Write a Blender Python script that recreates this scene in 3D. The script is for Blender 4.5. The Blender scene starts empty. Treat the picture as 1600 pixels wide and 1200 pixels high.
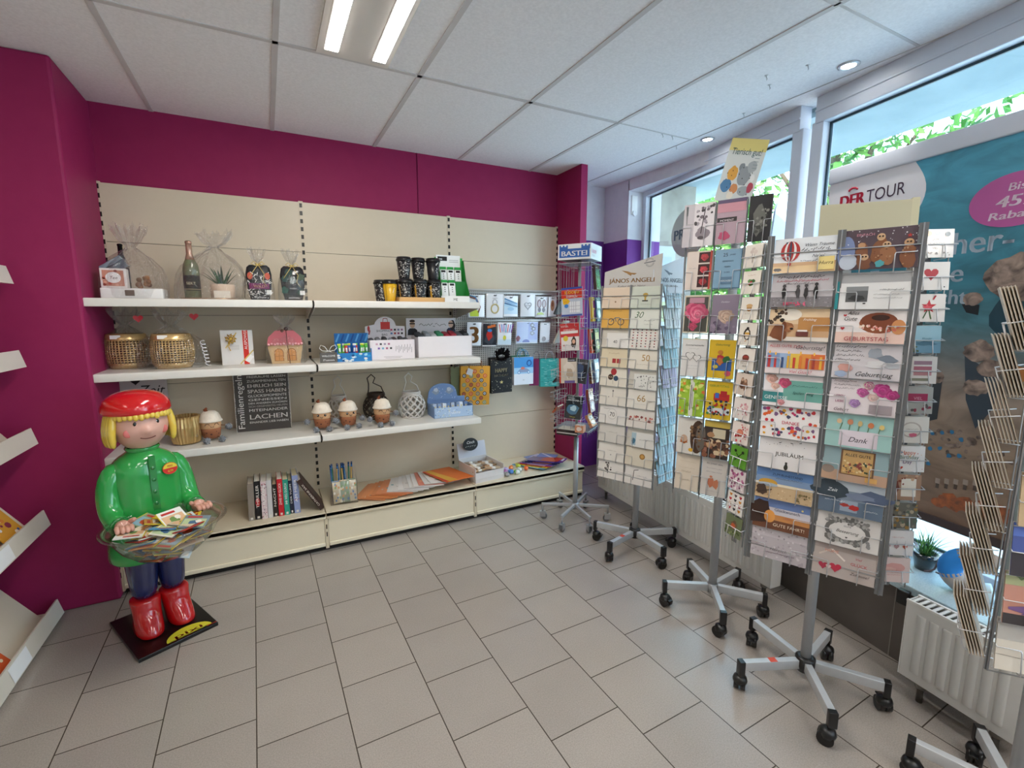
import bpy, math, random
from mathutils import Matrix, Vector
R = math.radians
PI = math.pi
SC = bpy.context.scene
COL = SC.collection
rnd = random.Random(7)

# ------------------------------------------------------------------ camera
cam_d = bpy.data.cameras.new('camera')
cam = bpy.data.objects.new('camera', cam_d)
COL.objects.link(cam)
cam_d.sensor_width = 36.0
cam_d.lens = 734.0 / 1600.0 * 36.0
cam_d.clip_start = 0.02
cam.location = (0, 0, 1.5)
cam.rotation_euler = (R(90 - 8.5), 0, R(-27.4))
SC.camera = cam

# ------------------------------------------------------------------ world, sun, exposure
w = bpy.data.worlds.new('world'); SC.world = w
w.use_nodes = True
nt = w.node_tree
bg = nt.nodes['Background']
tc = nt.nodes.new('ShaderNodeTexCoord')
sp = nt.nodes.new('ShaderNodeSeparateXYZ')
rp = nt.nodes.new('ShaderNodeValToRGB')
nt.links.new(tc.outputs['Generated'], sp.inputs[0])
nt.links.new(sp.outputs['Z'], rp.inputs[0])
nt.links.new(rp.outputs[0], bg.inputs[0])
rp.color_ramp.elements[0].position = 0.0
rp.color_ramp.elements[0].color = (0.80, 0.90, 1.0, 1)
rp.color_ramp.elements[1].position = 0.6
rp.color_ramp.elements[1].color = (0.50, 0.74, 1.0, 1)
bg.inputs[1].default_value = 5.0
SC.view_settings.view_transform = 'Standard'
SC.view_settings.look = 'None'
SC.view_settings.gamma = 1.0
SC.view_settings.use_curve_mapping = False
SC.view_settings.exposure = 0.5
SC.cycles.use_denoising = True
SC.cycles.max_bounces = 8
SC.cycles.diffuse_bounces = 5
SC.cycles.glossy_bounces = 3
SC.cycles.transmission_bounces = 6
SC.cycles.transparent_max_bounces = 24
SC.cycles.caustics_reflective = False
SC.cycles.caustics_refractive = False
SC.cycles.sample_clamp_indirect = 6.0

def area_light(name, loc, sx, sy, power, col, rot=(0, 0, 0)):
    d = bpy.data.lights.new(name, 'AREA'); d.shape = 'RECTANGLE'; d.size = sx; d.size_y = sy
    d.energy = power; d.color = col
    o = bpy.data.objects.new(name, d); o.location = loc; o.rotation_euler = rot
    COL.objects.link(o); return o

sun_d = bpy.data.lights.new('sun', 'SUN'); sun_d.energy = 10.0; sun_d.angle = R(1.0); sun_d.color = (1.0, 0.95, 0.86)
sun = bpy.data.objects.new('sun', sun_d); sun.rotation_euler = (R(0), R(-38), R(20)); COL.objects.link(sun)

# ------------------------------------------------------------------ colours and materials
def lin(h):
    if isinstance(h, tuple): return h
    h = h.lstrip('#')
    if len(h) == 3: h = ''.join(c * 2 for c in h)
    r = []
    for i in (0, 2, 4):
        c = int(h[i:i + 2], 16) / 255.0
        r.append(c / 12.92 if c <= 0.04045 else ((c + 0.055) / 1.055) ** 2.4)
    return tuple(r)

MATS = {}
def mat_base(name):
    m = bpy.data.materials.new(name); m.use_nodes = True
    MATS[name] = m
    return m, m.node_tree, m.node_tree.nodes['Principled BSDF']

def surf(name, rough=0.5, metal=0.0, spec=0.5, noise=0.05, nscale=30.0, bump=0.0, coat=0.0):
    """colour from the mesh's own colour attribute, slightly uneven"""
    m, t, b = mat_base(name)
    at = t.nodes.new('ShaderNodeAttribute'); at.attribute_name = 'Col'
    tc = t.nodes.new('ShaderNodeTexCoord')
    n = t.nodes.new('ShaderNodeTexNoise'); n.inputs['Scale'].default_value = nscale
    n.inputs['Detail'].default_value = 2
    t.links.new(tc.outputs['Object'], n.inputs['Vector'])
    mr = t.nodes.new('ShaderNodeMapRange')
    mr.inputs['To Min'].default_value = 1 - noise; mr.inputs['To Max'].default_value = 1 + noise
    t.links.new(n.outputs['Fac'], mr.inputs['Value'])
    mx = t.nodes.new('ShaderNodeVectorMath'); mx.operation = 'SCALE'
    t.links.new(at.outputs['Color'], mx.inputs[0]); t.links.new(mr.outputs[0], mx.inputs['Scale'])
    t.links.new(mx.outputs[0], b.inputs['Base Color'])
    b.inputs['Roughness'].default_value = rough
    b.inputs['Metallic'].default_value = metal
    b.inputs['Specular IOR Level'].default_value = spec
    b.inputs['Coat Weight'].default_value = coat
    b.inputs['Coat Roughness'].default_value = 0.08
    if bump:
        bp = t.nodes.new('ShaderNodeBump'); bp.inputs['Strength'].default_value = bump
        bp.inputs['Distance'].default_value = 0.004
        n2 = t.nodes.new('ShaderNodeTexNoise'); n2.inputs['Scale'].default_value = nscale * 4
        t.links.new(tc.outputs['Object'], n2.inputs['Vector'])
        t.links.new(n2.outputs['Fac'], bp.inputs['Height']); t.links.new(bp.outputs[0], b.inputs['Normal'])
    return m
surf('matte', 0.6, noise=0.03)
surf('print', 0.45, noise=0.02, spec=0.35)
surf('foil', 0.12, noise=0.02, spec=0.6, coat=0.3)
surf('gloss', 0.12, noise=0.02, coat=0.6)
surf('plastic', 0.3, noise=0.03)
surf('metal', 0.3, metal=0.5, noise=0.04)
surf('polished', 0.22, metal=0.6, noise=0.05, nscale=60)
surf('gold', 0.25, metal=0.55, noise=0.05)
surf('brushed', 0.42, metal=0.35, noise=0.05)
surf('fuzzy', 0.95, noise=0.12, nscale=90, bump=0.6, spec=0.1)
surf('enamel', 0.35, noise=0.02, spec=0.4)
surf('leaf', 0.5, noise=0.25, nscale=8)

def leafy():
    m = MATS['leaf']; t = m.node_tree; b = t.nodes['Principled BSDF']; out = t.nodes['Material Output']
    tr = t.nodes.new('ShaderNodeBsdfTranslucent'); mx = t.nodes.new('ShaderNodeMixShader'); mx.inputs[0].default_value = 0.45
    t.links.new(b.inputs['Base Color'].links[0].from_socket, tr.inputs[0])
    t.links.new(b.outputs[0], mx.inputs[1]); t.links.new(tr.outputs[0], mx.inputs[2]); t.links.new(mx.outputs[0], out.inputs[0])
leafy()
def mat_film():
    m, t, b = mat_base('cellophane')
    out = t.nodes['Material Output']; t.nodes.remove(b)
    tr = t.nodes.new('ShaderNodeBsdfTransparent'); tr.inputs[0].default_value = (0.985, 0.985, 0.985, 1)
    gl = t.nodes.new('ShaderNodeBsdfGlossy'); gl.inputs['Roughness'].default_value = 0.12
    df = t.nodes.new('ShaderNodeBsdfTranslucent'); df.inputs[0].default_value = (0.9, 0.88, 0.86, 1)
    mx = t.nodes.new('ShaderNodeMixShader'); mx2 = t.nodes.new('ShaderNodeMixShader')
    lw = t.nodes.new('ShaderNodeLayerWeight'); lw.inputs[0].default_value = 0.35
    tc = t.nodes.new('ShaderNodeTexCoord')
    n = t.nodes.new('ShaderNodeTexNoise'); n.inputs['Scale'].default_value = 22; n.inputs['Detail'].default_value = 4
    n.inputs['Distortion'].default_value = 1.5
    bp = t.nodes.new('ShaderNodeBump'); bp.inputs['Strength'].default_value = 1.0; bp.inputs['Distance'].default_value = 0.02
    t.links.new(tc.outputs['Object'], n.inputs['Vector']); t.links.new(n.outputs['Fac'], bp.inputs['Height'])
    t.links.new(bp.outputs[0], gl.inputs['Normal']); t.links.new(bp.outputs[0], lw.inputs['Normal'])
    mr = t.nodes.new('ShaderNodeMapRange'); mr.inputs['To Min'].default_value = 0.05; mr.inputs['To Max'].default_value = 0.42
    t.links.new(lw.outputs['Facing'], mr.inputs['Value'])
    t.links.new(mr.outputs[0], mx.inputs[0])
    t.links.new(tr.outputs[0], mx.inputs[1]); t.links.new(gl.outputs[0], mx.inputs[2])
    mx2.inputs[0].default_value = 0.08
    t.links.new(mx.outputs[0], mx2.inputs[1]); t.links.new(df.outputs[0], mx2.inputs[2])
    t.links.new(mx2.outputs[0], out.inputs[0])
mat_film()
def mat_clear(name, tint, g0, g1, rough=0.03):
    m, t, b = mat_base(name)
    out = t.nodes['Material Output']; t.nodes.remove(b)
    tr = t.nodes.new('ShaderNodeBsdfTransparent'); tr.inputs[0].default_value = (*tint, 1)
    gl = t.nodes.new('ShaderNodeBsdfGlossy'); gl.inputs['Roughness'].default_value = rough
    mx = t.nodes.new('ShaderNodeMixShader'); lw = t.nodes.new('ShaderNodeLayerWeight'); lw.inputs[0].default_value = 0.3
    mr = t.nodes.new('ShaderNodeMapRange'); mr.inputs['To Min'].default_value = g0; mr.inputs['To Max'].default_value = g1
    t.links.new(lw.outputs['Facing'], mr.inputs['Value']); t.links.new(mr.outputs[0], mx.inputs[0])
    t.links.new(tr.outputs[0], mx.inputs[1]); t.links.new(gl.outputs[0], mx.inputs[2])
    t.links.new(mx.outputs[0], out.inputs[0])
mat_clear('window_glass', (0.90, 0.97, 0.99), 0.02, 0.3)
mat_clear('clear_plastic', (0.99, 0.98, 0.97), 0.04, 0.55, 0.05)
def mat_emit(name, col, st):
    m, t, b = mat_base(name)
    b.inputs['Base Color'].default_value = (*col, 1)
    b.inputs['Emission Color'].default_value = (*col, 1); b.inputs['Emission Strength'].default_value = st
mat_emit('tube_light', (1.0, 0.96, 0.90), 14.0)
mat_emit('spot_light', (1.0, 0.97, 0.92), 30.0)

# ------------------------------------------------------------------ glyphs: the built-in font, one mesh per character, laid out here
GLY = {}
def load_glyphs():
    chars = "ABCDEFGHIJKLMNOPQRSTUVWXYZabcdefghijklmnopqrstuvwxyz0123456789.,!?:-+%&'/ÄÖÜäöüßÁ"
    tmp = []
    for ch in chars:
        for body in (ch, 'H' + ch + 'H'):
            cu = bpy.data.curves.new('glyph', 'FONT'); cu.body = body; cu.resolution_u = 3
            o = bpy.data.objects.new('glyph', cu); COL.objects.link(o); tmp.append((ch, len(body), o, cu))
    cu = bpy.data.curves.new('glyph', 'FONT'); cu.body = 'HH'; cu.resolution_u = 3
    o = bpy.data.objects.new('glyph', cu); COL.objects.link(o); tmp.append(('HH', 2, o, cu))
    dg = bpy.context.evaluated_depsgraph_get()
    width = {}
    for ch, n, o, cu in tmp:
        e = o.evaluated_get(dg); me = e.to_mesh()
        vs = [(v.co.x, v.co.y) for v in me.vertices]
        if n == 1:
            GLY[ch] = [vs, [tuple(p.vertices) for p in me.polygons], 0.5]
        else:
            width[ch] = max((v[0] for v in vs), default=0)
        e.to_mesh_clear()
    for ch in chars: GLY[ch][2] = width[ch] - width['HH']
    for ch, n, o, cu in tmp:
        bpy.data.objects.remove(o); bpy.data.curves.remove(cu)
    GLY[' '] = [[], [], 0.28]
load_glyphs()
def text_width(s): return sum(GLY.get(c, GLY[' '])[2] for c in s)

# ------------------------------------------------------------------ mesh builder
class B:
    def __init__(s, mat='matte'):
        s.v = []; s.f = []; s.c = []; s.m = []; s.s = []; s.mat = mat; s.M = Matrix.Identity(4)
    def face(s, pts, col, mat=None, smooth=False):
        b = len(s.v); M = s.M
        s.v += [tuple(M @ Vector(p)) for p in pts]
        s.f.append(tuple(range(b, b + len(pts)))); s.c.append(lin(col)); s.m.append(mat or s.mat); s.s.append(smooth)
    def add(s, vs, fs, col, mat=None, smooth=False):
        b = len(s.v); M = s.M; col = lin(col) if not isinstance(col, list) else col
        s.v += [tuple(M @ Vector(p)) for p in vs]
        for i, f in enumerate(fs):
            s.f.append(tuple(b + k for k in f)); s.c.append(lin(col[i]) if isinstance(col, list) else col)
            s.m.append(mat or s.mat); s.s.append(smooth)
    def box(s, x0, x1, y0, y1, z0, z1, col, mat=None, bev=0.0, tx=0, ty=0):
        """box between two corners; tx, ty taper the bottom inwards"""
        if bev <= 0:
            vs = [(x0+tx, y0+ty, z0), (x1-tx, y0+ty, z0), (x1-tx, y1-ty, z0), (x0+tx, y1-ty, z0), (x0, y0, z1), (x1, y0, z1), (x1, y1, z1), (x0, y1, z1)]
            s.add(vs, [(0, 3, 2, 1), (4, 5, 6, 7), (0, 1, 5, 4), (1, 2, 6, 5), (2, 3, 7, 6), (3, 0, 4, 7)], col, mat); return
        b = min(bev, (x1-x0)/2.01, (y1-y0)/2.01, (z1-z0)/2.01)
        # rounded box: 8 octants of a small sphere joined by loops
        rings = []
        n = 3
        prof = []
        for k in range(n + 1):
            a = -PI/2 + PI/2 * k / n
            prof.append((math.cos(a) * b, z0 + b + math.sin(a) * b))
        for k in range(n + 1):
            a = PI/2 * k / n
            prof.append((math.cos(a) * b, z1 - b + math.sin(a) * b))
        for r, z in prof:
            ring = []
            for cx, cy, a0 in ((x1-b, y1-b, 0), (x0+b, y1-b, 90), (x0+b, y0+b, 180), (x1-b, y0+b, 270)):
                for k in range(n + 1):
                    a = R(a0 + 90 * k / n); ring.append((cx + r*math.cos(a), cy + r*math.sin(a), z))
            rings.append(ring)
        s.loft(rings, col, mat, smooth=True, cap=True)
    def loft(s, rings, col, mat=None, smooth=True, cap=True, closed=True):
        n = len(rings[0]); vs = [p for r in rings for p in r]; fs = []
        for i in range(len(rings) - 1):
            for j in range(n if closed else n - 1):
                a = i*n + j; b2 = i*n + (j+1) % n
                fs.append((a, b2, b2 + n, a + n))
        nf = len(fs)
        if cap and closed:
            fs.append(tuple(range(n - 1, -1, -1))); fs.append(tuple((len(rings)-1)*n + j for j in range(n)))
        base = len(s.f)
        s.add(vs, fs, col, mat, smooth)
        for k in range(base + nf, len(s.f)): s.s[k] = False
    def lathe(s, prof, col, mat=None, seg=24, c=(0, 0, 0), smooth=True, sx=1, sy=1, cap=True, a0=0, a1=360):
        rings = []
        full = abs(a1 - a0) >= 360
        m = seg if full else seg + 1
        for r, z in prof:
            rings.append([(c[0] + sx*r*math.cos(R(a0 + (a1-a0)*k/seg)), c[1] + sy*r*math.sin(R(a0 + (a1-a0)*k/seg)), c[2] + z) for k in range(m)])
        s.loft(rings, col, mat, smooth, cap, closed=full)
    def cyl(s, p0, p1, r, col, mat=None, seg=12, r1=None, smooth=True):
        s.tube([p0, p1], r, col, mat, seg, r1=r1, smooth=smooth)
    def tube(s, pts, r, col, mat=None, seg=6, r1=None, closed=False, smooth=True):
        pts = [Vector(p) for p in pts]; n = len(pts)
        rings = []; up = None
        for i in range(n):
            if closed: t = (pts[(i+1) % n] - pts[i-1])
            elif i == 0: t = pts[1] - pts[0]
            elif i == n-1: t = pts[-1] - pts[-2]
            else: t = (pts[i+1] - pts[i]).normalized() + (pts[i] - pts[i-1]).normalized()
            if t.length < 1e-9: t = Vector((0, 0, 1))
            t.normalize()
            if up is None: up = t.orthogonal().normalized()
            else:
                up = up - t * up.dot(t)
                up = up.normalized() if up.length > 1e-6 else t.orthogonal().normalized()
            sd = t.cross(up)
            rr = r if not isinstance(r, (list, tuple)) else r[i]
            if r1 is not None: rr = r + (r1 - r) * i / (n - 1)
            rings.append([tuple(pts[i] + up*rr*math.cos(2*PI*k/seg) + sd*rr*math.sin(2*PI*k/seg)) for k in range(seg)])
        if closed: rings.append(rings[0])
        s.loft(rings, col, mat, smooth, cap=not closed)
    def ball(s, c, r, col, mat=None, seg=16, rz=None, ry=None, rings=10):
        rz = rz or r; ry = ry or r
        s.lathe([(max(1e-4, math.sin(PI*k/rings)), -math.cos(PI*k/rings)*rz) for k in range(rings+1)], col, mat, seg, c, True, r, ry)
    def prism(s, poly, z0, z1, col, mat=None, smooth=False):
        """poly in x,z extruded along y from z0 to z1"""
        n = len(poly)
        vs = [(x, z0, z) for x, z in poly] + [(x, z1, z) for x, z in poly]
        fs = [tuple(range(n)), tuple(range(2*n-1, n-1, -1))] + [(i, i+n, (i+1) % n + n, (i+1) % n) for i in range(n)]
        s.add(vs, fs, col, mat, smooth)
    # ---- flat printing on the plane y = const facing -y;  L counts layers
    def flat(s, poly, y, col, mat=None):
        s.add([(x, y, z) for x, z in poly], [tuple(range(len(poly)))], col, mat)
    def text(s, body, x, z, size, col, y=0.0, mat=None, align='l', shear=0.0, sx=1.0, rot=0.0, bold=0.0, w=None):
        """letters on plane y, baseline at z; w = fit to that width"""
        tw = text_width(body) * size * sx
        if w: sx = sx * w / max(tw, 1e-6); tw = w
        ox = -tw/2 if align == 'c' else (-tw if align == 'r' else 0)
        cr, sr = math.cos(rot), math.sin(rot)
        col = lin(col)
        for dx in ((0, bold, -bold) if bold else (0,)):
            px = ox + dx * size
            for ch in body:
                g = GLY.get(ch, GLY[' '])
                if g[0]:
                    vs = []
                    for gx, gy in g[0]:
                        a = px + (gx + shear*gy) * size * sx; b2 = gy * size
                        vs.append((x + a*cr - b2*sr, y, z + a*sr + b2*cr))
                    s.add(vs, g[1], col, mat)
                px += g[2] * size * sx
    def build(s, name, parent=None, loc=None, rot=None, bevel=0, sub=0, autosmooth=False):
        me = bpy.data.meshes.new(name)
        me.from_pydata(s.v, [], s.f)
        names = []
        for m in s.m:
            if m not in names: names.append(m)
        for m in names: me.materials.append(MATS[m])
        ix = {m: i for i, m in enumerate(names)}
        me.polygons.foreach_set('material_index', [ix[m] for m in s.m])
        me.polygons.foreach_set('use_smooth', s.s)
        ca = me.color_attributes.new('Col', 'FLOAT_COLOR', 'CORNER')
        data = []
        for f, c in zip(s.f, s.c): data += [c[0], c[1], c[2], 1.0] * len(f)
        ca.data.foreach_set('color', data)
        me.update()
        o = bpy.data.objects.new(name, me); COL.objects.link(o)
        if parent is not None: o.parent = parent
        if loc is not None: o.location = loc
        if rot is not None: o.rotation_euler = rot
        if bevel:
            md = o.modifiers.new('bevel', 'BEVEL'); md.width = bevel; md.segments = 2; md.limit_method = 'ANGLE'
        if sub:
            md = o.modifiers.new('subdivision', 'SUBSURF'); md.levels = sub; md.render_levels = sub
        return o

def ell(cx, cz, rx, rz, n=20, a0=0, a1=360):
    full = a1 - a0 >= 360
    return [(cx + rx*math.cos(R(a0 + (a1-a0)*k/n)), cz + rz*math.sin(R(a0 + (a1-a0)*k/n))) for k in range(n if full else n+1)]
def rect(x0, z0, x1, z1): return [(x0, z0), (x1, z0), (x1, z1), (x0, z1)]
def heart(cx, cz, r, n=24):
    out = []
    for k in range(n):
        t = 2*PI*k/n
        out.append((cx + r/16*16*math.sin(t)**3, cz + r/16*(13*math.cos(t) - 5*math.cos(2*t) - 2*math.cos(3*t) - math.cos(4*t))))
    return out[::-1]
def star(cx, cz, r, n=5, q=0.4, a=90):
    return [(cx + (r if k % 2 == 0 else r*q)*math.cos(R(a + 180*k/n)), cz + (r if k % 2 == 0 else r*q)*math.sin(R(a + 180*k/n))) for k in range(2*n)]
def blob(cx, cz, rx, rz, rg, n=14, j=0.25):
    return [(cx + rx*(1 + j*(rg.random()-.5)*2)*math.cos(2*PI*k/n), cz + rz*(1 + j*(rg.random()-.5)*2)*math.sin(2*PI*k/n)) for k in range(n)]
def bar(x0, z0, x1, z1, w):
    d = math.hypot(x1-x0, z1-z0) or 1e-9; nx, nz = -(z1-z0)/d*w/2, (x1-x0)/d*w/2
    return [(x0+nx, z0+nz), (x1+nx, z1+nz), (x1-nx, z1-nz), (x0-nx, z0-nz)]

def tag(o, label=None, cat=None, group=None, kind=None):
    if label: o['label'] = label
    if cat: o['category'] = cat
    if group: o['group'] = group
    if kind: o['kind'] = kind
    return o
def empty(name, loc, rz=0.0, label=None, cat=None, group=None, rot=None):
    o = bpy.data.objects.new(name, None); COL.objects.link(o)
    o.location = loc; o.rotation_euler = rot or (0, 0, rz); o.empty_display_size = 0.05
    return tag(o, label, cat, group)
def kids(o): return [c for c in COL.objects if c.parent is o]
def copy_tree(o, parent=None):
    c = o.copy(); COL.objects.link(c)
    if parent is not None: c.parent = parent
    for ch in kids(o): copy_tree(ch, c)
    return c

# ================================================================== the room
H = 2.65
K = 0.19                                   # the shop window runs at a slight angle to the side wall
WD = Vector((K, 1, 0)).normalized()        # direction along the window
WN = Vector((WD.y, -WD.x, 0))              # outwards
def WM(a=2.40):                            # frame of the window wall: x outwards, y along, z up
    m = Matrix(((WN.x, WD.x, 0, a), (WN.y, WD.y, 0, 0), (0, 0, 1, 0), (0, 0, 0, 1)))
    return m
def tile_floor():
    m, t, b = mat_base('floor_tiles')
    tc = t.nodes.new('ShaderNodeTexCoord')
    mp = t.nodes.new('ShaderNodeMapping')
    mp.inputs['Rotation'].default_value = (0, 0, R(-91.2))
    mp.inputs['Location'].default_value = (-.009, 0.2105, 0)
    t.links.new(tc.outputs['Object'], mp.inputs[0])
    br = t.nodes.new('ShaderNodeTexBrick')
    br.offset = 0.45; br.inputs['Scale'].default_value = 1.0
    br.inputs['Brick Width'].default_value = 0.302; br.inputs['Row Height'].default_value = 0.306
    br.inputs['Mortar Size'].default_value = 0.0022; br.inputs['Mortar Smooth'].default_value = 0.1
    br.inputs['Color1'].default_value = (*lin('#a09790'), 1); br.inputs['Color2'].default_value = (*lin('#a79e96'), 1)
    br.inputs['Mortar'].default_value = (*lin('#4c433c'), 1)
    t.links.new(mp.outputs[0], br.inputs['Vector'])
    n = t.nodes.new('ShaderNodeTexNoise'); n.inputs['Scale'].default_value = 220; n.inputs['Detail'].default_value = 3
    t.links.new(tc.outputs['Object'], n.inputs['Vector'])
    n2 = t.nodes.new('ShaderNodeTexNoise'); n2.inputs['Scale'].default_value = 5
    t.links.new(tc.outputs['Object'], n2.inputs['Vector'])
    mr = t.nodes.new('ShaderNodeMapRange'); mr.inputs['From Min'].default_value = .3; mr.inputs['From Max'].default_value = .7
    mr.inputs['To Min'].default_value = 0.86; mr.inputs['To Max'].default_value = 1.12
    t.links.new(n.outputs['Fac'], mr.inputs['Value'])
    mr2 = t.nodes.new('ShaderNodeMapRange'); mr2.inputs['To Min'].default_value = 0.94; mr2.inputs['To Max'].default_value = 1.06
    t.links.new(n2.outputs['Fac'], mr2.inputs['Value'])
    mu = t.nodes.new('ShaderNodeMath'); mu.operation = 'MULTIPLY'
    t.links.new(mr.outputs[0], mu.inputs[0]); t.links.new(mr2.outputs[0], mu.inputs[1])
    vm = t.nodes.new('ShaderNodeVectorMath'); vm.operation = 'SCALE'
    t.links.new(br.outputs['Color'], vm.inputs[0]); t.links.new(mu.outputs[0], vm.inputs['Scale'])
    t.links.new(vm.outputs[0], b.inputs['Base Color'])
    b.inputs['Roughness'].default_value = 0.24; b.inputs['Specular IOR Level'].default_value = 0.5
    bp = t.nodes.new('ShaderNodeBump'); bp.inputs['Strength'].default_value = 0.25; bp.inputs['Distance'].default_value = 0.002
    iv = t.nodes.new('ShaderNodeMath'); iv.operation = 'SUBTRACT'; iv.inputs[0].default_value = 1.0
    t.links.new(br.outputs['Fac'], iv.inputs[1]); t.links.new(iv.outputs[0], bp.inputs['Height'])
    t.links.new(bp.outputs[0], b.inputs['Normal'])
tile_floor()
def noise_mat(name, c0, c1, scale, rough=0.6, detail=3, bump=0.0, dist=0.0, stretch=None, spec=0.4):
    m, t, b = mat_base(name)
    tc = t.nodes.new('ShaderNodeTexCoord'); n = t.nodes.new('ShaderNodeTexNoise')
    n.inputs['Scale'].default_value = scale; n.inputs['Detail'].default_value = detail; n.inputs['Distortion'].default_value = dist
    src = tc.outputs['Object']
    if stretch:
        mp = t.nodes.new('ShaderNodeMapping'); mp.inputs['Scale'].default_value = stretch
        t.links.new(src, mp.inputs[0]); src = mp.outputs[0]
    t.links.new(src, n.inputs['Vector'])
    r = t.nodes.new('ShaderNodeValToRGB')
    r.color_ramp.elements[0].position = 0.3; r.color_ramp.elements[1].position = 0.7
    r.color_ramp.elements[0].color = (*lin(c0), 1); r.color_ramp.elements[1].color = (*lin(c1), 1)
    t.links.new(n.outputs['Fac'], r.inputs[0]); t.links.new(r.outputs[0], b.inputs['Base Color'])
    b.inputs['Roughness'].default_value = rough; b.inputs['Specular IOR Level'].default_value = spec
    if bump:
        bp = t.nodes.new('ShaderNodeBump'); bp.inputs['Strength'].default_value = bump; bp.inputs['Distance'].default_value = 0.003
        t.links.new(n.outputs['Fac'], bp.inputs['Height']); t.links.new(bp.outputs[0], b.inputs['Normal'])
    return m
noise_mat('berry_paint', '#912353', '#952655', 14, 0.55, bump=0.05, spec=0.2)
noise_mat('purple_paint', '#6a2f86', '#6f338b', 14, 0.6, bump=0.05)
noise_mat('white_paint', '#d6d4dc', '#dcdae0', 20, 0.6, bump=0.05)
noise_mat('ceiling_board', '#e6e4e6', '#f1eff1', 90, 0.9, detail=4, bump=0.15, spec=0.1)
noise_mat('ceiling_rail', '#c6c2c2', '#cbc7c7', 10, 0.6)
noise_mat('dark_tile', '#5a534e', '#645d58', 6, 0.4)
noise_mat('cream_metal', '#d8cbb2', '#dccfb7', 5, 0.45)
noise_mat('sill_stone', '#9db4bd', '#b4c6cd', 160, 0.25, detail=2)
noise_mat('concrete', '#8fa3ab', '#a2b4bb', 3, 0.9, detail=5, dist=0.4)
noise_mat('pavement', '#cfcdca', '#dedcd8', 9, 0.9)
noise_mat('old_stone', '#8d8576', '#c2bbad', 4, 0.9, detail=6)
noise_mat('foliage', '#2c5a22', '#7da850', 5, 0.7, detail=6)
noise_mat('bark', '#4a3d30', '#6d5c49', 9, 0.9, stretch=(4, 4, 0.6))

def struct(b, name, **k): return tag(b.build(name, **k), kind='structure')

# floor and ceiling
b = B('floor_tiles'); b.box(-3.0, 2.95, -3.6, 3.70, -0.05, 0, '#fff'); struct(b, 'floor')
b = B('ceiling_board'); b.box(-3.0, 3.0, -3.6, 3.72, H, H + 0.05, '#fff'); struct(b, 'ceiling')
b = B('ceiling_rail')
for x in (-2.39, -1.765, -1.13, -0.505, 0.114, 0.746, 1.37, 1.985):
    b.box(x - 0.012, x + 0.012, -3.6, 3.55, H - 0.004, H + 0.001, '#fff')
b.box(2.594, 2.60, -3.6, 3.66, H - 0.003, H + 0.001, '#fff')
for y in (-2.58, -1.33, -0.08, 1.17, 2.42):
    b.box(-3.0, 1.985, y - 0.012, y + 0.012, H - 0.004, H + 0.001, '#fff')
    b.box(1.985, 2.6, y - 0.006, y + 0.006, H - 0.002, H + 0.001, '#fff')
struct(b, 'trim_1')
# walls
b = B('berry_paint')
b.box(-0.80, 2.31, 3.52, 3.70, 0, H, '#fff')
b.box(2.25, 2.31, 3.17, 3.53, 0, H, '#fff')
for i in range(3): b.box(1.046 + 0, 1.048, 3.516, 3.521, 2.2, H, '#fff')
struct(b, 'wall_back')
b = B('berry_paint'); b.box(-3.0, -0.785, 3.0, 3.70, 0, H, '#fff')
struct(b, 'wall_corner', bevel=0.012)
b = B('white_paint'); b.box(-3.1, -3.0, -3.7, 3.0, 0, H, '#fff'); struct(b, 'wall_left')
b = B('white_paint'); b.box(-3.1, 3.0, -3.7, -3.6, 0, H, '#fff'); struct(b, 'wall_front')
# right wall: pier, header, sill wall, reveal
b = B('white_paint')
b.box(2.31, 2.87, 3.66, 3.75, 2.17, H, '#fff')
b.box(2.87, 3.25, 3.33, 3.75, 2.15, H, '#fff')
b.box(2.87, 3.15, 2.44, 3.34, 2.555, H, '#fff')
b.mat = 'purple_paint'
b.box(2.31, 2.87, 3.66, 3.75, 0, 2.17, '#fff')
b.box(2.87, 3.25, 3.33, 3.75, 0, 2.15, '#fff')
struct(b, 'wall_right')
# little hook plate on the reveal
b = B('white_paint'); b.box(2.90, 2.965, 3.322, 3.331, 2.36, 2.52, '#eee', mat='enamel', bev=0.003)
b.cyl((2.93, 3.32, 2.37), (2.93, 3.312, 2.37), 0.022, '#e4e4e8', 'enamel', 14)
tag(b.build('sensor_plate'), 'small white sensor plate on the window reveal beside the purple paint', 'sensor')
# sill wall of dark tiles under the shop window
b = B('dark_tile'); b.M = WM(2.18)
b.box(0, 0.30, -3.9, 3.40, 0, 0.365, '#fff')
for k in range(12): b.box(-0.0015, 0.001, -3.3 + 0.6*k + 0.02, -3.3 + 0.6*k + 0.024, 0, 0.36, '#8d8680', mat='matte')
struct(b, 'wall_window')
b = B('matte'); b.M = WM(2.165); b.box(0, .015, 1.50, 3.20, 0, 0.075, '#141212'); b.box(0, .015, .42, .78, 0, 0.075, '#141212'); struct(b, 'radiator_shade')  # black strips along the wall foot, painting in the shade below both radiators
b = B('sill_stone'); b.M = WM(2.10); b.box(0, 0.38, -3.9, 3.36, 0.365, 0.40, '#fff'); struct(b, 'trim_2', bevel=0.004)
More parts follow.
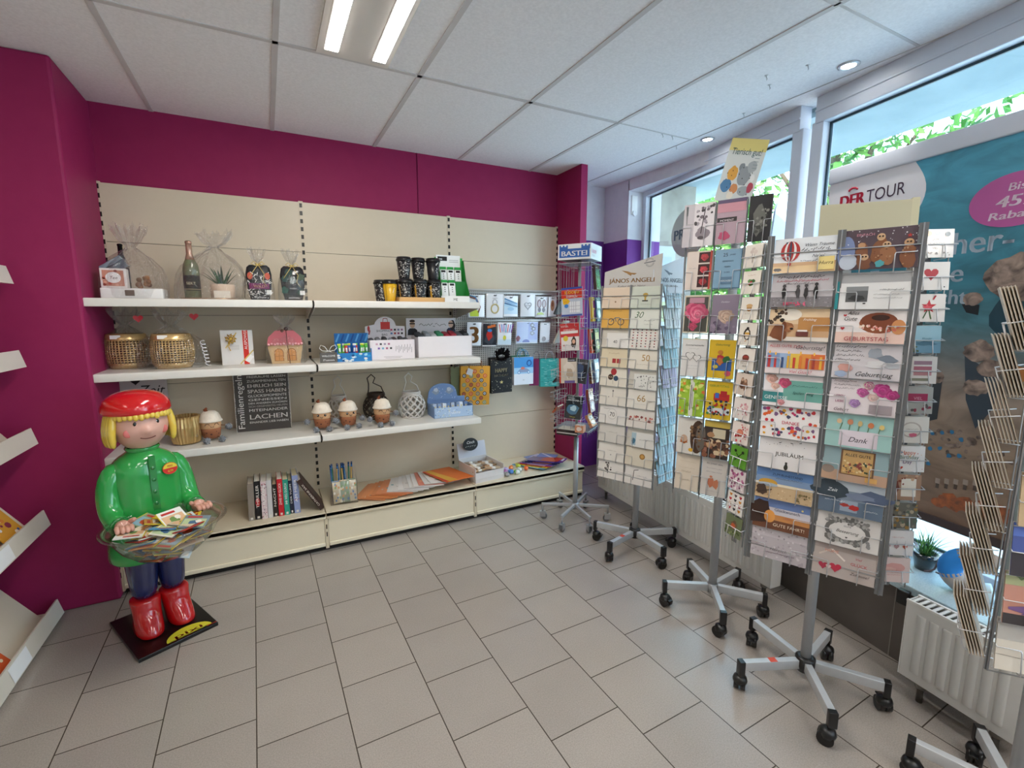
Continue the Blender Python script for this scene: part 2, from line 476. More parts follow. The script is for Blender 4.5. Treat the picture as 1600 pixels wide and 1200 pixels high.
# window frames: far pane, near pane
def window(name, s0, s1, z0=0.40, z1=2.515, top=2.575):
    b = B('enamel'); b.M = WM(2.40); c = '#cfd6e2'
    w = 0.045
    b.box(-0.005, 0.075, s0 - 0.05, s1 + 0.05, z1, H, c)                      # head
    b.box(-0.012, 0.0, s0 - 0.05, s1 + 0.05, top, top + 0.012, c)              # ledge line
    b.box(-0.005, 0.075, s0 - 0.05, s1 + 0.05, z0 - 0.0, z0 + 0.045, c)        # foot
    b.box(0.0, 0.075, s0 - 0.07, s0, z0, z1 + .01, c)
    b.box(0.0, 0.075, s1, s1 + 0.07, z0, z1 + .01, c)
    o = struct(b, name, bevel=0.004)
    g = B('enamel'); g.M = WM(2.40); d = '#2d4450'
    g.box(0.045, 0.055, s0 - 0.001, s0 + 0.012, z0 + .045, z1, d); g.box(0.045, 0.055, s1 - 0.012, s1 + 0.001, z0 + .045, z1, d)
    g.box(0.045, 0.055, s0, s1, z1 - 0.012, z1 + .001, d); g.box(0.045, 0.055, s0, s1, z0 + 0.044, z0 + 0.056, d)
    g.build('seal', o)
    g = B('window_glass'); g.M = WM(2.40); g.box(0.048, 0.053, s0 + 0.001, s1 - 0.001, z0 + .045, z1, '#fff'); g.build('pane', o)
    return o
window('window_1', 1.84, 3.345)
window('window_2', -1.6, 1.645)
window('window_3', -3.6, -1.78)

# ================================================================== outside the window
b = B('pavement'); b.box(2.5, 30, -22, 30, -0.16, -0.12, '#fff'); struct(b, 'ground_outside')
b = B('concrete'); b.M = WM(2.52); b.box(-0.02, 1.05, -8, 5.0, 2.72, 2.95, '#fff'); b.box(-.02, .1, -8, 3.7, 2.60, 2.74, '#fff'); struct(b, 'canopy')
b = B('old_stone'); b.M = WM(2.52)
b.box(0.0, 0.62, 3.62, 3.95, -0.12, 2.72, '#fff'); struct(b, 'wall_outside')
q = B('print'); q.M = WM(2.52)
def out_face(x0, x1, z0, z1, y, col): q.face([(x0, y, z0), (x1, y, z0), (x1, y, z1), (x0, y, z1)], col)
for k, (x0, x1, z0, z1, c) in enumerate(((.08, .42, 1.3, 2.15, '#c9cfcc'), (.10, .40, 1.42, 1.62, '#c9cf9a'), (.12, .38, 1.75, 2.05, '#b9c6cc'), (.02, .08, 1.2, 2.1, '#c9a0ac'))): out_face(x0, x1, z0, z1, 3.618 - .001*k, c)
tag(q.build('notice_board'), 'pale notice sheets fixed to the stone pier outside the far window', 'notice')

def tree(x, y, h, r, seed, label):
    t = empty('tree', (x, y, -.12), 0, label, 'tree', 'trees across the street'); rg = random.Random(seed)
    q = B('bark'); q.tube([(0, 0, 0), (.1, 0, h*.35), (0, .1, h*.75)], [.22, .16, .06], '#fff', seg=8)
    for k in range(6): a = k*1.05; q.tube([(0.05, 0, h*.4), (r*.5*math.cos(a), r*.5*math.sin(a), h*.65)], [.07, .02], '#fff', seg=6)
    q.build('trunk', t)
    q = B('leaf'); vs = []
    for k in range(5200):
        cl = rg.randrange(26); rc = random.Random(seed*100 + cl)
        cc = Vector((rc.uniform(-r, r)*.7, rc.uniform(-r, r)*.7, h*.62 + rc.uniform(-h*.34, h*.34)))
        d = Vector((rg.gauss(0, 1), rg.gauss(0, 1), rg.gauss(0, 1))).normalized()*r*.42*rg.random()**.4
        p = cc + d; s = rg.uniform(.07, .15); a = Vector((rg.gauss(0, 1), rg.gauss(0, 1), rg.gauss(0, 1))).normalized()*s; b2 = a.orthogonal().normalized()*s*.6
        q.face([p - a, p + b2, p + a, p - b2], ['#6fa04a', '#4f8a3a', '#8fbc62', '#5f9448'][k % 4])
    tag(q.build('crown', t), kind='stuff')
for k, (x, y, h, r, lab) in enumerate(((8.5, 8.2, 7.5, 2.2, 'leafy tree seen through the far window beside the stone pier'), (9.2, 5.2, 7.2, 2.3, 'leafy green tree beyond the window post'), (10.5, 11.5, 8.2, 2.6, 'tree farther off beyond the far window'), (11.5, 2.8, 4.9, 2.0, 'lower tree showing under the canopy in the big window'))):
    tree(x, y, h, r, k + 3, lab)
# white beach flag and oval sign outside
t = empty('beach_flag', (4.48, 3.10, -.12), R(-60), 'white feather-shaped advertising flag outside the far window', 'flag')
q = B('matte'); pts = [(0, .5), (.0, 2.2), (.03, 2.62), (.08, 2.8), (.20, 2.55), (.30, 2.1), (.36, 1.4), (.34, .8)]
q.prism(pts, -.006, .006, '#eef1f4'); q.build('banner', t)
q = B('metal'); q.tube([(0, 0, 0), (0, 0, 2.2), (.03, 0, 2.63), (.08, 0, 2.81)], .012, '#8a8c90', seg=8); q.box(-.2, .2, -.2, .2, 0, .03, '#5a5c60'); q.build('pole', t)
q = B('print'); q.M = WM(2.40) @ Matrix.Translation((.20, 3.0, 2.17)) @ Matrix.Rotation(R(-90), 4, 'Z')
q.prism(ell(0, 0, .235, .20, 36), 0, .012, '#e2c6a6'); q.text('PROBE', -.20, -.045, .12, '#17130f', y=-.001, bold=.04, w=.40)
q2 = None
tag(q.build('oval_sign'), 'beige oval sign with black capitals hanging outside the far window', 'sign')
# low buildings opposite
t = empty('building', (17, 4, -.12), 0, 'pale building on the far side of the street', 'building')
q = B('old_stone'); q.box(0, 5, -18, 18, 0, 3.0, '#fff'); q.build('wall', t)
for k in range(10):
    q = B('gloss'); q.box(-.03, .0, -16 + 3.2*k, -14.6 + 3.2*k, .9, 2.3, '#4a5560'); q.build('window', t)

# ================================================================== lamps
def fluoro(x, y0, y1, label, group=None):
    t = empty('ceiling_light', ((x), (y0 + y1)/2, H), 0, label, 'ceiling light')
    L = (y1 - y0)/2; h = B('enamel')
    h.box(-0.156, 0.156, -L, L, -0.012, 0.0, '#d9d3cd')
    h.build('housing', t)
    for cx in (-0.098, 0.106):
        r = B('gloss'); r.box(cx - 0.033, cx + 0.033, -L + 0.025, L - 0.025, -0.0135, -0.0119, '#d0d0d0', mat='metal')
        rr = r.build('reflector', t)
        u = B('tube_light'); u.box(cx - 0.027, cx + 0.027, -L + 0.05, L - 0.05, -0.0165, -0.0136, '#fff'); u.build('tube', rr)
    return t
LW = (1.0, 0.93, 0.84)
fluoro(0.43, 1.185, 2.40, 'recessed twin tube ceiling light above the shelves')
area_light('ceiling_area_light', (0.43, 1.79, H - 0.03), 0.28, 1.1, 15, LW)
for x, y, p in ((-1.45, 0.55, 4), (0.43, -0.68, 11), (-1.45, -2.0, 3), (1.68, -0.68, 13), (0.43, -2.6, 10), (1.68, -2.6, 12)):  # lights added on the unseen part of the ceiling, without fixtures
    area_light('ceiling_area_light', (x, y, H - 0.02), 0.28, 1.1, p, LW)
for i, (x, y) in enumerate(((2.69, 2.36), (2.50, 1.40), (2.33, 0.42))):
    t = empty('downlight', (x, y, H), 0, ['small round recessed downlight at the far window', 'small round recessed downlight nearer the big window', 'small round downlight over the nearest card stand'][i], 'downlight')
    q = B('metal'); q.lathe([(0.030, 0.0), (0.046, 0.0), (0.046, -0.004), (0.036, -0.008), (0.030, -0.004)], '#c8c8cc', seg=24, cap=False); q.build('ring', t)
    q = B('spot_light'); q.lathe([(0.0305, -0.003), (0.024, -0.0045), (0.0001, -0.005)], '#fff', seg=24, cap=False); q.build('bulb', t)
    d = bpy.data.lights.new('spot', 'SPOT'); d.energy = 11; d.spot_size = R(80); d.spot_blend = 0.6; d.color = (1, .95, .88); d.shadow_soft_size = 0.03
    o = bpy.data.objects.new('spot', d); o.location = (x, y, H - 0.02); o.rotation_euler = (0, 0, 0); COL.objects.link(o)
for x, y in ((2.358, 2.431), (2.446, 2.433), (2.248, 1.638), (2.351, 1.692), (2.33, 1.487), (2.603, 2.55), (2.54, 1.98)):
    q = B('metal'); q.tube([(0, 0, 0), (0, 0, -.008), (.006, 0, -.014), (.002, 0, -.02)], .0018, '#b9babc', 'metal', seg=6); q.lathe([(.0001, -.001), (.009, -.001), (.009, 0)], '#d0d0d0', seg=12)
    tag(q.build('ceiling_hook', loc=(x, y, H - .0005)), 'tiny metal hook screwed into the ceiling near the shop window', 'hook', 'ceiling hooks near the window')

# ================================================================== shelving along the back wall
Z1, Z2, Z3, Z4 = 1.578, 1.200, 0.765, 0.262
CR = '#d2c4ac'; CW = '#d9d5cc'
XB = [-0.785, 0.251, 1.273, 2.245]
def slots(b, x, z0, z1):
    z = z0
    while z < z1:
        b.box(x - 0.008, x + 0.008, 3.4935, 3.4965, z, z + 0.026, '#17130f'); z += 0.05
def bay(i, label):
    x0, x1 = XB[i], XB[i+1]
    t = empty('shelving_unit', (x0, 3.05, 0), 0, label, 'shelving', 'shelving units along the berry wall')
    def bb(**k):
        q = B(**k); q.M = Matrix.Translation((-x0, -3.05, 0)); return q
    q = bb(mat='enamel')
    zs = [0.25, 0.66, 1.075, 1.49, 1.905, 2.225]
    for a, c in zip(zs, zs[1:]): q.box(x0 + 0.013, x1 - 0.013, 3.497, 3.512, a + 0.0015, c - 0.0015, CR)
    q.box(x0, x1, 3.508, 3.519, 0.1, 2.22, '#6a5e50')
    q.build('back_panel', t)
    q = bb(mat='enamel')
    for x in ([x0, x1] if i == 2 else [x0]):
        q.box(x - 0.013, x + 0.013, 3.495, 3.515, 0.0, 2.23, CR); slots(q, x, 0.29, 2.21)
    q.build('upright', t)
    u = t
    t = empty('base_cabinet', (x0, 3.05, 0), 0, label.replace('cream metal shelving unit', 'cream base shelf'), 'base shelf', 'base shelves along the berry wall')
    q = bb(mat='enamel')
    q.box(x0 + .002, x1 - .002, 3.03, 3.495, Z4 - 0.03, Z4, '#d5c8ae', bev=.003)
    q.box(x0 + .002, x1 - .002, 3.03, 3.05, Z4 - 0.045, Z4 - 0.004, '#ddd1b8', bev=.003)
    q.build('base_shelf', t)
    q = bb(mat='enamel')
    q.box(x0 + .012, x1 - .012, 3.042, 3.062, 0.035, Z4 - 0.040, '#e2d7bd')
    q.box(x0 + .012, x1 - .012, 3.034, 3.06, 0.035, 0.058, '#e7dcc3', bev=.003)
    q.box(x0 - .010, x0 + .010, 3.038, 3.49, 0.02, Z4 - .03, '#d6c9ae')
    for z in (.10, .15): q.box(x0 - .003, x0 + .003, 3.036, 3.039, z, z + .03, '#1c1814')
    q.build('kick_plate', t)
    q = bb(); q.box(x0, x1, 3.065, 3.49, 0.0, 0.04, '#0c0b0b'); q.build('plinth', t)
    return u, bb
def shelf(x0, x1, z, label):
    s = empty('shelf', (x0, 3.03, z), 0, label, 'shelf', 'pale metal shelves')
    c = '#dcd9d2'; q = B('enamel'); L = x1 - x0
    q.box(0, L, 0, .460, -0.03, 0, c, bev=0.003)
    q.box(0, L, -.008, .004, -0.042, -0.002, '#e6e3dc', bev=0.003); q.build('board', s)
    for x in (0.003, L - 0.006):
        q = B('enamel'); P = [(.02, -.012), (.02, -.045), (.460, -.115), (.460, -.012)]
        q.add([(x, y, zz) for y, zz in P] + [(x + .003, y, zz) for y, zz in P], [(0, 1, 2, 3), (7, 6, 5, 4), (0, 4, 5, 1), (1, 5, 6, 2), (2, 6, 7, 3), (3, 7, 4, 0)], '#cfcbc2')
        q.build('bracket', s)
        if x < .01 and x0 > 0: 
            q = B('matte'); q.tube([(-.004, -.009, -.001), (-.001, -.0095, -.012), (-.001, -.0095, -.03), (-.006, -.008, -.045)], .004, '#15120f', seg=6); q.build('clip', s)
    return s
bays = []
for i, lab in enumerate(('cream metal shelving unit next to the berry corner wall, behind the display figure',
                         'cream metal shelving unit in the middle, holding the cups and lanterns',
                         'cream metal shelving unit with the perforated panel, behind the book carousel')):
    t, bb = bay(i, lab); bays.append((t, bb))
for i, (t, bb) in enumerate(bays[:2]):
    x0, x1 = XB[i] - (0.012 if i == 0 else -0.004), XB[i+1] + (0.045 if i == 1 else -0.004)
    for z, nm in ((Z1, 'top'), (Z2, 'second'), (Z3, 'third')):
        shelf(x0, x1, z, 'pale metal shelf, %s one down of the %s' % (nm, ['left unit by the berry corner', 'middle unit with the cups'][i]))
def perforated():
    m, t, b = mat_base('perforated_steel')
    tc = t.nodes.new('ShaderNodeTexCoord')
    mp = t.nodes.new('ShaderNodeMapping'); mp.inputs['Scale'].default_value = (62, 62, 62)
    t.links.new(tc.outputs['Object'], mp.inputs[0])
    fr = t.nodes.new('ShaderNodeVectorMath'); fr.operation = 'FRACTION'; t.links.new(mp.outputs[0], fr.inputs[0])
    sb = t.nodes.new('ShaderNodeVectorMath'); sb.operation = 'SUBTRACT'; sb.inputs[1].default_value = (0.5, 0, 0.5)
    t.links.new(fr.outputs[0], sb.inputs[0])
    ml = t.nodes.new('ShaderNodeVectorMath'); ml.operation = 'MULTIPLY'; ml.inputs[1].default_value = (1, 0, 1)
    t.links.new(sb.outputs[0], ml.inputs[0])
    ln = t.nodes.new('ShaderNodeVectorMath'); ln.operation = 'LENGTH'; t.links.new(ml.outputs[0], ln.inputs[0])
    lt = t.nodes.new('ShaderNodeMath'); lt.operation = 'LESS_THAN'; lt.inputs[1].default_value = 0.27
    t.links.new(ln.outputs['Value'], lt.inputs[0])
    mx = t.nodes.new('ShaderNodeMix'); mx.data_type = 'RGBA'
    mx.inputs[6].default_value = (*lin('#cfcac4'), 1); mx.inputs[7].default_value = (*lin('#2a2624'), 1)
    t.links.new(lt.outputs[0], mx.inputs[0]); t.links.new(mx.outputs[2], b.inputs['Base Color'])
    b.inputs['Roughness'].default_value = 0.5
perforated()
t, bb = bays[2]
q = bb(mat='perforated_steel'); q.box(1.287, 2.23, 3.470, 3.480, 0.915, 1.685, '#fff')
q.box(1.287, 2.23, 3.455, 3.48, 1.683, 1.695, '#c9c5c0', mat='enamel'); q.box(1.287, 2.23, 3.455, 3.48, 0.905, 0.917, '#c9c5c0', mat='enamel')
q.build('perforated_panel', t)
q = bb(mat='metal')
for z in (1.663, 1.447): q.box(1.29, 2.22, 3.452, 3.466, z - .006, z + .006, '#b9b7b4')
q.build('hook_rail', t)

# ------------------------------------------------------------------ magazine shelving on the left, seen end-on
t = empty('magazine_shelving', (-1.4, 2.0, 0), 0, 'pale magazine shelving with tilted shelves against the berry wall at the left edge', 'shelving')
q = B('enamel'); q.box(-0.10, -0.06, -2.3, 0.96, 0, 2.3, CR); q.box(-0.06, 0.36, 0.945, 0.96, 0.0, 0.001, CR); q.build('back_panel', t)
for k, z in enumerate((0.055, 0.52, 0.925, 1.29, 1.665)):
    q = B('enamel')
    # a tray sloping up to the back with a lip
    for y0, y1 in ((-1.30, -0.28), (-0.275, 0.945)):
        pts = [(-0.06, z + 0.0), (0.392, z - 0.02), (0.378, z + 0.044), (0.386, z + 0.046), (0.404, z - 0.032), (-0.06, z - 0.012)]
        n = len(pts)
        vs = [(x, y0, zz) for x, zz in pts] + [(x, y1, zz) for x, zz in pts]
        q.add(vs, [tuple(range(n)), tuple(range(2*n-1, n-1, -1))] + [(i, i+n, (i+1) % n + n, (i+1) % n) for i in range(n)], '#d8d2c6')
    s = q.build('shelf', t)
    q = B('enamel'); q.add([(.335, -1.3, z - .015), (.335, .90, z - .015), (.185, .90, z + .21), (.185, -1.3, z + .21), (.325, -1.3, z - .02), (.325, .90, z - .02), (.175, .90, z + .205), (.175, -1.3, z + .205)], [(0, 1, 2, 3), (7, 6, 5, 4), (0, 4, 5, 1), (1, 5, 6, 2), (2, 6, 7, 3), (3, 7, 4, 0)], '#cfc6b6'); q.build('slanted_board', s)
    if k in (0, 1, 2, 3):
        q = B('print')
        yy = 0.42 if k < 2 else 0.28
        dx, dz = 0.025, 0.065
        for (a, c, col) in ((0, 1, '#eef0f2'),):
            q.face([(0.4045, yy, z - .026), (0.4045, yy + .16, z - .026), (0.3895, yy + .16, z + .038), (0.3895, yy, z + .038)], col)
        q.build('price_strip', s)

# ================================================================== goods on the shelves
def cello(name_parent, cx, cy, z, rx, ry, h, neck, seed, flare=0.09, lean=0.0, nname='cellophane_wrap'):
    """a crinkled clear bag gathered at the neck (neck = height where it is tied)"""
    rg = random.Random(seed); b = B('cellophane'); seg = 36
    prof = [(0.93, 0.0), (1.0, 0.03), (1.02, 0.25), (0.98, 0.45), (0.86, 0.62), (0.6, 0.78), (0.3, 0.92), (0.13, 1.0), (0.12, 1.03)]
    prof = [(r, t * neck) for r, t in prof] + [(0.20 + flare, neck + (h-neck)*.3), (0.24 + flare*2, neck + (h-neck)*.65), (0.22 + flare*3, neck + (h-neck)*.9)]
    fold = [rg.random() for _ in range(seg)]
    rings = []
    for i, (r, t) in enumerate(prof):
        top = i >= 7
        ring = []
        for k in range(seg):
            a = 2*PI*k/seg
            amp = (0.30 if top else 0.05 + 0.10*(i/7.0))
            q = 1 + amp*(fold[k] - .5)*2 * (1 if k % 2 else -1)
            zz = t + (rg.random()-.5)*0.02*(2.5 if i == len(prof)-1 else (1 if i else 0)) * (h/0.35)
            ring.append((cx + rx*r*q*math.cos(a) + lean*t, cy + ry*r*q*math.sin(a), z + max(0.001, zz)))
        rings.append(ring)
    b.loft(rings, '#fff', smooth=False, cap=False)
    return b.build(nname, name_parent)
def bottle(b, x, y, z, h, r, glass, neck, label, foil=None, seg=20):
    s = h
    prof = [(r*.85, 0), (r, .02*s), (r, .50*s), (r*.92, .58*s), (r*.5, .70*s), (r*.34, .78*s), (r*.32, .95*s), (r*.38, .955*s), (r*.38, .985*s), (r*.30, s)]
    b.lathe(prof, glass, 'gloss', seg, (x, y, z))
    b.lathe([(r*1.012, .14*s), (r*1.012, .40*s)], label, 'print', seg, (x, y, z), cap=False)
    if foil: b.lathe([(r*.62, .66*s), (r*.38, .775*s), (r*.36, .95*s), (r*.41, .955*s), (r*.41, .99*s), (r*.2, 1.004*s)], foil, 'polished', seg, (x, y, z))

# ---- top shelf, left
z = Z1
t = empty('gift_hamper', (-0.615, 3.22, z), 0, 'cellophane gift hamper with dark bottle and boxed tea, left end of top shelf', 'gift hamper', 'cellophane gifts on the top shelf')
q = B('enamel'); q.box(-.132, .132, -.075, .075, 0, .055, '#e9e6e4', bev=.006); q.box(-.03, .01, -.0765, -.075, .015, .045, '#6d5c52', mat='print'); q.build('tray', t)
q = B(); q.M = Matrix.Translation((-.05, .03, .055)); bottle(q, 0, 0, 0, .235, .030, '#1b2226', '#111', '#39404a', '#15151a'); q.build('bottle', t)
q = B('print'); q.box(-.128, -.02, -.06, 0, .055, .155, '#ece3e0', bev=.003)
q.flat(rect(-.118, .065, -.03, .145), -.0608, '#c98a76'); q.flat(ell(-.074, .108, .032, .028), -.0612, '#f4efee'); q.text('Tee', -.074, .100, .022, '#6b4a40', y=-.0616, align='c', shear=.25)
for k in range(9): q.flat(ell(-.118 + .088*rnd.random(), .065 + .08*rnd.random(), .007, .007), -.061, ['#b9523f', '#e0a28e', '#8b3f35'][k % 3])
q.build('tea_box', t)
q = B('foil'); q.M = Matrix.Translation((-.06, -.01, .16)) @ Matrix.Rotation(R(55), 4, 'Y'); q.box(-.02, .02, -.03, .03, -.06, .05, '#55606c', bev=.004); q.box(-.045, -.022, -.03, .03, -.06, .05, '#7a8793', bev=.004); q.build('chocolate_bar', t)
q = B('matte'); 
for k in range(14): q.ball((.045 + rnd.uniform(-.03, .03), rnd.uniform(-.02, .02), .085 + rnd.uniform(-.02, .03)), .013, ['#8a5a34', '#a5703f', '#6d4527'][k % 3], seg=8, rings=6)
q.build('nuts', t)
cello(t, 0.0, 0, .0, .145, .09, .39, .27, 3)

t = empty('gift_hamper', (-0.27, 3.20, z), 0, 'cellophane gift set of sparkling wine bottle and potted aloe on the top shelf', 'gift hamper', 'cellophane gifts on the top shelf')
q = B('polished'); q.lathe([(.0001, .0), (.145, .0), (.148, .01), (.143, .008), (.0001, .006)], '#c9a98a', seg=32, sy=.55); q.build('tray', t)
q = B(); bottle(q, -.085, .01, .006, .315, .040, '#6d7357', '#333', '#1b1c1f', '#b89280')
q.lathe([(.0412, .05), (.0412, .052)], '#d8c89a', 'print', 20, (-.085, .01, .006), cap=False); q.text('SEKT', -.085, .082, .02, '#d9cfb0', y=-.032, align='c'); q.build('bottle', t)
q = B('matte'); q.lathe([(.045, .006), (.060, .012), (.062, .085), (.058, .088), (.055, .078), (.0001, .078)], '#dcbfa6', seg=28, c=(.06, 0, 0)); q.box(.02, .10, -.0625, -.061, .01, .05, '#e9dccb', mat='print'); pot = q.build('pot', t)
q = B('leaf')
def leafblade(q, base, az, el, L, wd, col, bend=.5, thick=.004, n=6, sp=False):
    rings = []
    ax = Vector((math.cos(az), math.sin(az), 0)); sd = Vector((-math.sin(az), math.cos(az), 0))
    p = Vector(base)
    for k in range(n + 1):
        f = k / n; e = el - bend*f*f
        d = ax*math.cos(e) + Vector((0, 0, 1))*math.sin(e); nn = d.cross(sd)
        ww = wd*(1 - f)**.7*(0.75 + .6*f*(1-f)) + .0004; tt = thick*(1 - f) + .0003
        rings.append([tuple(p + sd*ww/2), tuple(p - nn*tt), tuple(p - sd*ww/2), tuple(p + nn*tt*.4)])
        p = p + d*L/n
    q.loft(rings, col, smooth=True)
for k in range(13):
    a = k*2.4; leafblade(q, (.06 + .012*math.cos(a), .012*math.sin(a), .078), a, R(75 - 42*(k/13.0)), .10 + .035*rnd.random(), .024, ['#2f5a37', '#3c6b40', '#26492e'][k % 3], .35)
q.build('aloe', t)
cello(t, 0.0, 0, .0, .165, .09, .385, .29, 5, lean=0.12)

def pouch(x, label, kind):
    t = empty('tea_pouch', (x, 3.20, Z1), 0, label, 'gift bag', 'cellophane gifts on the top shelf')
    q = B('print'); zz = [0, .01, .07, .15, .19, .205]; wx = [.046, .050, .062, .068, .060, .045]; wy = [.02, .028, .034, .03, .02, .006]
    rings = [[(wx[i]*(1 if abs(math.cos(a)) > .35 else .86)*(math.cos(a)/max(abs(math.cos(a)), abs(math.sin(a)))), wy[i]*math.sin(a), zz[i]) for a in [2*PI*k/20 for k in range(20)]] for i in range(6)]
    q.loft(rings, '#232427', 'foil' if kind else 'print')
    y = -.0355
    if kind == 0:
        rg = random.Random(4)
        for k in range(46):
            a, c = rg.uniform(-.055, .055), rg.uniform(.02, .15)
            q.flat(bar(a, c, a + rg.uniform(-.02, .02), c + rg.uniform(.006, .02), .0035), y, '#e8e6e2')
        q.flat(rect(-.052, .066, .052, .098), y - .0006, '#7c2f63'); q.text('WILD', 0, .073, .024, '#f0b9a0', y=y-.001, align='c', bold=.03)
        for sx in (-.045, .045): q.flat(ell(sx, .14, .014, .02), y - .0006, '#c05a45')
        q.text('wellness', 0, .012, .018, '#e8e8e8', y=y-.001, align='c', shear=.3)
    else:
        for sx, sz, c in ((-.04, .13, '#2f4a45'), (-.045, .06, '#375a50'), (.04, .05, '#31473f'), (.045, .14, '#4a5a4a'), (-.02, .165, '#29403a'), (0, .12, '#86908e')): q.flat(blob(sx, sz, .02, .022, rnd), y, c)
        q.text('REVIVE', 0, .068, .013, '#e6e6e6', y=y-.001, align='c', bold=.03); q.text('wellness', 0, .012, .018, '#e8e8e8', y=y-.001, align='c', shear=.3)
        for k in (-1, 1): q.flat(bar(0, .1, k*.01, .135, .003), y - .0008, '#e6e6e6')
    q.flat(rect(.035, .035, .062, .06), y - .0012, '#f1efeb'); q.build('pouch', t)
    q = B('foil')
    for s in (-1, 1): q.tube([(0, -.03, .205), (s*.02, -.034, .222), (s*.035, -.032, .21), (s*.015, -.034, .2), (0, -.03, .205)], .0025, '#cdb26a', seg=5)
    q.tube([(0, -.03, .205), (.03, -.045, .15), (.02, -.042, .11), (.04, -.04, .08)], .0018, '#cdb26a', seg=5); q.tube([(0, -.03, .205), (-.03, -.045, .16), (-.05, -.042, .13)], .0018, '#cdb26a', seg=5)
    q.lathe([(.012, .2), (.014, .206), (.012, .212)], '#cdb26a', seg=12); q.build('ribbon', t)
    cello(t, 0, 0, 0, .078, .05, .30, .215, 11 + kind, flare=.12)
pouch(-0.022, 'small zebra-striped bag with purple band in cellophane on the top shelf', 0)
pouch(0.158, 'small dark green leafy bag in cellophane at the shelf joint', 1)

# ---- cups: dark printed travel cups
def cup(x, y, zz, kind, label, group, rz=0):
    t = empty('travel_cup', (x, y, zz), rz, label, 'cup', group)
    q = B('print'); h = .118; body = '#1d1c20' if kind != 1 else '#d9a928'
    q.lathe([(.033, 0), (.034, .002), (.047, h)], body, 'plastic', 28)
    rg = random.Random(int(x*1000) + int(zz*100))
    def on(a, zc, wd, hh, col, tilt=0):
        r = .0345 + (.047-.0345)*zc/h + .0006
        pts = []
        for u, v in ((-wd, -hh), (wd, -hh), (wd, hh), (-wd, hh)):
            uu = u*math.cos(tilt) - v*math.sin(tilt); vv = u*math.sin(tilt) + v*math.cos(tilt)
            rr = r + .0122*vv/h*1.0; aa = a + uu/r
            pts.append((rr*math.cos(aa), rr*math.sin(aa), zc + vv))
        q.add(pts, [(0, 1, 2, 3)], col)
    if kind != 1:
        for k in range(120): on(rg.uniform(PI*.95, PI*2.05), rg.uniform(.006, .112), rg.uniform(.0008, .0045), rg.uniform(.0006, .0022), '#d8d6d0', rg.uniform(-1, 1))
    else:
        for k in range(5): on(-PI/2 + .25 + .05*k, .06 + .006*k, .002, .004, '#f3ead0')
        on(PI*1.12, .06, .016, .055, '#26252a')
    if kind == 2: 
        for k in range(5): on(PI*1.07, .02 + .018*k, .007, .009, '#c8962c')
    q.build('cup_body', t)
    q = B('plastic'); q.lathe([(.048, h - .004), (.0505, h - .002), (.0505, h + .006), (.047, h + .009), (.046, h + .02), (.040, h + .023), (.0001, h + .021)], '#141416', seg=28); q.build('lid', t)
cup(.685, 3.19, Z1, 0, 'small dark printed cup left of the yellow cup', 'travel cups')
cup(.732, 3.15, Z1, 1, 'yellow and black travel cup with dark lid', 'travel cups')
tr = B('matte'); tr.box(.775, 1.085, 3.09, 3.28, Z1, Z1 + .008, '#c99f66'); tr.box(.775, 1.085, 3.088, 3.094, Z1, Z1 + .03, '#d7ab70'); tr.box(.775, 1.085, 3.276, 3.282, Z1, Z1 + .03, '#c99f66')
tr.box(.773, .778, 3.088, 3.282, Z1, Z1 + .03, '#c99f66'); tr.box(1.082, 1.087, 3.088, 3.282, Z1, Z1 + .03, '#c99f66')
tag(tr.build('cup_tray'), 'shallow wooden tray under the stacked dark cups', 'tray')
names = ['left', 'middle', 'right']
for k, x in enumerate((.834, .934, 1.032)):
    cup(x, 3.145, Z1 + .009, 2, 'dark printed cup with amber stripe, %s one of the lower front row on the tray' % names[k], 'travel cups', rz=.25*k)
for k, x in enumerate((.83, .93, 1.03)):
    cup(x, 3.235, Z1 + .009, 0, 'dark printed cup standing behind the lower row on the tray', 'travel cups back row', rz=.5*k)
for k, x in enumerate((.832, .933, 1.032)):
    cup(x, 3.16 + .02*(k == 1), Z1 + .152, 0, 'dark printed cup, %s one of the upper layer stacked on the other cups' % names[k], 'travel cups', rz=.9*k)

# ---- green counter display with white packs
t = empty('counter_display', (1.19, 3.16, Z1), 0, 'green cardboard counter display with small white packs on the top shelf', 'display')
g = '#2f9a45'
q = B('print'); W2 = .105
q.box(-W2, W2, -.005, .0, 0, .045, '#f0f0ee')
for s in (-1, 1):
    x = s*W2; pts = [(x, 0, 0), (x, .13, 0), (x, .13, .30), (x, .10, .30), (x, .055, .16), (x, .0, .07)]
    q.add(pts + [(px - s*.003, py, pz) for px, py, pz in pts], [(0, 1, 2, 3, 4, 5), (11, 10, 9, 8, 7, 6)], g)
q.box(-W2, W2, .125, .13, 0, .32, g); q.box(-W2, W2, 0, .13, 0, .003, g); q.box(-W2 + .003, W2 - .003, .062, .066, 0, .15, '#258239')
q.box(-W2 + .01, W2 - .02, .118, .1225, .22, .335, '#eeeeec'); q.flat(rect(-W2 + .02, .295, -W2 + .09, .325), .1175, '#1a1a1a'); q.text('me', -W2 + .03, .302, .02, '#fff', y=.117)
for k in range(2): q.flat(rect(0, .30 - .012*k, .07, .303 - .012*k), .1175, '#9a9a98')
q.text('ME', 0, .012, .026, '#2a2a2a', y=-.0055, align='c'); q.build('display_case', t)
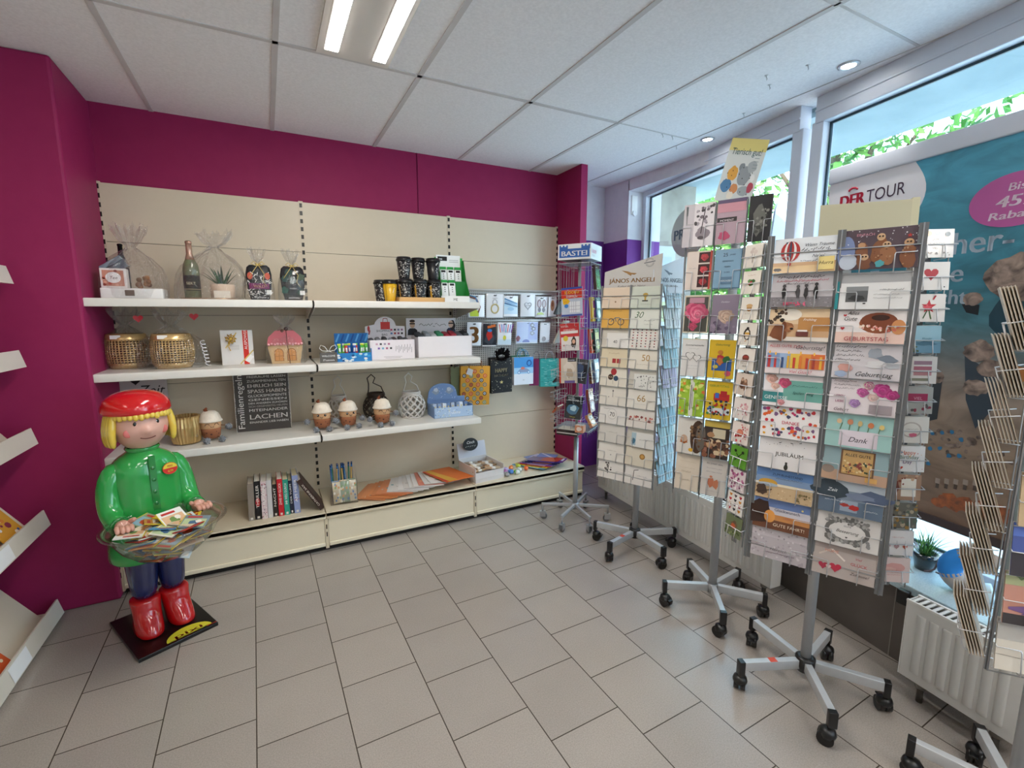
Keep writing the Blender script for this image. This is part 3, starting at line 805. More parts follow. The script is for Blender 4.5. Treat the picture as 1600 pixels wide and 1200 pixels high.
for r, (yy, zz, n) in enumerate(((.085, .14, 3), (.03, .045, 2))):
    for k in range(n):
        p = B('print'); p.box(-.024, .024, 0, .02, 0, .095, '#f2f2f0', bev=.002); p.flat(rect(-.016, .075, .016, .09), -.0004, '#1c1c1c')
        for j in range(3): p.flat(ell(0, .062 - .015*j, .0035, .004), -.0004, '#333')
        p.box(-.022, .022, .001, .019, .0955, .115, g)
        tag(p.build('white_pack', loc=(1.19 - .05 + .055*k - (.012 if r else 0), 3.16 + yy, Z1 + zz), rot=(R(-10), 0, 0)), 'small white pack with black header in the %s row of the green display' % ['upper', 'lower'][r], 'pack', 'white packs in the %s row of the green display' % ['upper', 'lower'][r])

# ---- middle shelf, left: two gold baskets, gift box, gingerbread house
def gold_basket(x, y, label, seed, rz=0):
    t = empty('gold_basket', (x, y, Z2), rz, label, 'basket', 'gold cane baskets in cellophane')
    q = B('gold'); gcol = '#e0bd84'
    q.lathe([(.0001, .004), (.075, .004), (.085, .0), (.092, .02), (.095, .03)], gcol, seg=36); q.build('foot', t); q = B('gold'); q.lathe([(.098, .158), (.096, .165), (.09, .19), (.086, .192), (.090, .165), (.093, .157)], gcol, seg=36)
    q.build('rim', t)
    q = B('gold'); n = 40
    for k in range(n):
        a = 2*PI*k/n; q.tube([(.095*math.cos(a), .095*math.sin(a), .026), (.101*math.cos(a), .101*math.sin(a), .09), (.097*math.cos(a), .097*math.sin(a), .16)], .0034, gcol, seg=4)
    for k in range(11):
        zz = .03 + .0125*k; rr = .095 + .006*math.sin(PI*k/10); q.tube([(rr*math.cos(2*PI*j/36), rr*math.sin(2*PI*j/36), zz) for j in range(36)], .0032, gcol, seg=4, closed=True)
    q.build('cane_weave', t)
    q = B('matte'); q.lathe([(.0001, .01), (.085, .012), (.091, .09), (.087, .155), (.0001, .150)], '#2e2018', seg=30); q.build('filling', t)
    q = B('print'); q.box(-.05, -.005, -.093, -.091, .165, .185, '#f0ede8'); q.build('price_tag', t)
    cello(t, 0, 0, 0, .135 if seed == 21 else .165, .115, .33, .235, seed)
    return t
gold_basket(-.70, 3.32, 'smaller gold cane basket in cellophane against the berry wall', 21)
t = gold_basket(-.478, 3.22, 'large gold cane basket in cellophane with curly silver ribbon', 22)
q = B('foil'); pts = []
for k in range(40): f = k/39; pts.append((.15 + .02*f + .012*math.cos(k*1.15), -.07, .15 - .14*f + .006*math.sin(k*1.15)))
q.tube(pts, .0025, '#e8e6ea', seg=4); q.build('curling_ribbon', t)
for hx, hz in ((-.13, .275), (.12, .285)): q = B('foil'); q.prism(heart(hx, hz, .022), -.05, -.045, '#b81f2c'); q.build('red_heart', t)
t = empty('gift_box', (-.163, 3.22, Z2), R(2), 'white gift box with gold bow and red stripe on the second shelf', 'box')
q = B('print'); q.box(-.083, .083, 0, .05, 0, .205, '#e3e0dd', bev=.003)
q.flat(rect(.030, .002, .058, .203), -.0006, '#d5301f'); q.text('AUSPOWER', .052, .09, .022, '#f5f0ee', y=-.001, rot=PI/2)
q.flat(bar(-.06, .10, .0, .19, .006), -.0006, '#d6bb6a'); q.flat(bar(.01, .004, .082, .085, .006), -.0008, '#d6bb6a'); q.flat([(.034, .025), (.064, .06), (.082, .045), (.055, .01)], -.0012, '#f5f4f2')
for k in range(5): q.flat(rect(-.03, .09 + .006*k, .01, .092 + .006*k), -.0006, '#b9b6b2')
q.build('carton', t)
q = B('foil')
for k in range(9):
    a = k*2*PI/9; q.tube([(-.03, -.006, .155), (-.03 + .028*math.cos(a), -.02, .155 + .028*math.sin(a)), (-.03 + .02*math.cos(a+.6), -.026, .155 + .02*math.sin(a+.6)), (-.03, -.01, .155)], .0035, '#c9a040', seg=5)
q.tube([(-.03, -.01, .14), (-.045, -.015, .11), (-.035, -.012, .085)], .003, '#c9a040', seg=5); q.ball((-.03, -.015, .155), .008, '#e0c060'); q.build('bow', t)
t = empty('gingerbread_house', (.095, 3.22, Z2), R(-4), 'little wooden house with pink roof in cellophane on the second shelf', 'gift')
q = B('matte')
q.prism([(-.078, 0), (.078, 0), (.095, .10), (.088, .115), (-.088, .115), (-.095, .10)], -.04, .06, '#dcbb8c')
for wx in (-.037, .033):
    q.flat(ell(wx, .065, .026, .028, 12, 0, 180) + [(wx-.026, .015), (wx+.026, .015)], -.0408, '#a86e3a'); q.flat(ell(wx, .065, .021, .023, 12, 0, 180) + [(wx-.021, .018), (wx+.021, .018)], -.0414, '#dd9a55')
    q.flat(rect(wx-.001, .018, wx+.001, .087), -.042, '#a86e3a'); q.flat(rect(wx-.02, .045, wx+.02, .048), -.042, '#a86e3a')
q.build('house', t)
q = B('gloss'); q.prism([(-.098, .112), (.098, .112), (.09, .16), (.05, .20), (-.05, .20), (-.09, .16)], -.05, .07, '#c96a72')
for k in range(12): q.ball((-.09 + .0165*k, -.05, .116 + .004*(k % 2)), .008, '#e8a9ad', seg=8, rings=6)
q.build('roof', t)
q = B('foil'); q.tube([(.01, -.06, .21), (.012, -.07, .12), (.02, -.062, .04), (.024, -.07, -.04)], .0022, '#5a3a34', seg=5); q.ball((.01, -.05, .21), .012, '#4a3030'); q.ball((-.012, -.05, .198), .009, '#6a4a40'); q.build('ribbon', t)
cello(t, 0, 0, 0, .11, .075, .29, .225, 31, flare=.08)

# ---- middle shelf, centre
t = empty('slate_sign', (.328, 3.10, Z2), 0, 'tiny grey welcome sign with white wire bow beside the blue display', 'sign')
q = B('matte'); q.box(-.05, .05, 0, .012, 0, .062, '#5a5754'); q.text('WELCOME', 0, .036, .016, '#eee', y=-.0006, align='c'); q.text('ITommm', 0, .010, .018, '#eee', y=-.0006, align='c'); q.build('board', t)
q = B('enamel')
for s in (-1, 1): q.tube([(0, .004, .068), (s*.02, .004, .1), (s*.042, .004, .108), (s*.05, .004, .09), (s*.035, .004, .074), (0, .004, .072), (-s*.02, .004, .064)], .0022, '#f0eeea', seg=5)
q.build('wire_bow', t)
t = empty('toy_display', (.487, 3.16, Z2), R(-3), 'blue cardboard counter display full of small bright plastic toys', 'display')
q = B('print'); bl = '#2a7fc4'
q.box(-.105, .105, -.055, .06, 0, .004, bl); q.box(-.105, .105, -.057, -.053, 0, .055, bl); q.box(-.105, -.101, -.057, .06, 0, .08, bl); q.box(.101, .105, -.057, .06, 0, .08, bl)
q.box(-.11, .10, .056, .060, 0, .175, '#1f6bb3')
for k in range(7): q.flat(bar(-.10 + .03*k, .12, -.08 + .03*k, .17, .010), .0553, ['#58a5df', '#164f93'][k % 2])
for k in range(26): q.flat(blob(-.1 + .2*rnd.random(), .005 + .045*rnd.random(), .01, .007, rnd, 8), -.0577 - .0001*(k % 4), ['#d8e6ee', '#2f9fd6', '#9fd0e6', '#e8e8e8', '#1a4f86'][k % 5])
q.build('display_case', t)
for k in range(9):
    p = B('plastic'); c = ['#7ed23a', '#7ed23a', '#c73a2e', '#2a56b8', '#2a56b8', '#d0352c', '#49b83f', '#7ed23a', '#49b83f'][k]
    p.box(-.009, .009, -.009, .009, 0, .07, c, bev=.004); p.box(-.005, .005, -.013, -.009, .03, .055, '#f0f0f0', bev=.001); p.box(-.011, .011, -.006, .006, .07, .082, ['#d9e04a', '#e8e8e8', '#8ad14a'][k % 3], bev=.003)
    tag(p.build('plastic_toy', loc=(.487 - .085 + .021*k, 3.16 - .01 + .02*(k % 2), Z2 + .03), rot=(0, R(rnd.uniform(-8, 8)), 0)), 'small bright plastic toy standing in the blue display', 'toy', 'toys in the blue display')
t = empty('counter_display', (.73, 3.12, Z2), R(-1), 'white cardboard display box with a red handbag on its header', 'display')
q = B('print'); q.box(-.148, .148, 0, .004, 0, .13, '#e9e3e8'); q.box(-.148, -.144, 0, .16, 0, .13, '#ded8dc'); q.box(.144, .148, 0, .16, 0, .13, '#ded8dc'); q.box(-.148, .148, .156, .16, 0, .14, '#e4dee2'); q.box(-.148, .148, 0, .16, 0, .003, '#ddd')
hd = [(-.148, .13), (.12, .13), (.12, .215), (.06, .218)] + ell(0 - .015, .218, .072, .062, 14, 10, 170) + [(-.148, .215)]
q.prism(hd, .150, .154, '#ebe5ea')
y = .1494
q.flat(rect(-.045, .195, .018, .245), y, '#cf3b38'); q.tube([(-.03, y, .245), (-.025, y, .268), (0, y, .268), (.004, y, .245)], .002, '#cf3b38', seg=5)
q.text('SHOPPING', -.075, .178, .020, '#333', y=y); q.text('BAG', -.04, .152, .020, '#333', y=y)
for r in range(2):
    for k in range(4): q.flat(rect(.02 + .024*k, .185 - .025*r, .034 + .024*k, .198 - .025*r), y, ['#c9577a', '#2b2b2b', '#7a7f9c', '#8f6a88', '#5e83b8', '#b5382f', '#9b4d75', '#333'][r*4+k])
q.flat(ell(-.125, .20, .008, .02), y, '#c44'); q.flat(bar(-.125, .16, -.118, .19, .01), y, '#b55'); 
for r in range(2):
    for k in range(4): q.flat(rect(-.11 + .026*k + .013*r, .098 - .028*r, -.096 + .026*k + .013*r, .11 - .028*r), -.0006, ['#caa0b4', '#3a3a44', '#9c8fa8', '#b06f92', '#7b5aa8', '#6fa7c9', '#a85a7c', '#333'][r*4+k])
for k in range(12): q.flat(bar(.02 + .0095*k, .055 + .012*math.sin(k*2.1), .022 + .0095*k, .09 + .01*math.sin(k*3.3), .002), -.0006, '#3a3438')
q.flat(rect(-.06, .018, .06, .021), -.0006, '#b8b2b6'); q.flat(rect(-.05, .010, .05, .013), -.0006, '#b8b2b6')
q.build('display_case', t)
for k in range(7):
    p = B('matte'); c = ['#3a3a40', '#6b6d76', '#2a2a2e', '#8a8c94', '#4d4247', '#333338', '#57585e'][k]
    p.box(-.016, .016, -.03, .03, 0, .045, c, bev=.01)
    tag(p.build('folded_bag', loc=(.73 - .12 + .038*k, 3.12 + .07, Z2 + .095 + .004*(k % 3)), rot=(R(10), R(rnd.uniform(-20, 20)), 0)), 'rolled dark shopping bag in the white display box', 'bag', 'rolled bags in the white display box')
t = empty('counter_display', (1.11, 3.15, Z2), R(1), 'plain white display box with a photo header of two people in dark glasses', 'display')
q = B('print'); q.box(-.20, .20, 0, .004, 0, .145, '#ece7ea'); q.box(-.20, -.196, 0, .16, 0, .14, '#dcd7da'); q.box(.196, .20, 0, .16, 0, .145, '#dcd7da'); q.box(-.20, .20, .156, .16, 0, .15, '#dfdadd'); q.box(-.20, .20, 0, .16, 0, .003, '#ddd')
q.box(-.235, .135, .161, .164, .10, .27, '#dcd8dc'); y = .1604
for cx, c, sk in ((-.19, '#22222a', '#c9a488'), (.10, '#2e3550', '#caa590')):
    q.flat([(cx-.035, .15), (cx+.038, .15), (cx+.035, .185), (cx+.018, .198), (cx-.018, .198), (cx-.032, .185)], y, c); q.flat(ell(cx, .225, .019, .026), y - .0004, sk)
    q.flat(rect(cx-.019, .226, cx+.019, .235), y - .0008, '#141414')
q.flat(ell(-.19, .249, .020, .010), y - .0006, '#3a2a20'); q.flat(blob(.113, .215, .022, .038, rnd, 12, .1), y - .0003, '#2a1d1a'); q.flat(ell(.10, .225, .016, .024), y - .0005, '#caa590')
rg = random.Random(3); px = -.14
for k in range(12): q.flat(bar(px, .22 + .01*math.sin(k*1.9), px + .016, .222 + .012*math.sin(k*2.7+1), .003), y, '#222'); px += .017
q.build('display_case', t)
for k in range(8):
    p = B('matte'); c = ['#3c4048', '#808890', '#b8bcc0', '#2e8a64', '#a32338', '#a32338', '#5a6068', '#30343a'][k]
    p.box(-.022, .022, -.05, .05, 0, .03, c, bev=.01)
    tag(p.build('glasses_case', loc=(1.11 - .17 + .048*k, 3.15 + .08, Z2 + .135 + .006*(k % 2)), rot=(R(14), R(rnd.uniform(-10, 10)), 0)), 'soft spectacle case lying in the plain white display box', 'case', 'cases in the plain white display box')

# ---- third shelf: pictures, gold bowl, plush toys, lanterns, blue display
t = empty('canvas_picture', (-.705, 3.43, Z3), 0, 'white wooden picture with a black heart and the word Zeit behind the figure', 'picture')
q = B('print'); q.M = Matrix.Rotation(R(-4), 4, 'X'); q.box(-.155, .145, 0, .018, 0, .40, '#bdb5b2', bev=.002)
q.prism(heart(-.005, .345, .026), -.001, 0, '#241d1c'); q.text('NIMM DIR', -.115, .238, .046, '#2a2422', y=-.0008, sx=.55); q.text('Zeit', .000, .255, .088, '#211b1a', y=-.0008, shear=.35, sx=.85)
for k in range(5): q.text(['FÜR TRÄUME', 'Freunde', 'FAMILIE', 'das Leben', 'LIEBE'][k], -.005, .185 - .042*k, .032, '#3a3230', y=-.0008, align='c', shear=.2*(k % 2))
q.build('board', t)
t = empty('gold_bowl', (-.452, 3.19, Z3), 0, 'pleated gold candle bowl behind the figure on the third shelf', 'bowl')
q = B('polished'); n = 56; rings = []
for r, zz in ((.05, 0), (.066, .008), (.075, .05), (.078, .10), (.072, .15), (.074, .16), (.068, .16), (.066, .14), (.07, .09), (.05, .012)):
    rings.append([((r + (.0022 if k % 2 else -.0022))*math.cos(2*PI*k/n), (r + (.0022 if k % 2 else -.0022))*math.sin(2*PI*k/n), zz) for k in range(n)])
q.loft(rings, '#c9a870', smooth=False); q.build('bowl', t)

def plush(x, y, label, face, rz=0):
    """bubble-tea cup plush: cream cap, tan body, brown lower half with pearls, four grey pompoms on cords"""
    t = empty('plush_toy', (x, y, Z3), rz, label, 'plush toy', 'bubble tea cup plush toys')
    q = B('fuzzy'); q.lathe([(.0001, .018), (.038, .018), (.046, .03), (.050, .06), (.051, .078)], '#a0694c', seg=28)
    q.lathe([(.051, .078), (.053, .082), (.0535, .12), (.050, .128), (.0001, .130)], '#dcae85', seg=28); body = q.build('body', t)
    q = B('fuzzy'); q.lathe([(.054, .116), (.060, .115), (.062, .120), (.056, .127), (.052, .142), (.044, .162), (.028, .175), (.0001, .179)], '#ece0d0', seg=28); q.build('cap', t)
    q = B('fuzzy'); q.tube([(-.012, 0, .170), (-.022, 0, .185), (-.012, 0, .196)], [.009, .010, .005], '#8c4f38', seg=8); q.build('straw', t)
    q = B('matte')
    def curve(pts, wd, col, r=.0555):
        P = []
        for u, v in pts: a = -PI/2 + u/r; P.append(((r+.001)*math.cos(a), (r+.001)*math.sin(a), v))
        q.tube(P, wd, col, seg=5)
    if face == 0:
        for s in (-1, 1): curve([(s*.036, .098), (s*.031, .107), (s*.024, .110), (s*.016, .107), (s*.012, .1)], .0014, '#2a1a16')
    else:
        for s in (-1, 1):
            a = -PI/2 + s*.4; q.ball((.0535*math.cos(a), .0535*math.sin(a), .102), .0075, '#1d1312', seg=12, rings=8); q.ball((.061*math.cos(a), .061*math.sin(a), .105), .0024, '#fff', seg=6, rings=5)
    curve([(-.009, .096), (-.005, .088), (0, .092), (.005, .088), (.009, .096)], .0013, '#2a1a16')
    if face: curve([(-.006, .091), (0, .082), (.006, .091)], .0013, '#2a1a16')
    for u, v, r in ((-.028, .055, .0055), (-.006, .046, .006), (.02, .060, .005), (.034, .046, .0045), (-.042, .044, .004), (.006, .066, .0035)):
        rr = .046; a = -PI/2 + u/rr; q.ball((rr*math.cos(a), rr*math.sin(a), v), r, '#5a2a22', seg=8, rings=6)
    q.build('stitched_face', body)
    for k, (px, py, pz, hz) in enumerate(((-.088, -.02, .05 + .01*face, .075), (.086, -.02, .075 - .02*face, .09), (-.034, -.078, .018, .03), (.042, -.075, .018, .03))):
        q = B('fuzzy'); rg = random.Random(k + int(x*100)); n = 0
        q.ball((px, py, pz), .0175, '#7d8086', seg=12, rings=8)
        for j in range(70):
            th = math.acos(rg.uniform(-1, 1)); ph = rg.uniform(0, 2*PI); d = Vector((math.sin(th)*math.cos(ph), math.sin(th)*math.sin(ph), math.cos(th)))
            p0 = Vector((px, py, pz)) + d*.015; p1 = Vector((px, py, pz)) + d*.0225
            q.tube([p0, p1], .0022, ['#c9ccd2', '#6d7178', '#9a9da5', '#e4e6ea'][j % 4], seg=3, r1=.0006)
        q.tube([(px*.55, py*.55 - .01, hz), (px*.8, py*.85, hz - .004), (px, py, pz)], .0028, '#7d5a48', seg=5); q.build('pompom', t)
    return t
plush(-.33, 3.19, 'bubble tea cup plush with closed smiling eyes beside the gold bowl', 0, R(12))
plush(.275, 3.17, 'bubble tea cup plush with open eyes, left one of the pair at the shelf joint', 1, R(-8))
plush(.432, 3.16, 'bubble tea cup plush with open eyes, right one of the pair at the shelf joint', 1, R(10))
plush(.645, 3.13, 'bubble tea cup plush with closed smiling eyes in front of the dark lantern', 0, R(4))
t = empty('slate_picture', (-.055, 3.33, Z3), R(-2), 'dark grey board with white family rules lettering', 'picture')
q = B('print'); q.M = Matrix.Rotation(R(-5), 4, 'X'); q.box(-.155, .155, 0, .012, 0, .378, '#4a4541')
rg = random.Random(2)
for k in range(30):
    for s in (-1, 1): q.flat(blob(s*.1545, .378*k/30 + .006, .0025, .008, rg, 6, .5), -.0006, '#cfc9c2')
q.text('Familienregeln', -.108, .015, .052, '#e8e3dc', y=-.001, rot=PI/2, w=.345)
for k, (s, h) in enumerate((('FREIRÄUME LASSEN', .020), ('ZUSAMMENHALTEN', .022), ('EHRLICH SEIN', .030), ('SPASS HABEN', .032), ('GLÜCKSMOMENTE', .022), ('GENIESSEN', .020), ('DEN ANDEREN ZUHÖREN', .016), ('SICH GEGENSEITIG HELFEN', .016), ('MITEINANDER', .024), ('LACHEN', .042), ('EINANDER LIEB HABEN', .018))):
    zt = [.335, .308, .275, .240, .214, .190, .169, .149, .122, .074, .048][k]
    q.text(s, -.082, zt, h, '#e8e3dc' if k % 4 != 3 or k == 3 else '#b9b3ab', y=-.001, w=.222, bold=.02 if k in (2, 3, 9) else 0)
q.build('board', t)

def lantern(x, y, label, col, R0, h, loopx, mat='enamel'):
    t = empty('lantern', (x, y, Z3), 0, label, 'lantern', 'lattice lanterns on the third shelf')
    q = B(mat); n = 11
    def rad(f): return R0*(.62 + .38*math.sin(PI*min(1, max(0, f*.93 + .07)))**.8) if True else 0
    for s in (-1, 1):
        for k in range(n):
            for off in (0, .1):
                pts = []
                for j in range(11):
                    f = j/10; a = 2*PI*k/n + s*f*1.7 + off; r = rad(f); pts.append((r*math.cos(a), r*math.sin(a), .008 + h*f))
                q.tube(pts, .0026, col, seg=5)
    q.build('lattice', t)
    q = B(mat)
    for zz, r in ((.006, rad(0)), (.012, rad(0)*.98), (h + .008, rad(1)), (h + .018, rad(1)*1.02), (h + .028, rad(1)*.98)): q.tube([(r*math.cos(2*PI*j/28), r*math.sin(2*PI*j/28), zz) for j in range(28)], .0058, col, seg=6, closed=True) if zz > .05 else None
    q.build('rim', t); q = B(mat); q.tube([(rad(0)*math.cos(2*PI*j/28), rad(0)*math.sin(2*PI*j/28), .008) for j in range(28)], .0058, col, seg=6, closed=True); q.lathe([(.0001, .0), (rad(0), .0), (rad(0), .006), (.0001, .006)], col, seg=24); q.build('base', t)
    q = B('clear_plastic'); q.lathe([(R0*.45, .008), (R0*.5, .01), (R0*.5, h*.9)], '#fff', seg=24, cap=False); q.build('glass_insert', t)
    q = B('matte'); r = rad(1); pts = [(-r, 0, h + .02), (-r*.9, -.01, h + .06), (loopx - .02, -.01, h + .10), (loopx - .028, -.01, h + .14), (loopx, -.01, h + .165), (loopx + .025, -.01, h + .14), (loopx + .01, -.01, h + .105), (r*.6, -.01, h + .075), (r, 0, h + .02)]
    q.tube(pts, .0042, col, seg=6); q.build('rope_handle', t)
lantern(.405, 3.37, 'white lattice lantern hidden behind the pair of plush toys', '#c9c2bb', .075, .15, 0)
lantern(.655, 3.36, 'dark brown lattice lantern behind a plush toy', '#3b2e26', .092, .15, -.03)
lantern(.888, 3.28, 'white lattice lantern standing alone in the middle of the third shelf', '#dedad6', .096, .155, -.02)
t = empty('counter_display', (1.155, 3.20, Z3), R(-2), 'light blue starry counter display at the end of the third shelf', 'display')
q = B('print'); c = '#7f9cc8'
q.box(-.145, .145, -.07, -.066, 0, .075, '#a9c2e0'); q.box(-.145, -.141, -.07, .11, 0, .085, c); q.box(.141, .145, -.07, .11, 0, .085, c); q.box(-.145, .145, -.07, .11, 0, .003, c)
q.box(-.145, .145, .106, .11, 0, .12, c); q.prism([(-.145, .10), (.09, .10), (.075, .17)] + ell(-.03, .17, .1, .055, 12, 5, 175) + [(-.135, .17)], .100, .104, '#7c98c4')
rg = random.Random(8)
for k in range(40): q.flat(star(-.14 + .28*rg.random(), .005 + .065*rg.random(), .005, 5), -.0706, ['#dfe9f6', '#e6d98c', '#5f82b6'][k % 3])
for k in range(22): q.flat(ell(-.13 + .2*rg.random(), .11 + .1*rg.random(), .003, .003, 6), .0994, '#cfdcf0')
q.text('Träume', 0, .024, .03, '#f2f4fa', y=-.0712, align='c', shear=.3)
for sx in (-.08, .02): q.flat(blob(sx, .165, .028, .02, rg), .0992, '#9aa4b4'); q.flat(blob(sx, .178, .016, .014, rg), .0990, '#c9ced6')
q.build('display_case', t)
for k in range(8):
    p = B('print'); p.box(-.014, .014, -.03, .03, 0, .06, ['#b7c7de', '#8aa2c6', '#dfe6f0', '#6d89b4'][k % 4], bev=.003); p.flat(star(0, .035, .009), -.0306, '#eed98a')
    tag(p.build('small_pack', loc=(1.155 - .12 + .034*k, 3.20 + .02, Z3 + .03), rot=(R(-8), R(rnd.uniform(-6, 6)), 0)), 'small blue pack in the starry light blue display', 'pack', 'packs in the starry display')

# ================================================================== goods on the base shelves
# books, a row of nine upright and one leaning
books = [('#8a7f74', '#c9bfb2', .033, .232, 'faded beige book, first of the upright row', ''),
 ('#191718', '#e6e0d6', .034, .240, 'black book with a red oval on its spine', 'THRILLER'),
 ('#d6c2c4', '#e6e0d6', .031, .236, 'pink and black patterned book', 'HERZEN'),
 ('#c9c6c6', '#e6e0d6', .026, .238, 'plain pale grey book', ''),
 ('#2b2420', '#d8c9a8', .027, .205, 'short dark brown book', 'NACHT'),
 ('#c2202c', '#efe6da', .030, .236, 'red book with white lettering', 'ZWEI IM GLÜCK'),
 ('#2f9a86', '#e9dcb8', .030, .228, 'teal green book with white lettering', 'IHR WEG DURCH'),
 ('#23283c', '#e5d8b4', .021, .215, 'thin navy book', 'DER TURM'),
 ('#8f9bc4', '#e8dcb6', .034, .245, 'light blue book at the right end of the upright row', 'AM MEER')]
x = -.175
rg = random.Random(5)
def book(w, h, d, cov, pag):
    q = B('print')
    q.box(0, .0022, 0, d, 0, h, cov); q.box(w - .0022, w, 0, d, 0, h, cov); q.box(0, w, -.0015, .0025, 0, h, cov); q.box(.0022, w - .0022, .002, d - .004, .003, h - .004, pag, mat='matte')
    return q
for k, (c, pg, wd, h, lab, tx) in enumerate(books):
    q = book(wd, h, .16, c, pg)
    if tx: q.text(tx, wd*.68, h*.30, wd*.62, '#f3eee6', y=-.002, rot=PI/2, w=h*.6)
    if k == 1: q.flat(ell(wd/2, h*.45, wd*.36, h*.12), -.0018, '#b3262c')
    if k == 2:
        for j in range(40): q.flat(rect(*(lambda a, b_: (a, b_, a + .004, b_ + .006))(rg.uniform(0, wd-.004), rg.uniform(0, h-.01))), -.0018, ['#2a2326', '#b04a5a', '#f0e6e4'][j % 3])
    if k == 8: q.flat(rect(0, h*.36, wd, h*.37), -.0018, '#a33')
    q.flat(rect(wd*.3, .006, wd*.7, .02), -.0019, '#d8d2c8')
    tag(q.build('book', loc=(x, 3.11 + .006*math.sin(k*2), Z4), rot=(0, R(1.5 - .3*k), R(rnd.uniform(-1, 1)))), lab + ' on the bottom shelf', 'book', 'books on the bottom shelf')
    x += wd + .0025
q = book(.028, .245, .16, '#3a2620', '#d9ceb8'); q.text('CATHERINE SAX', .019, .03, .016, '#e8ddcf', y=-.002, rot=PI/2, w=.18)
tag(q.build('book', loc=(x + .110, 3.08, Z4 + .002), rot=(0, R(-31), 0)), 'dark brown book leaning against the upright row on the bottom shelf', 'book', 'books on the bottom shelf')

# pencil display: a clear box of packets with blue pencil tops
t = empty('pencil_display', (.385, 3.20, Z4), R(-6), 'clear tray of blue pencils and cellophane packets on the bottom shelf', 'display')
q = B('clear_plastic'); q.box(-.085, .085, -.085, -.083, 0, .10, '#fff'); q.box(-.085, -.083, -.085, .09, 0, .15, '#fff'); q.box(.083, .085, -.085, .09, 0, .15, '#fff'); q.box(-.085, .085, .088, .09, 0, .2, '#fff'); q.box(-.085, .085, -.085, .09, 0, .002, '#fff'); q.build('tray', t)
for k in range(12):
    p = B('gloss'); p.cyl((0, 0, 0), (0, 0, .20), .0055, ['#2f6fa8', '#3f8a6a', '#c9a35a', '#1f4f86'][k % 4], seg=6); p.cyl((0, 0, .20), (0, 0, .215), .0055, '#2b6cb0', seg=8); p.cyl((0, 0, .215), (0, 0, .23), .006, '#1c4f8c', seg=8)
    tag(p.build('pencil', loc=(.385 - .065 + .0118*k, 3.245 + .018*(k % 2), Z4 + .004), rot=(R(-4), R(rnd.uniform(-4, 4)), 0)), 'blue-topped pencil standing in the clear tray', 'pencil', 'pencils in the clear tray')
for k in range(6):
    p = B('foil'); p.box(-.03, .03, -.006, .006, 0, .14, ['#bdae90', '#8fa08a', '#c7bda6', '#7d8fa6'][k % 4], bev=.004)
    for j in range(14): p.flat(blob(rnd.uniform(-.024, .024), rnd.uniform(.01, .13), .006, .009, rnd, 7), -.0064 - .0001*(j % 3), ['#7fa06a', '#d8cba8', '#5f7fa8', '#c9905a', '#e9e4d6'][j % 5])
    tag(p.build('packet', loc=(.385 - .045 + .05*(k % 3)*.9, 3.135 + .03*(k // 3), Z4 + .004), rot=(R(-14), 0, R(rnd.uniform(-6, 6)))), 'shiny patterned packet in the clear pencil tray', 'packet', 'packets in the clear tray')

# papers fanned along the shelf
cols = ['#d08a5c', '#d88f5f', '#d98a55', '#cc7f4e', '#d8885a', '#d4865c', '#dad6d2', '#d9d3cf', '#e2dedb', '#d5cfca', '#dedad6', '#e3dfdc', '#cf7d6a', '#d9d5d1', '#e3e0de']
for k, c in enumerate(cols):
    x = .60 + .033*k; p = B('print'); p.box(-.105, .105, -.15, .15, 0, .0022, c)
    p.box(-.100, -.06, -.1502, -.1497, 0, .0021, c)
    rgk = random.Random(k)
    for j in range(5):
        u = rgk.uniform(-.09, .02); v = rgk.uniform(-.14, .05)
        p.add([(u, v, .0024), (u + .06, v, .0024), (u + .06, v + .02, .0024), (u, v + .02, .0024)], [(0, 1, 2, 3)], ['#e8e4e0', '#b7b1ac', '#c05a4a', '#4f8f96', '#e0a878'][(j + k) % 5])
    tag(p.build('paper_bag', loc=(x, 3.225 - .004*(k % 3), Z4 + .005 + .0030*k), rot=(R(-1.5), R(2.5), R(-28 + 1.6*k + rnd.uniform(-3, 3)))), ['orange paper gift bag fanned out on the bottom shelf', 'white printed paper gift bag fanned out on the bottom shelf'][0 if k < 6 else 1], 'paper bag', ['orange paper bags', 'white paper bags'][0 if k < 6 else 1])
p = B('print'); p.box(-.045, .045, -.03, .03, 0, .003, '#8fae7c'); tag(p.build('label_card', loc=(.555, 3.25, Z4 + .004), rot=(0, 0, R(-12))), 'small green card between the pencil tray and the orange bags', 'card')
p = B('print'); p.box(-.12, .12, -.165, .165, 0, .004, '#d9702e'); p.add([(-.118, -.16, .0043), (-.02, -.16, .0043), (-.06, .16, .0043), (-.118, .16, .0043)], [(0, 1, 2, 3)], '#d8a23c'); p.add([(-.118, -.16, .0046), (-.095, -.16, .0046), (-.105, .16, .0046), (-.118, .16, .0046)], [(0, 1, 2, 3)], '#c2352c')
tag(p.build('folder', loc=(1.12, 3.20, Z4 + .056), rot=(R(-2), R(3), R(14))), 'orange and yellow folder lying on the fanned papers', 'folder')

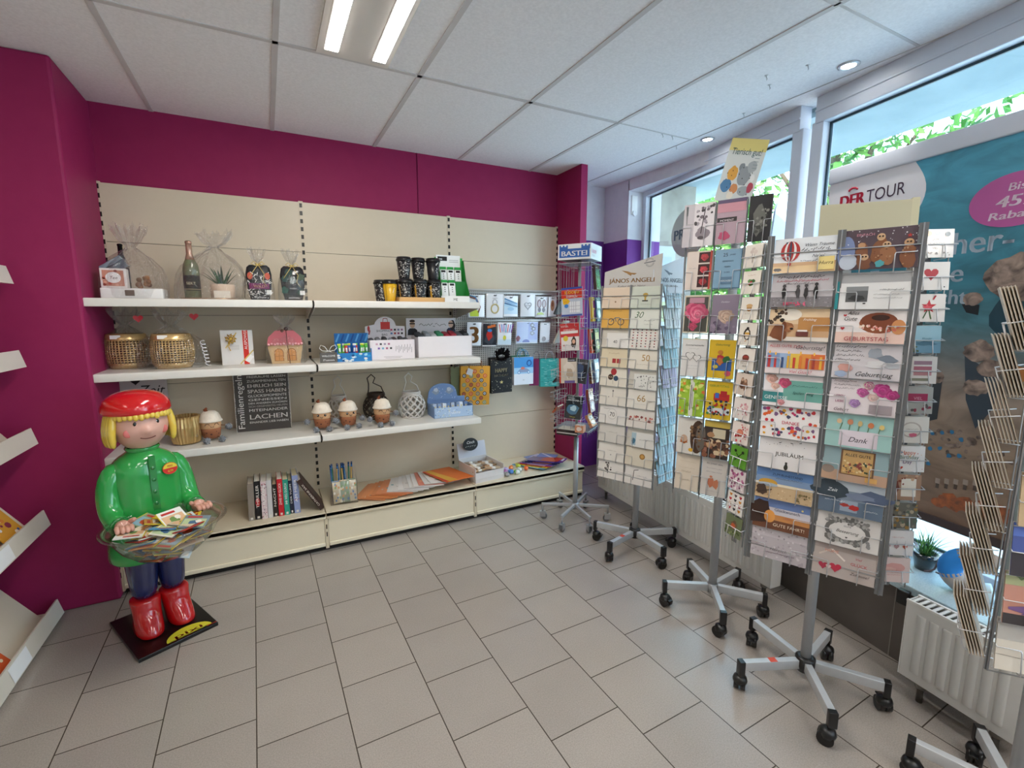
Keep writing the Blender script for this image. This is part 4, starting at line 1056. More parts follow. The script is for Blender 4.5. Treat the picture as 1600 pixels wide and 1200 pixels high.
# white open box with a round black sign
t = empty('counter_display', (1.395, 3.21, Z4), R(7), 'white open counter box with a round black sign on the bottom shelf', 'display')
q = B('enamel'); w_ = '#dbd5d2'
q.box(-.125, .125, -.13, -.126, 0, .075, w_); q.box(-.125, .125, -.134, -.130, .0, .030, '#d3ccc9'); q.box(-.125, -.121, -.13, .13, 0, .11, w_); q.box(.121, .125, -.13, .13, 0, .11, w_); q.box(-.125, .125, .126, .13, 0, .12, w_); q.box(-.125, .125, -.13, .13, 0, .003, w_)
q.M = Matrix.Translation((0, .128, .12)) @ Matrix.Rotation(R(-14), 4, 'X'); q.box(-.125, .125, 0, .004, 0, .115, '#c9c8cf')
q.build('carton', t)
q = B('print'); q.M = Matrix.Translation((-.025, .12, .225)) @ Matrix.Rotation(R(-14), 4, 'X')
q.prism(ell(0, 0, .066, .050, 32), -.004, 0, '#171515'); q.text('Cinch', 0, .006, .030, '#e6e1da', y=-.0046, align='c', shear=.3)
for k in range(5): q.flat(bar(-.05 + .02*k, -.02 + .004*(k % 2), -.036 + .02*k, -.012, .0025), -.0046, '#bdb8b0')
q.build('round_sign', t)
for k in range(16):
    p = B('foil'); c = ['#b08a66', '#c9a988', '#8f6f52', '#dcc4a6', '#a89684'][k % 5]
    p.cyl((-.05, 0, 0), (.05, 0, 0), .010, c, seg=8); p.cyl((-.06, 0, 0), (-.05, 0, 0), .004, c, seg=6, r1=.010); p.cyl((.05, 0, 0), (.06, 0, 0), .010, c, seg=6, r1=.004)
    p.cyl((-.015, 0, 0), (.015, 0, 0), .0105, '#efe6da', seg=8)
    tag(p.build('wrapped_bar', loc=(1.395 - .055 + .112*(k % 2), 3.21 - .10 + .026*(k // 2), Z4 + .078 + .004*(k % 3)), rot=(0, R(rnd.uniform(-6, 6)), R(7 + rnd.uniform(-14, 14)))), 'small wrapped bar lying in the white open counter box', 'bar', 'wrapped bars in the white counter box')
# bright eggs
for k, (ex, ey, c, lab) in enumerate(((1.575, 3.15, '#b96aa6', 'small pink plastic egg'), (1.600, 3.20, '#b7a3c9', 'small lilac plastic egg'), (1.618, 3.14, '#3f7fc9', 'small blue plastic egg'), (1.655, 3.11, '#57b83a', 'small green plastic egg'), (1.66, 3.22, '#e07a30', 'small orange plastic egg lying behind the green one'), (1.700, 3.155, '#d8e0dc', 'small white plastic egg'), (1.735, 3.24, '#b9c93c', 'small yellow-green plastic egg at the back'), (1.765, 3.16, '#e8652a', 'orange plastic egg nearest the magazines'), (1.56, 3.10, '#9a9a9a', 'small grey plastic egg beside the white box'))):
    p = B('gloss'); p.lathe([(.0001, -.026), (.010, -.023), (.017, -.012), (.019, 0)], c, seg=20); p.lathe([(.0195, 0), (.0175, .012), (.011, .024), (.0001, .029)], '#dfe8e4' if k == 3 else c, seg=20)
    tag(p.build('plastic_egg', loc=(ex, ey, Z4 + .019), rot=(R(90), 0, R(rnd.uniform(-60, 60)))), lab + ' on the bottom shelf', 'plastic egg', 'plastic eggs on the bottom shelf')
# magazines fanned at the right end
for k, (c, c2) in enumerate((('#4f9fc9', '#e6dfa0'), ('#d9c23a', '#2a2a50'), ('#c9362c', '#efe6da'), ('#7a5ab0', '#e0a0c0'), ('#2b2a60', '#d8703a'), ('#1f2350', '#8a6ac9'), ('#3a2f80', '#c9482c'))):
    p = B('gloss'); p.box(-.075, .075, -.15, .15, 0, .0045, c)
    p.add([(-.07, -.1, .0047), (.07, -.13, .0047), (.07, .02, .0047), (-.07, .06, .0047)], [(0, 1, 2, 3)], c2); p.add([(-.03, -.14, .0049), (.06, -.14, .0049), (.06, -.12, .0049), (-.03, -.12, .0049)], [(0, 1, 2, 3)], '#efeaf4')
    tag(p.build('magazine', loc=(1.86 + .022*k, 3.23 - .004*k, Z4 + .004 + .006*k), rot=(R(-3), R(4), R(28 + 2.2*k))), 'colourful magazine in the fan at the right end of the bottom shelf', 'magazine', 'magazine fan on the bottom shelf')
for k in range(3):
    p = B('print'); p.box(-.06, .06, -.08, .08, 0, .004, ['#8fa0d0', '#c9c6e0', '#7d8fc9'][k])
    for j in range(10): p.add([(-.05 + .01*j, -.07 + .013*j, .0045), (-.035 + .01*j, -.07 + .013*j, .0045), (-.035 + .01*j, -.05 + .013*j, .0045), (-.05 + .01*j, -.05 + .013*j, .0045)], [(0, 1, 2, 3)], '#e8e6f2')
    tag(p.build('notepad', loc=(1.98 + .05*k, 3.39 - .02*k, Z4 + .003 + .008*k), rot=(0, 0, R(10 + 15*k))), 'light blue patterned notepad lying behind the magazine fan', 'notepad', 'notepads behind the magazine fan')

# ================================================================== goods on the perforated panel
def hook(x, z, ln=.11, t=None, depth=3.466):
    q = B('polished'); q.tube([(x, depth, z), (x, depth - ln, z - .004), (x, depth - ln - .008, z + .006)], .0022, '#c9c9cc', seg=6)
    q.v = [(vx - XB[2], vy - 3.05, vz) for vx, vy, vz in q.v]
    return q.build('hook', bays[2][0])
def foil_pack(x0, x1, z0, z1, label, draw, n=3, y=3.385, bgc='#e6e6ea'):
    xc = (x0 + x1)/2; w2 = (x1 - x0)/2; h = z1 - z0; hook(xc, z1 - .012)
    for k in range(n):
        q = B('print' if k else 'foil'); q.box(-w2, w2, 0, .0035, 0, h, bgc if k == 0 else ['#cfd0d6', '#b9bdc6', '#9aa0ac'][k % 3], bev=.0015)
        q.flat([(a, b_ + h - .014) for a, b_ in ell(0, 0, .014, .005, 12)], -.0004, '#2a2a2e')
        if k == 0: draw(q, w2, h)
        o = q.build('balloon_pack', loc=(xc + .004*k, y + .011*k, z0 - .002*k), rot=(R(2), R(rnd.uniform(-1.5, 1.5)), R(rnd.uniform(-5, 5))))
        tag(o, label if k == 0 else 'packet hanging behind the ' + ' '.join(label.split()[:11]), 'packet', None if k == 0 else 'packets behind the ' + label)
Y = -.0008
def d_arc(q, w, h): q.flat(ell(-.02, .03, .04, .028, 18, 10, 170) + [(-.055, 0.005), (.02, .005)], Y, '#c2d24a'); q.tube([(-w*.9, Y, h*.9), (0, Y, h*.8), (w*.45, Y, h*.45), (w*.2, Y, h*.2)], .006, '#8a5548', seg=5); q.tube([(-w*.9, Y, h*.95), (-w*.2, Y, h*.9), (w*.2, Y, h*.6)], .007, '#4f7fae', seg=5)
def d_ring(q, w, h): q.tube([(.03*math.cos(a), Y, .07 + .034*math.sin(a)) for a in [2*PI*k/20 for k in range(20)]], .006, '#c2b27a', seg=5, closed=True); q.tube([(.018*math.cos(a), Y, .12 + .02*math.sin(a)) for a in [2*PI*k/20 for k in range(20)]], .004, '#b9bcc2', seg=5, closed=True); q.text('HAPPY', 0, h*.78, .014, '#999', y=Y, align='c')
def d_blue(q, w, h):
    q.flat(rect(-w*.95, .02, w*.95, h*.6), Y, '#bcd3e4')
    for k in range(4): q.flat(bar(-w*.9, h*(.85 - .1*k), w*.9, h*(.62 - .07*k), .012), Y - .0002*k, ['#3f7fb0', '#7fb0d6', '#2f6590', '#a9cbe2'][k])
    q.flat(ell(0, .06, .03, .014), Y - .001, '#8fb6d6')
def d_heart(q, w, h): q.tube([(a, Y, b_) for a, b_ in heart(0, h*.5, .032, 30)], .0025, '#a9adb5', seg=5, closed=True); q.tube([(a, Y, b_) for a, b_ in heart(0, h*.5, .024, 30)], .0018, '#c9ccd2', seg=5, closed=True); q.text('Love', 0, h*.47, .02, '#777', y=Y - .001, align='c', shear=.3)
def d_fly(q, w, h):
    for s in (-1, 1): q.flat(ell(s*.022, .11, .02, .035), Y, '#7a4a50'); q.flat(ell(s*.022, .11, .013, .026), Y - .0003, '#b9a8b0'); q.flat(ell(s*.02, .06, .014, .02), Y, '#4a3a50')
    q.flat(ell(-.01, .02, .035, .02, 14, 0, 180), Y, '#b4cc50')
def d_tan(q, w, h): q.flat(ell(0, .09, .02, .045), Y, '#b98a6a'); q.flat(ell(0, .1, .01, .02), Y - .0003, '#8a5a48')
def d_three(q, w, h): q.text('3', 0, h*.12, h*1.0, '#8f6238', y=Y, align='c', bold=.05)
def d_hero(q, w, h): q.flat(rect(-w*.98, .01, w*.98, h*.99), Y, '#2a2c34'); q.flat(blob(0, .06, w*.7, .05, rnd), Y - .0003, '#3f444e'); q.flat(blob(.0, .09, .026, .04, rnd), Y - .0006, '#b5322c'); q.flat(ell(0, .125, .02, .012), Y - .0009, '#3a7fc0'); q.flat(bar(-.02, .15, .05, .165, .02), Y - .0004, '#c96a38')
def d_smile(q, w, h):
    for k in range(7): q.flat(bar(-w*.6 + .015*k, .10, -w*.8 + .02*k, .165, .007), Y, ['#d24a5a', '#4f6fc9', '#8a4ab0', '#3f9fc9'][k % 4])
    q.text('SMILES', 0, .095, .022, '#e9eef4', y=Y - .0006, align='c', bold=.03); q.flat(ell(0, .055, .014, .022), Y, '#d9d34a'); q.flat(rect(-w*.95, .005, w*.95, .045), Y, '#c9dbe6')
def d_blu2(q, w, h):
    q.flat(rect(-w*.97, .01, w*.97, h*.97), Y, '#a9b4d8'); q.flat(rect(.01, .03, w*.97, h*.97), Y - .0002, '#8f9ad0'); q.flat(ell(-.01, .01, .035, .025, 16, 0, 180), Y - .0005, '#2f3f9a')
    for k, (a, c) in enumerate(((.15, '#6a6a80'), (.12, '#5a5a6e'), (.085, '#6e6e84'))): q.flat(blob(.045 + .012*(k % 2), a, .024, .018, rnd), Y - .0006, c); q.flat(ell(.048 + .012*(k % 2), a, .010, .008), Y - .0009, '#b9c0d6')
    q.flat(blob(-.085, .04, .018, .025, rnd), Y - .0006, '#7a4048')
def d_pale(q, w, h): q.flat(rect(-w*.9, .02, w*.9, h*.9), Y, '#d6cfd6'); q.flat(ell(-.01, .03, .02, .02), Y - .0003, '#6a4a4a')
for a in ((1.375, 1.515, 1.475, 1.645, 'clear-bagged foil balloon with blue and brown stripes beside the top shelf end', d_arc), (1.53, 1.672, 1.47, 1.655, 'white balloon packet with a gold ring in the upper hanging row', d_ring),
          (1.676, 1.808, 1.478, 1.642, 'light blue balloon packet with dark blue streaks in the upper row', d_blue), (1.832, 1.965, 1.478, 1.655, 'white balloon packet with a silver heart outline in the upper row', d_heart),
          (1.972, 2.085, 1.472, 1.64, 'white balloon packet with a brown butterfly shape in the upper row', d_fly), (2.092, 2.175, 1.478, 1.64, 'narrow packet with a tan oval at the right end of the upper row', d_tan),
          (1.36, 1.482, 1.255, 1.435, 'white packet with a brown number 3 foil balloon', d_three), (1.492, 1.612, 1.245, 1.425, 'dark packet with a red and blue balloon shape beside the number 3', d_hero), (1.625, 1.745, 1.252, 1.432, 'packet with fanned candles lettered SMILES in the lower row', d_smile),
          (1.79, 1.995, 1.258, 1.438, 'wide violet-blue packet with grey shapes in the lower row', d_blu2), (2.015, 2.11, 1.262, 1.428, 'pale grey packet right of the wide violet packet', d_pale)):
    foil_pack(*a)
def gift_bag(x, y, z, w2, h, d, label, col, draw, handle, rz=0, rx=0, ry=0):
    t = empty('gift_bag', (x, y, z), 0, label, 'gift bag', None, rot=(rx, ry, rz))
    q = B('print'); q.box(-w2, w2, -d, 0, 0, h, col, tx=.0); draw(q, w2, h, -d - .0008); q.build('bag', t)
    q = B('matte')
    for yy in (-d, -.001): q.tube([(-w2*.45, yy, h - .01), (-w2*.4, yy, h + .035), (-w2*.15, yy, h + .06), (w2*.15, yy, h + .06), (w2*.4, yy, h + .035), (w2*.45, yy, h - .01)], .003, handle, seg=5)
    q.build('handle', t); return t
def d_dots(q, w, h, y):
    for r in range(9):
        for k in range(5):
            cx, cz = -w + .028 + .056*k + (.028 if r % 2 else 0), .02 + .035*r
            if abs(cx) < w - .014 and cz < h - .015:
                c = ['#c9472c', '#46607a', '#3a2a26', '#4f9a7a', '#7a3a34'][(r*2 + k) % 5]; q.flat(ell(cx, cz, .016, .016, 14), y, c); q.flat(ell(cx, cz, .010, .010, 12), y - .0004, ['#e0b27a', '#c9d6e0', '#d97a4a', '#e6c060', '#d9a08a'][(r + k*3) % 5]); q.flat(blob(cx, cz, .005, .006, rnd, 7), y - .0008, c)
    q.flat([(-.075, h - .06), (-.03, h - .075), (-.018, h - .03), (-.06, h - .012)], y - .0012, '#ddd8d4')
gift_bag(1.405, 3.37, .795, .118, .305, .035, 'orange gift bag with round animal badges hanging below the shelf end', '#d79a35', d_dots, '#8a5a30', rz=R(-6), ry=R(2))
def d_hb(q, w, h, y):
    q.text('HAPPY', 0, h*.58, .045, '#c9be98', y=y, align='c', sx=.8, bold=.03); q.text('BIRTHDAY', 0, h*.46, .027, '#b8ae90', y=y, align='c', bold=.02); q.prism(star(0, h*.3, .016), y - .001, y, '#c9b97a')
    rg = random.Random(1)
    for k in range(60): q.flat(star(rg.uniform(-w*.95, w*.95), rg.choice([rg.uniform(.01, h*.4), rg.uniform(h*.78, h*.98)]), rg.uniform(.0015, .005), 5), y, ['#cfc49a', '#8a8570', '#e8e2c8'][k % 3])
gift_bag(1.637, 3.38, .875, .092, .285, .045, 'black and gold HAPPY BIRTHDAY gift bag with a dark bow', '#121013', d_hb, '#0e0c0f', ry=R(-1.5))
q = B('fuzzy')
for k in range(14): a = k*.45; q.tube([(1.637 + .035*math.cos(a), 3.34, 1.165 + .02*math.sin(a)), (1.637 + .06*math.cos(a), 3.32 - .01*(k % 3), 1.185 + .05*math.sin(a))], .010, '#141114', seg=6)
tag(q.build('dark_bow'), 'black tulle bow on the handles of the birthday bag', 'bow')
def d_wash(q, w, h, y):
    q.flat(rect(-w, h*.40, w, h), y, '#3f8fd0'); q.flat(rect(-w, h*.40, w, h*.62), y - .0002, '#9fc9e6')
    q.flat(ell(0, h*.45, .055, .035, 16, 0, 180), y - .0005, '#8a96b4'); q.flat(ell(-.01, h*.6, .018, .012), y - .0008, '#d0705a')
    q.tube([(.05 + .02*math.cos(a), y, h*.78 + .022*math.sin(a)) for a in [2*PI*k/16 for k in range(16)]], .004, '#1f4f9a', seg=5, closed=True)
    for s in (-1, 1): q.flat(ell(s*.045, h*.45, .014, .014), y - .0008, '#5f8fc0'); q.flat(ell(s*.045, h*.45, .008, .008), y - .001, '#dfe8f0')
    q.text('dm', 0, h*.15, .016, '#999', y=y, align='c')
gift_bag(1.845, 3.39, .925, .090, .225, .04, 'blue and white gift bag with a toy car picture', '#e0e2e8', d_wash, '#5f9fc9')
gift_bag(1.848, 3.43, .93, .088, .23, .02, 'green-edged gift bag hanging behind the blue car bag', '#3f7a5a', lambda q, w, h, y: None, '#3f6a5a', rz=R(4))
def d_teal(q, w, h, y):
    rg = random.Random(12)
    for k in range(70): z_ = .01 + (h - .02)*rg.random(); x_ = rg.uniform(-w*.95, w*.7); q.flat(rect(x_, z_, x_ + rg.uniform(.01, .04), z_ + .003), y, ['#a9dcd6', '#1f6f6c', '#7fc2bc'][k % 3])
gift_bag(2.09, 3.37, .895, .082, .235, .05, 'teal gift bag covered in small white words beside the book carousel', '#3aa39c', d_teal, '#b9b9c0', rz=R(-14))
gift_bag(2.00, 3.41, .90, .06, .225, .02, 'magenta gift bag edge showing beside the teal bag', '#a03a78', lambda q, w, h, y: None, '#8a8a90', rz=R(-30))
gift_bag(1.30, 3.44, .84, .05, .25, .02, 'pale green gift bag peeping out left of the orange badge bag', '#9fb08a', lambda q, w, h, y: None, '#8a8a70', rz=R(-20))
for x in (1.36, 1.637, 1.845, 2.08): hook(x, 1.195, .12)

# magazines on the left magazine shelving
for k, (yy, dz, c, c2) in enumerate(((2.60, .925, '#c9a08a', '#b33a3a'), (2.74, .52, '#d9a23a', '#3f5fa8'), (2.54, .52, '#c9562a', '#7fae4a'), (2.46, .055, '#c9562a', '#e6d6b0'), (2.76, 1.29, '#b9a08a', '#8a2f2a'), (2.66, 1.29, '#c9a43a', '#a83a2a'), (2.56, 1.29, '#8a3a3a', '#d9c24a'))):
    p = B('gloss'); p.box(-.002, .002, -.085, .085, 0, .235, c)
    rg = random.Random(k)
    for j in range(26):
        a, b_ = rg.uniform(-.07, .07), rg.uniform(.02, .215); r = rg.uniform(.008, .02)
        p.add([(.0024 + .0001*(j % 5), a + r*math.cos(i*PI/4), b_ + r*.8*math.sin(i*PI/4)) for i in range(8)], [tuple(range(8))], [c2, '#e8d9b0', '#5f8fc0', '#d98a3a', '#f0ece4', '#8a3a4a'][j % 6])
    tag(p.build('puzzle_magazine', loc=(-1.048 + .004*(k % 2), yy, dz), rot=(0, R(-33), 0)), ['reddish magazine in the third tray of the left shelving', 'orange puzzle magazine in the second tray, nearest its end', 'orange puzzle magazine in the second tray behind its neighbour', 'orange magazine in the bottom tray of the left shelving', 'tan magazine in the fourth tray, nearest its end', 'yellow magazine in the fourth tray of the left shelving', 'dark red magazine in the fourth tray of the left shelving'][k], 'magazine', 'magazines on the left shelving')

# ================================================================== revolving card stands
def wires(q, pts, r=0.0016, col='#c9cacd'): q.tube(pts, r, col, 'metal', seg=5)
def star_base(t, angles, L, style, hz=0.115, sticker=False):
    q = B('brushed')
    if style == 'box': q.lathe([(.0001, -.035), (.030, -.035), (.036, -.01), (.036, .02), (.026, .026), (.0001, .026)], '#232324', 'plastic', 20, (0, 0, hz))
    else: q.lathe([(.0001, -.03), (.026, -.03), (.026, .015), (.0001, .015)], '#9ea0a2', 'brushed', 20, (0, 0, hz))
    q.build('hub', t)
    for k, a in enumerate(angles):
        a = R(a); M = Matrix.Translation((0, 0, 0)) @ Matrix.Rotation(a, 4, 'Z')
        q = B('brushed'); q.M = M
        if style == 'wirefoot':
            q.box(.015, L, -.008, .008, hz - .012, hz + .008, '#b9babc', 'brushed', bev=.002)
        else:
            q.box(.025, L - .012, -.0125, .0125, hz - .024, hz + .014, '#c4c6c8', 'brushed', bev=.002)
            if sticker and k == 0: q.box(L*.45, L*.45 + .03, -.0126, .0126, hz + .0141, hz + .0146, '#d2503a', 'print')
        leg = q.build('leg', t)
        q = B('plastic'); q.M = M; blk = '#1a1a1b'
        if style == 'wirefoot':
            q.cyl((L - .008, 0, hz - .012), (L - .008, 0, .058), .006, '#a9aaac', 'metal', 8)
            for s in (-1, 1): q.box(L - .03, L + .012, s*.014 - .0015, s*.014 + .0015, .02, .06, '#a9aaac', 'metal', bev=.001)
            q.box(L - .03, L + .012, -.015, .015, .055, .06, '#a9aaac', 'metal')
            q.cyl((L - .018, -.010, .0235), (L - .018, .010, .0235), .023, '#6b6c6e', 'plastic', 18)
        else:
            q.box(L - .016, L + .006, -.0145, .0145, hz - .045, hz + .016, blk, 'plastic', bev=.002)
            q.cyl((L - .004, 0, .045), (L - .004, 0, hz - .04), .008, blk, 'plastic', 8)
            rg = random.Random(k*7 + int(L*1000)); M2 = M @ Matrix.Translation((L - .004, 0, 0)) @ Matrix.Rotation(rg.uniform(-1.4, 1.4), 4, 'Z'); q.M = M2
            q.cyl((-.014, -.021, .027), (-.014, -.003, .027), .0265, blk, 'plastic', 20); q.cyl((-.014, .003, .027), (-.014, .021, .027), .0265, blk, 'plastic', 20)
            q.lathe([(.0001, 0), (.024, .0), (.028, .012), (.024, .026), (.010, .034), (.0001, .034)], blk, 'plastic', 16, (-.009, 0, .030))
            if k % 2 == 0: q.box(-.052, -.03, -.012, .012, .040, .046, blk, 'plastic', bev=.002)
        q.build('caster', leg)
def face_M(phi):
    """local frame of one face of a stand: x to the right as you face it, -y outwards"""
    return Matrix.Rotation(R(phi + 90), 4, 'Z')
class Op:                                       # a small printing language for the card fronts
    def __init__(s, q, w, h, y): s.q = q; s.w = w; s.h = h; s.y = y; s.n = 0
    def run(s, ops):
        for op in ops.split(';'):
            op = op.strip()
            if not op: continue
            s.n += 1; y = s.y - .00025*s.n; w, h, q = s.w, s.h, s.q
            k, rest = op[0], op[2:]
            X = lambda v: (float(v) - .5)*w
            Z = lambda v: float(v)*h
            if k in 'tcs':
                a = rest.split(' ', 4) if k != 's' else rest.split(' ', 4)
                x_, z_, hh, col, body = a
                tw = text_width(body)*float(hh)*h
                sx = min(1.0, .92*w/tw) if tw else 1
                q.text(body, X(x_), Z(z_), float(hh)*h, col, y=y, align='l' if k == 't' else 'c', shear=.35 if k == 's' else 0, sx=sx)
                continue
            a = rest.split()
            if k == 'r': q.flat(rect(X(a[0]), Z(a[1]), X(a[2]), Z(a[3])), y, a[4])
            elif k == 'e': q.flat(ell(X(a[0]), Z(a[1]), float(a[2])*w, float(a[3])*h, 18), y, a[4])
            elif k == 'h': q.flat(heart(X(a[0]), Z(a[1]), float(a[2])*h, 18), y, a[3])
            elif k == 'b': q.flat(blob(X(a[0]), Z(a[1]), float(a[2])*w, float(a[3])*h, rnd), y, a[4])
            elif k == 'l': q.flat(bar(X(a[0]), Z(a[1]), X(a[2]), Z(a[3]), float(a[4])*h), y, a[5])
            elif k == '*': q.flat(star(X(a[0]), Z(a[1]), float(a[2])*h), y, a[3])
            elif k == 'f':                       # rose / flower
                r = float(a[2])*h; cx, cz = X(a[0]), Z(a[1])
                c3, c4 = lin(a[3]), lin(a[4]); rg = random.Random(int(r*1e5) + s.n)
                for j in range(30):
                    f_ = 1 - j/30; an = j*2.399; dd = r*.62*f_
                    mixv = .5 + .5*math.sin(j*1.9); cc = tuple((c3[i]*(1 - mixv) + c4[i]*mixv)*(.62 + .5*((j*7) % 5)/5) for i in range(3))
                    q.flat(blob(cx + dd*math.cos(an), cz + dd*math.sin(an), r*(.16 + .34*f_), r*(.14 + .28*f_), rg, 9, .15), y - .000012*j, cc)
            elif k == 'p':                       # scatter of dots: n x0 y0 x1 y1 r c,c,c
                cs = a[6].split(','); rg = random.Random(int(a[0]) + s.n + int(w*1000))
                for j in range(int(a[0])):
                    r = float(a[5])*h*rg.uniform(.6, 1.3)
                    q.flat(blob(X(rg.uniform(float(a[1]), float(a[3]))), Z(rg.uniform(float(a[2]), float(a[4]))), r, r, rg, 8), y - .000012*j, cs[j % len(cs)])
            elif k == 'm':                       # a line of handwriting: x0 x1 z size col
                rg = random.Random(s.n + int(w*999)); x = X(a[0]); sz = float(a[3])*h
                while x < X(a[1]):
                    st = sz*rg.uniform(.25, .6); q.flat(bar(x, Z(a[2]) + sz*rg.uniform(-.1, .5), x + st, Z(a[2]) + sz*rg.uniform(.1, 1.0), sz*.16), y, a[4]); x += st*rg.uniform(.7, 1.6)
            elif k == 'g':                       # grid of hearts: nx nz x0 y0 x1 y1 r c,c
                cs = a[7].split(','); nx, nz = int(a[0]), int(a[1])
                for i in range(nx):
                    for j in range(nz):
                        q.flat(heart(X(float(a[2]) + (float(a[4]) - float(a[2]))*i/max(1, nx-1)), Z(float(a[3]) + (float(a[5]) - float(a[3]))*j/max(1, nz-1)), float(a[6])*h, 12), y, cs[(i + j*2) % len(cs)])
def card_mesh(q, w, h, col, th=.0012, edge=None):
    q.box(-w/2, w/2, 0, th, 0, h, edge or col, 'print'); q.flat(rect(-w/2 + .0004, .0004, w/2 - .0004, h - .0004), -.0002, col)
back_cache = {}
def put_card(C0, phi, r, u, z, w, h, spec, nback=2, tilt=7, step=.0042, grp=None, where='', backcol='#e9e5dd', gl=False):
    """one pocket: the front card and the ones filed behind it; z is the bottom edge"""
    lab, col, ops = spec
    M = Matrix.Translation((C0[0], C0[1], 0)) @ face_M(phi) @ Matrix.Translation((u, -r, z)) @ Matrix.Rotation(R(-tilt), 4, 'X')
    q = B('foil' if gl else 'print'); card_mesh(q, w, h, col); Op(q, w, h, -.0004).run(ops)
    o = q.build('greeting_card'); o.matrix_world = M
    L_ = (lab + where).split(); L_ = L_ if len(L_) <= 16 else lab.split()[:16 - len(where.split())] + where.split()
    tag(o, ' '.join(L_), 'greeting card', grp)
    key = (round(w, 4), round(h, 4), backcol)
    if nback and key not in back_cache:
        q = B('print'); card_mesh(q, w, h, backcol, .0012); back_cache[key] = q.build('greeting_card'); first = True
    for k in range(nback):
        if k == 0 and 'used' not in back_cache.setdefault(('u',) + key, {}):
            b2 = back_cache[key]; back_cache[('u',) + key]['used'] = 1
        else:
            b2 = back_cache[key].copy(); COL.objects.link(b2)
        b2.matrix_world = M @ Matrix.Translation((rnd.uniform(-.0006, .0006), step*(k+1), .0015*(k+1)))
        tag(b2, 'pale card filed right behind the ' + ' '.join(lab.split()[:10]), 'greeting card', 'cards behind the ' + lab)
def pocket_wires(t, phi, r, u, z, w, h, style='U', depth=.03, tilt=7, name='card_pocket'):
    q = B('polished'); tl = math.tan(R(tilt)); hw = w/2
    f = lambda x, dz, out: (u + x, -r - out + dz*tl, z + dz)
    hh = h*.46
    if style == 'U':      # two inverted-L loops and a bar
        for s in (-1, 1):
            wires(q, [f(s*hw*1.02, hh + .004, -.004), f(s*hw*1.02, hh, .003), f(s*hw*.48, hh, .004), f(s*hw*.46, hh - .006, .0045), f(s*hw*.46, -.003, .006), f(s*hw*.46, -.004, -depth*.6)])
        wires(q, [f(-hw*1.02, -.004, -depth*.5), f(hw*1.02, -.004, -depth*.5)])
    else:                 # basket: a front bar with side arms and two uprights
        o_ = .004
        wires(q, [f(-hw - .006, hh + .012, -depth), f(-hw - .004, hh, o_), f(hw + .004, hh, o_), f(hw + .006, hh + .012, -depth)], .0018, '#d9d9dc')
        for s in (-1, 1): wires(q, [f(s*hw*.45, hh, o_), f(s*hw*.45, -.003, o_ + .003), f(s*hw*.45, -.004, -depth)], .0016, '#d9d9dc')
    q.M = Matrix.Identity(4)
    M = face_M(phi); q.v = [tuple(M @ Vector(p)) for p in q.v]
    return q.build(name, t)
def frame_wires(q, phi, r, us, z0, z1, rad=.002, ties=()):
    M = face_M(phi); b = len(q.v)
    for u in us: q.tube([(u, -r, z0), (u, -r, z1)], rad, '#a5a6a8', 'metal', seg=5)
    for z in ties:
        q.tube([(us[0], -r, z), (us[-1], -r, z)], rad, '#a5a6a8', 'metal', seg=5); q.tube([((us[0] + us[-1])/2, -r, z), (0, 0, z)], rad, '#a5a6a8', 'polished', seg=5)
    q.v[b:] = [tuple(M @ Vector(p)) for p in q.v[b:]]
def strips(q, phi, r, us, z0, z1, wd=.011, col='#77797c'):
    M = face_M(phi); b = len(q.v)
    for u in us: q.box(u - wd, u + wd, -r, -r + .003, z0, z1, col, 'brushed')
    q.v[b:] = [tuple(M @ Vector(p)) for p in q.v[b:]]
def stand(C0, label, angles, L, style, top, prad=.019, **k):
    t = empty('card_stand', (C0[0], C0[1], 0), 0, label, 'card stand')
    star_base(t, angles, L, style, **k)
    q = B('brushed'); q.cyl((0, 0, .10), (0, 0, top), prad, '#bcbec0', 'brushed', 20); q.build('pole', t)
    return t

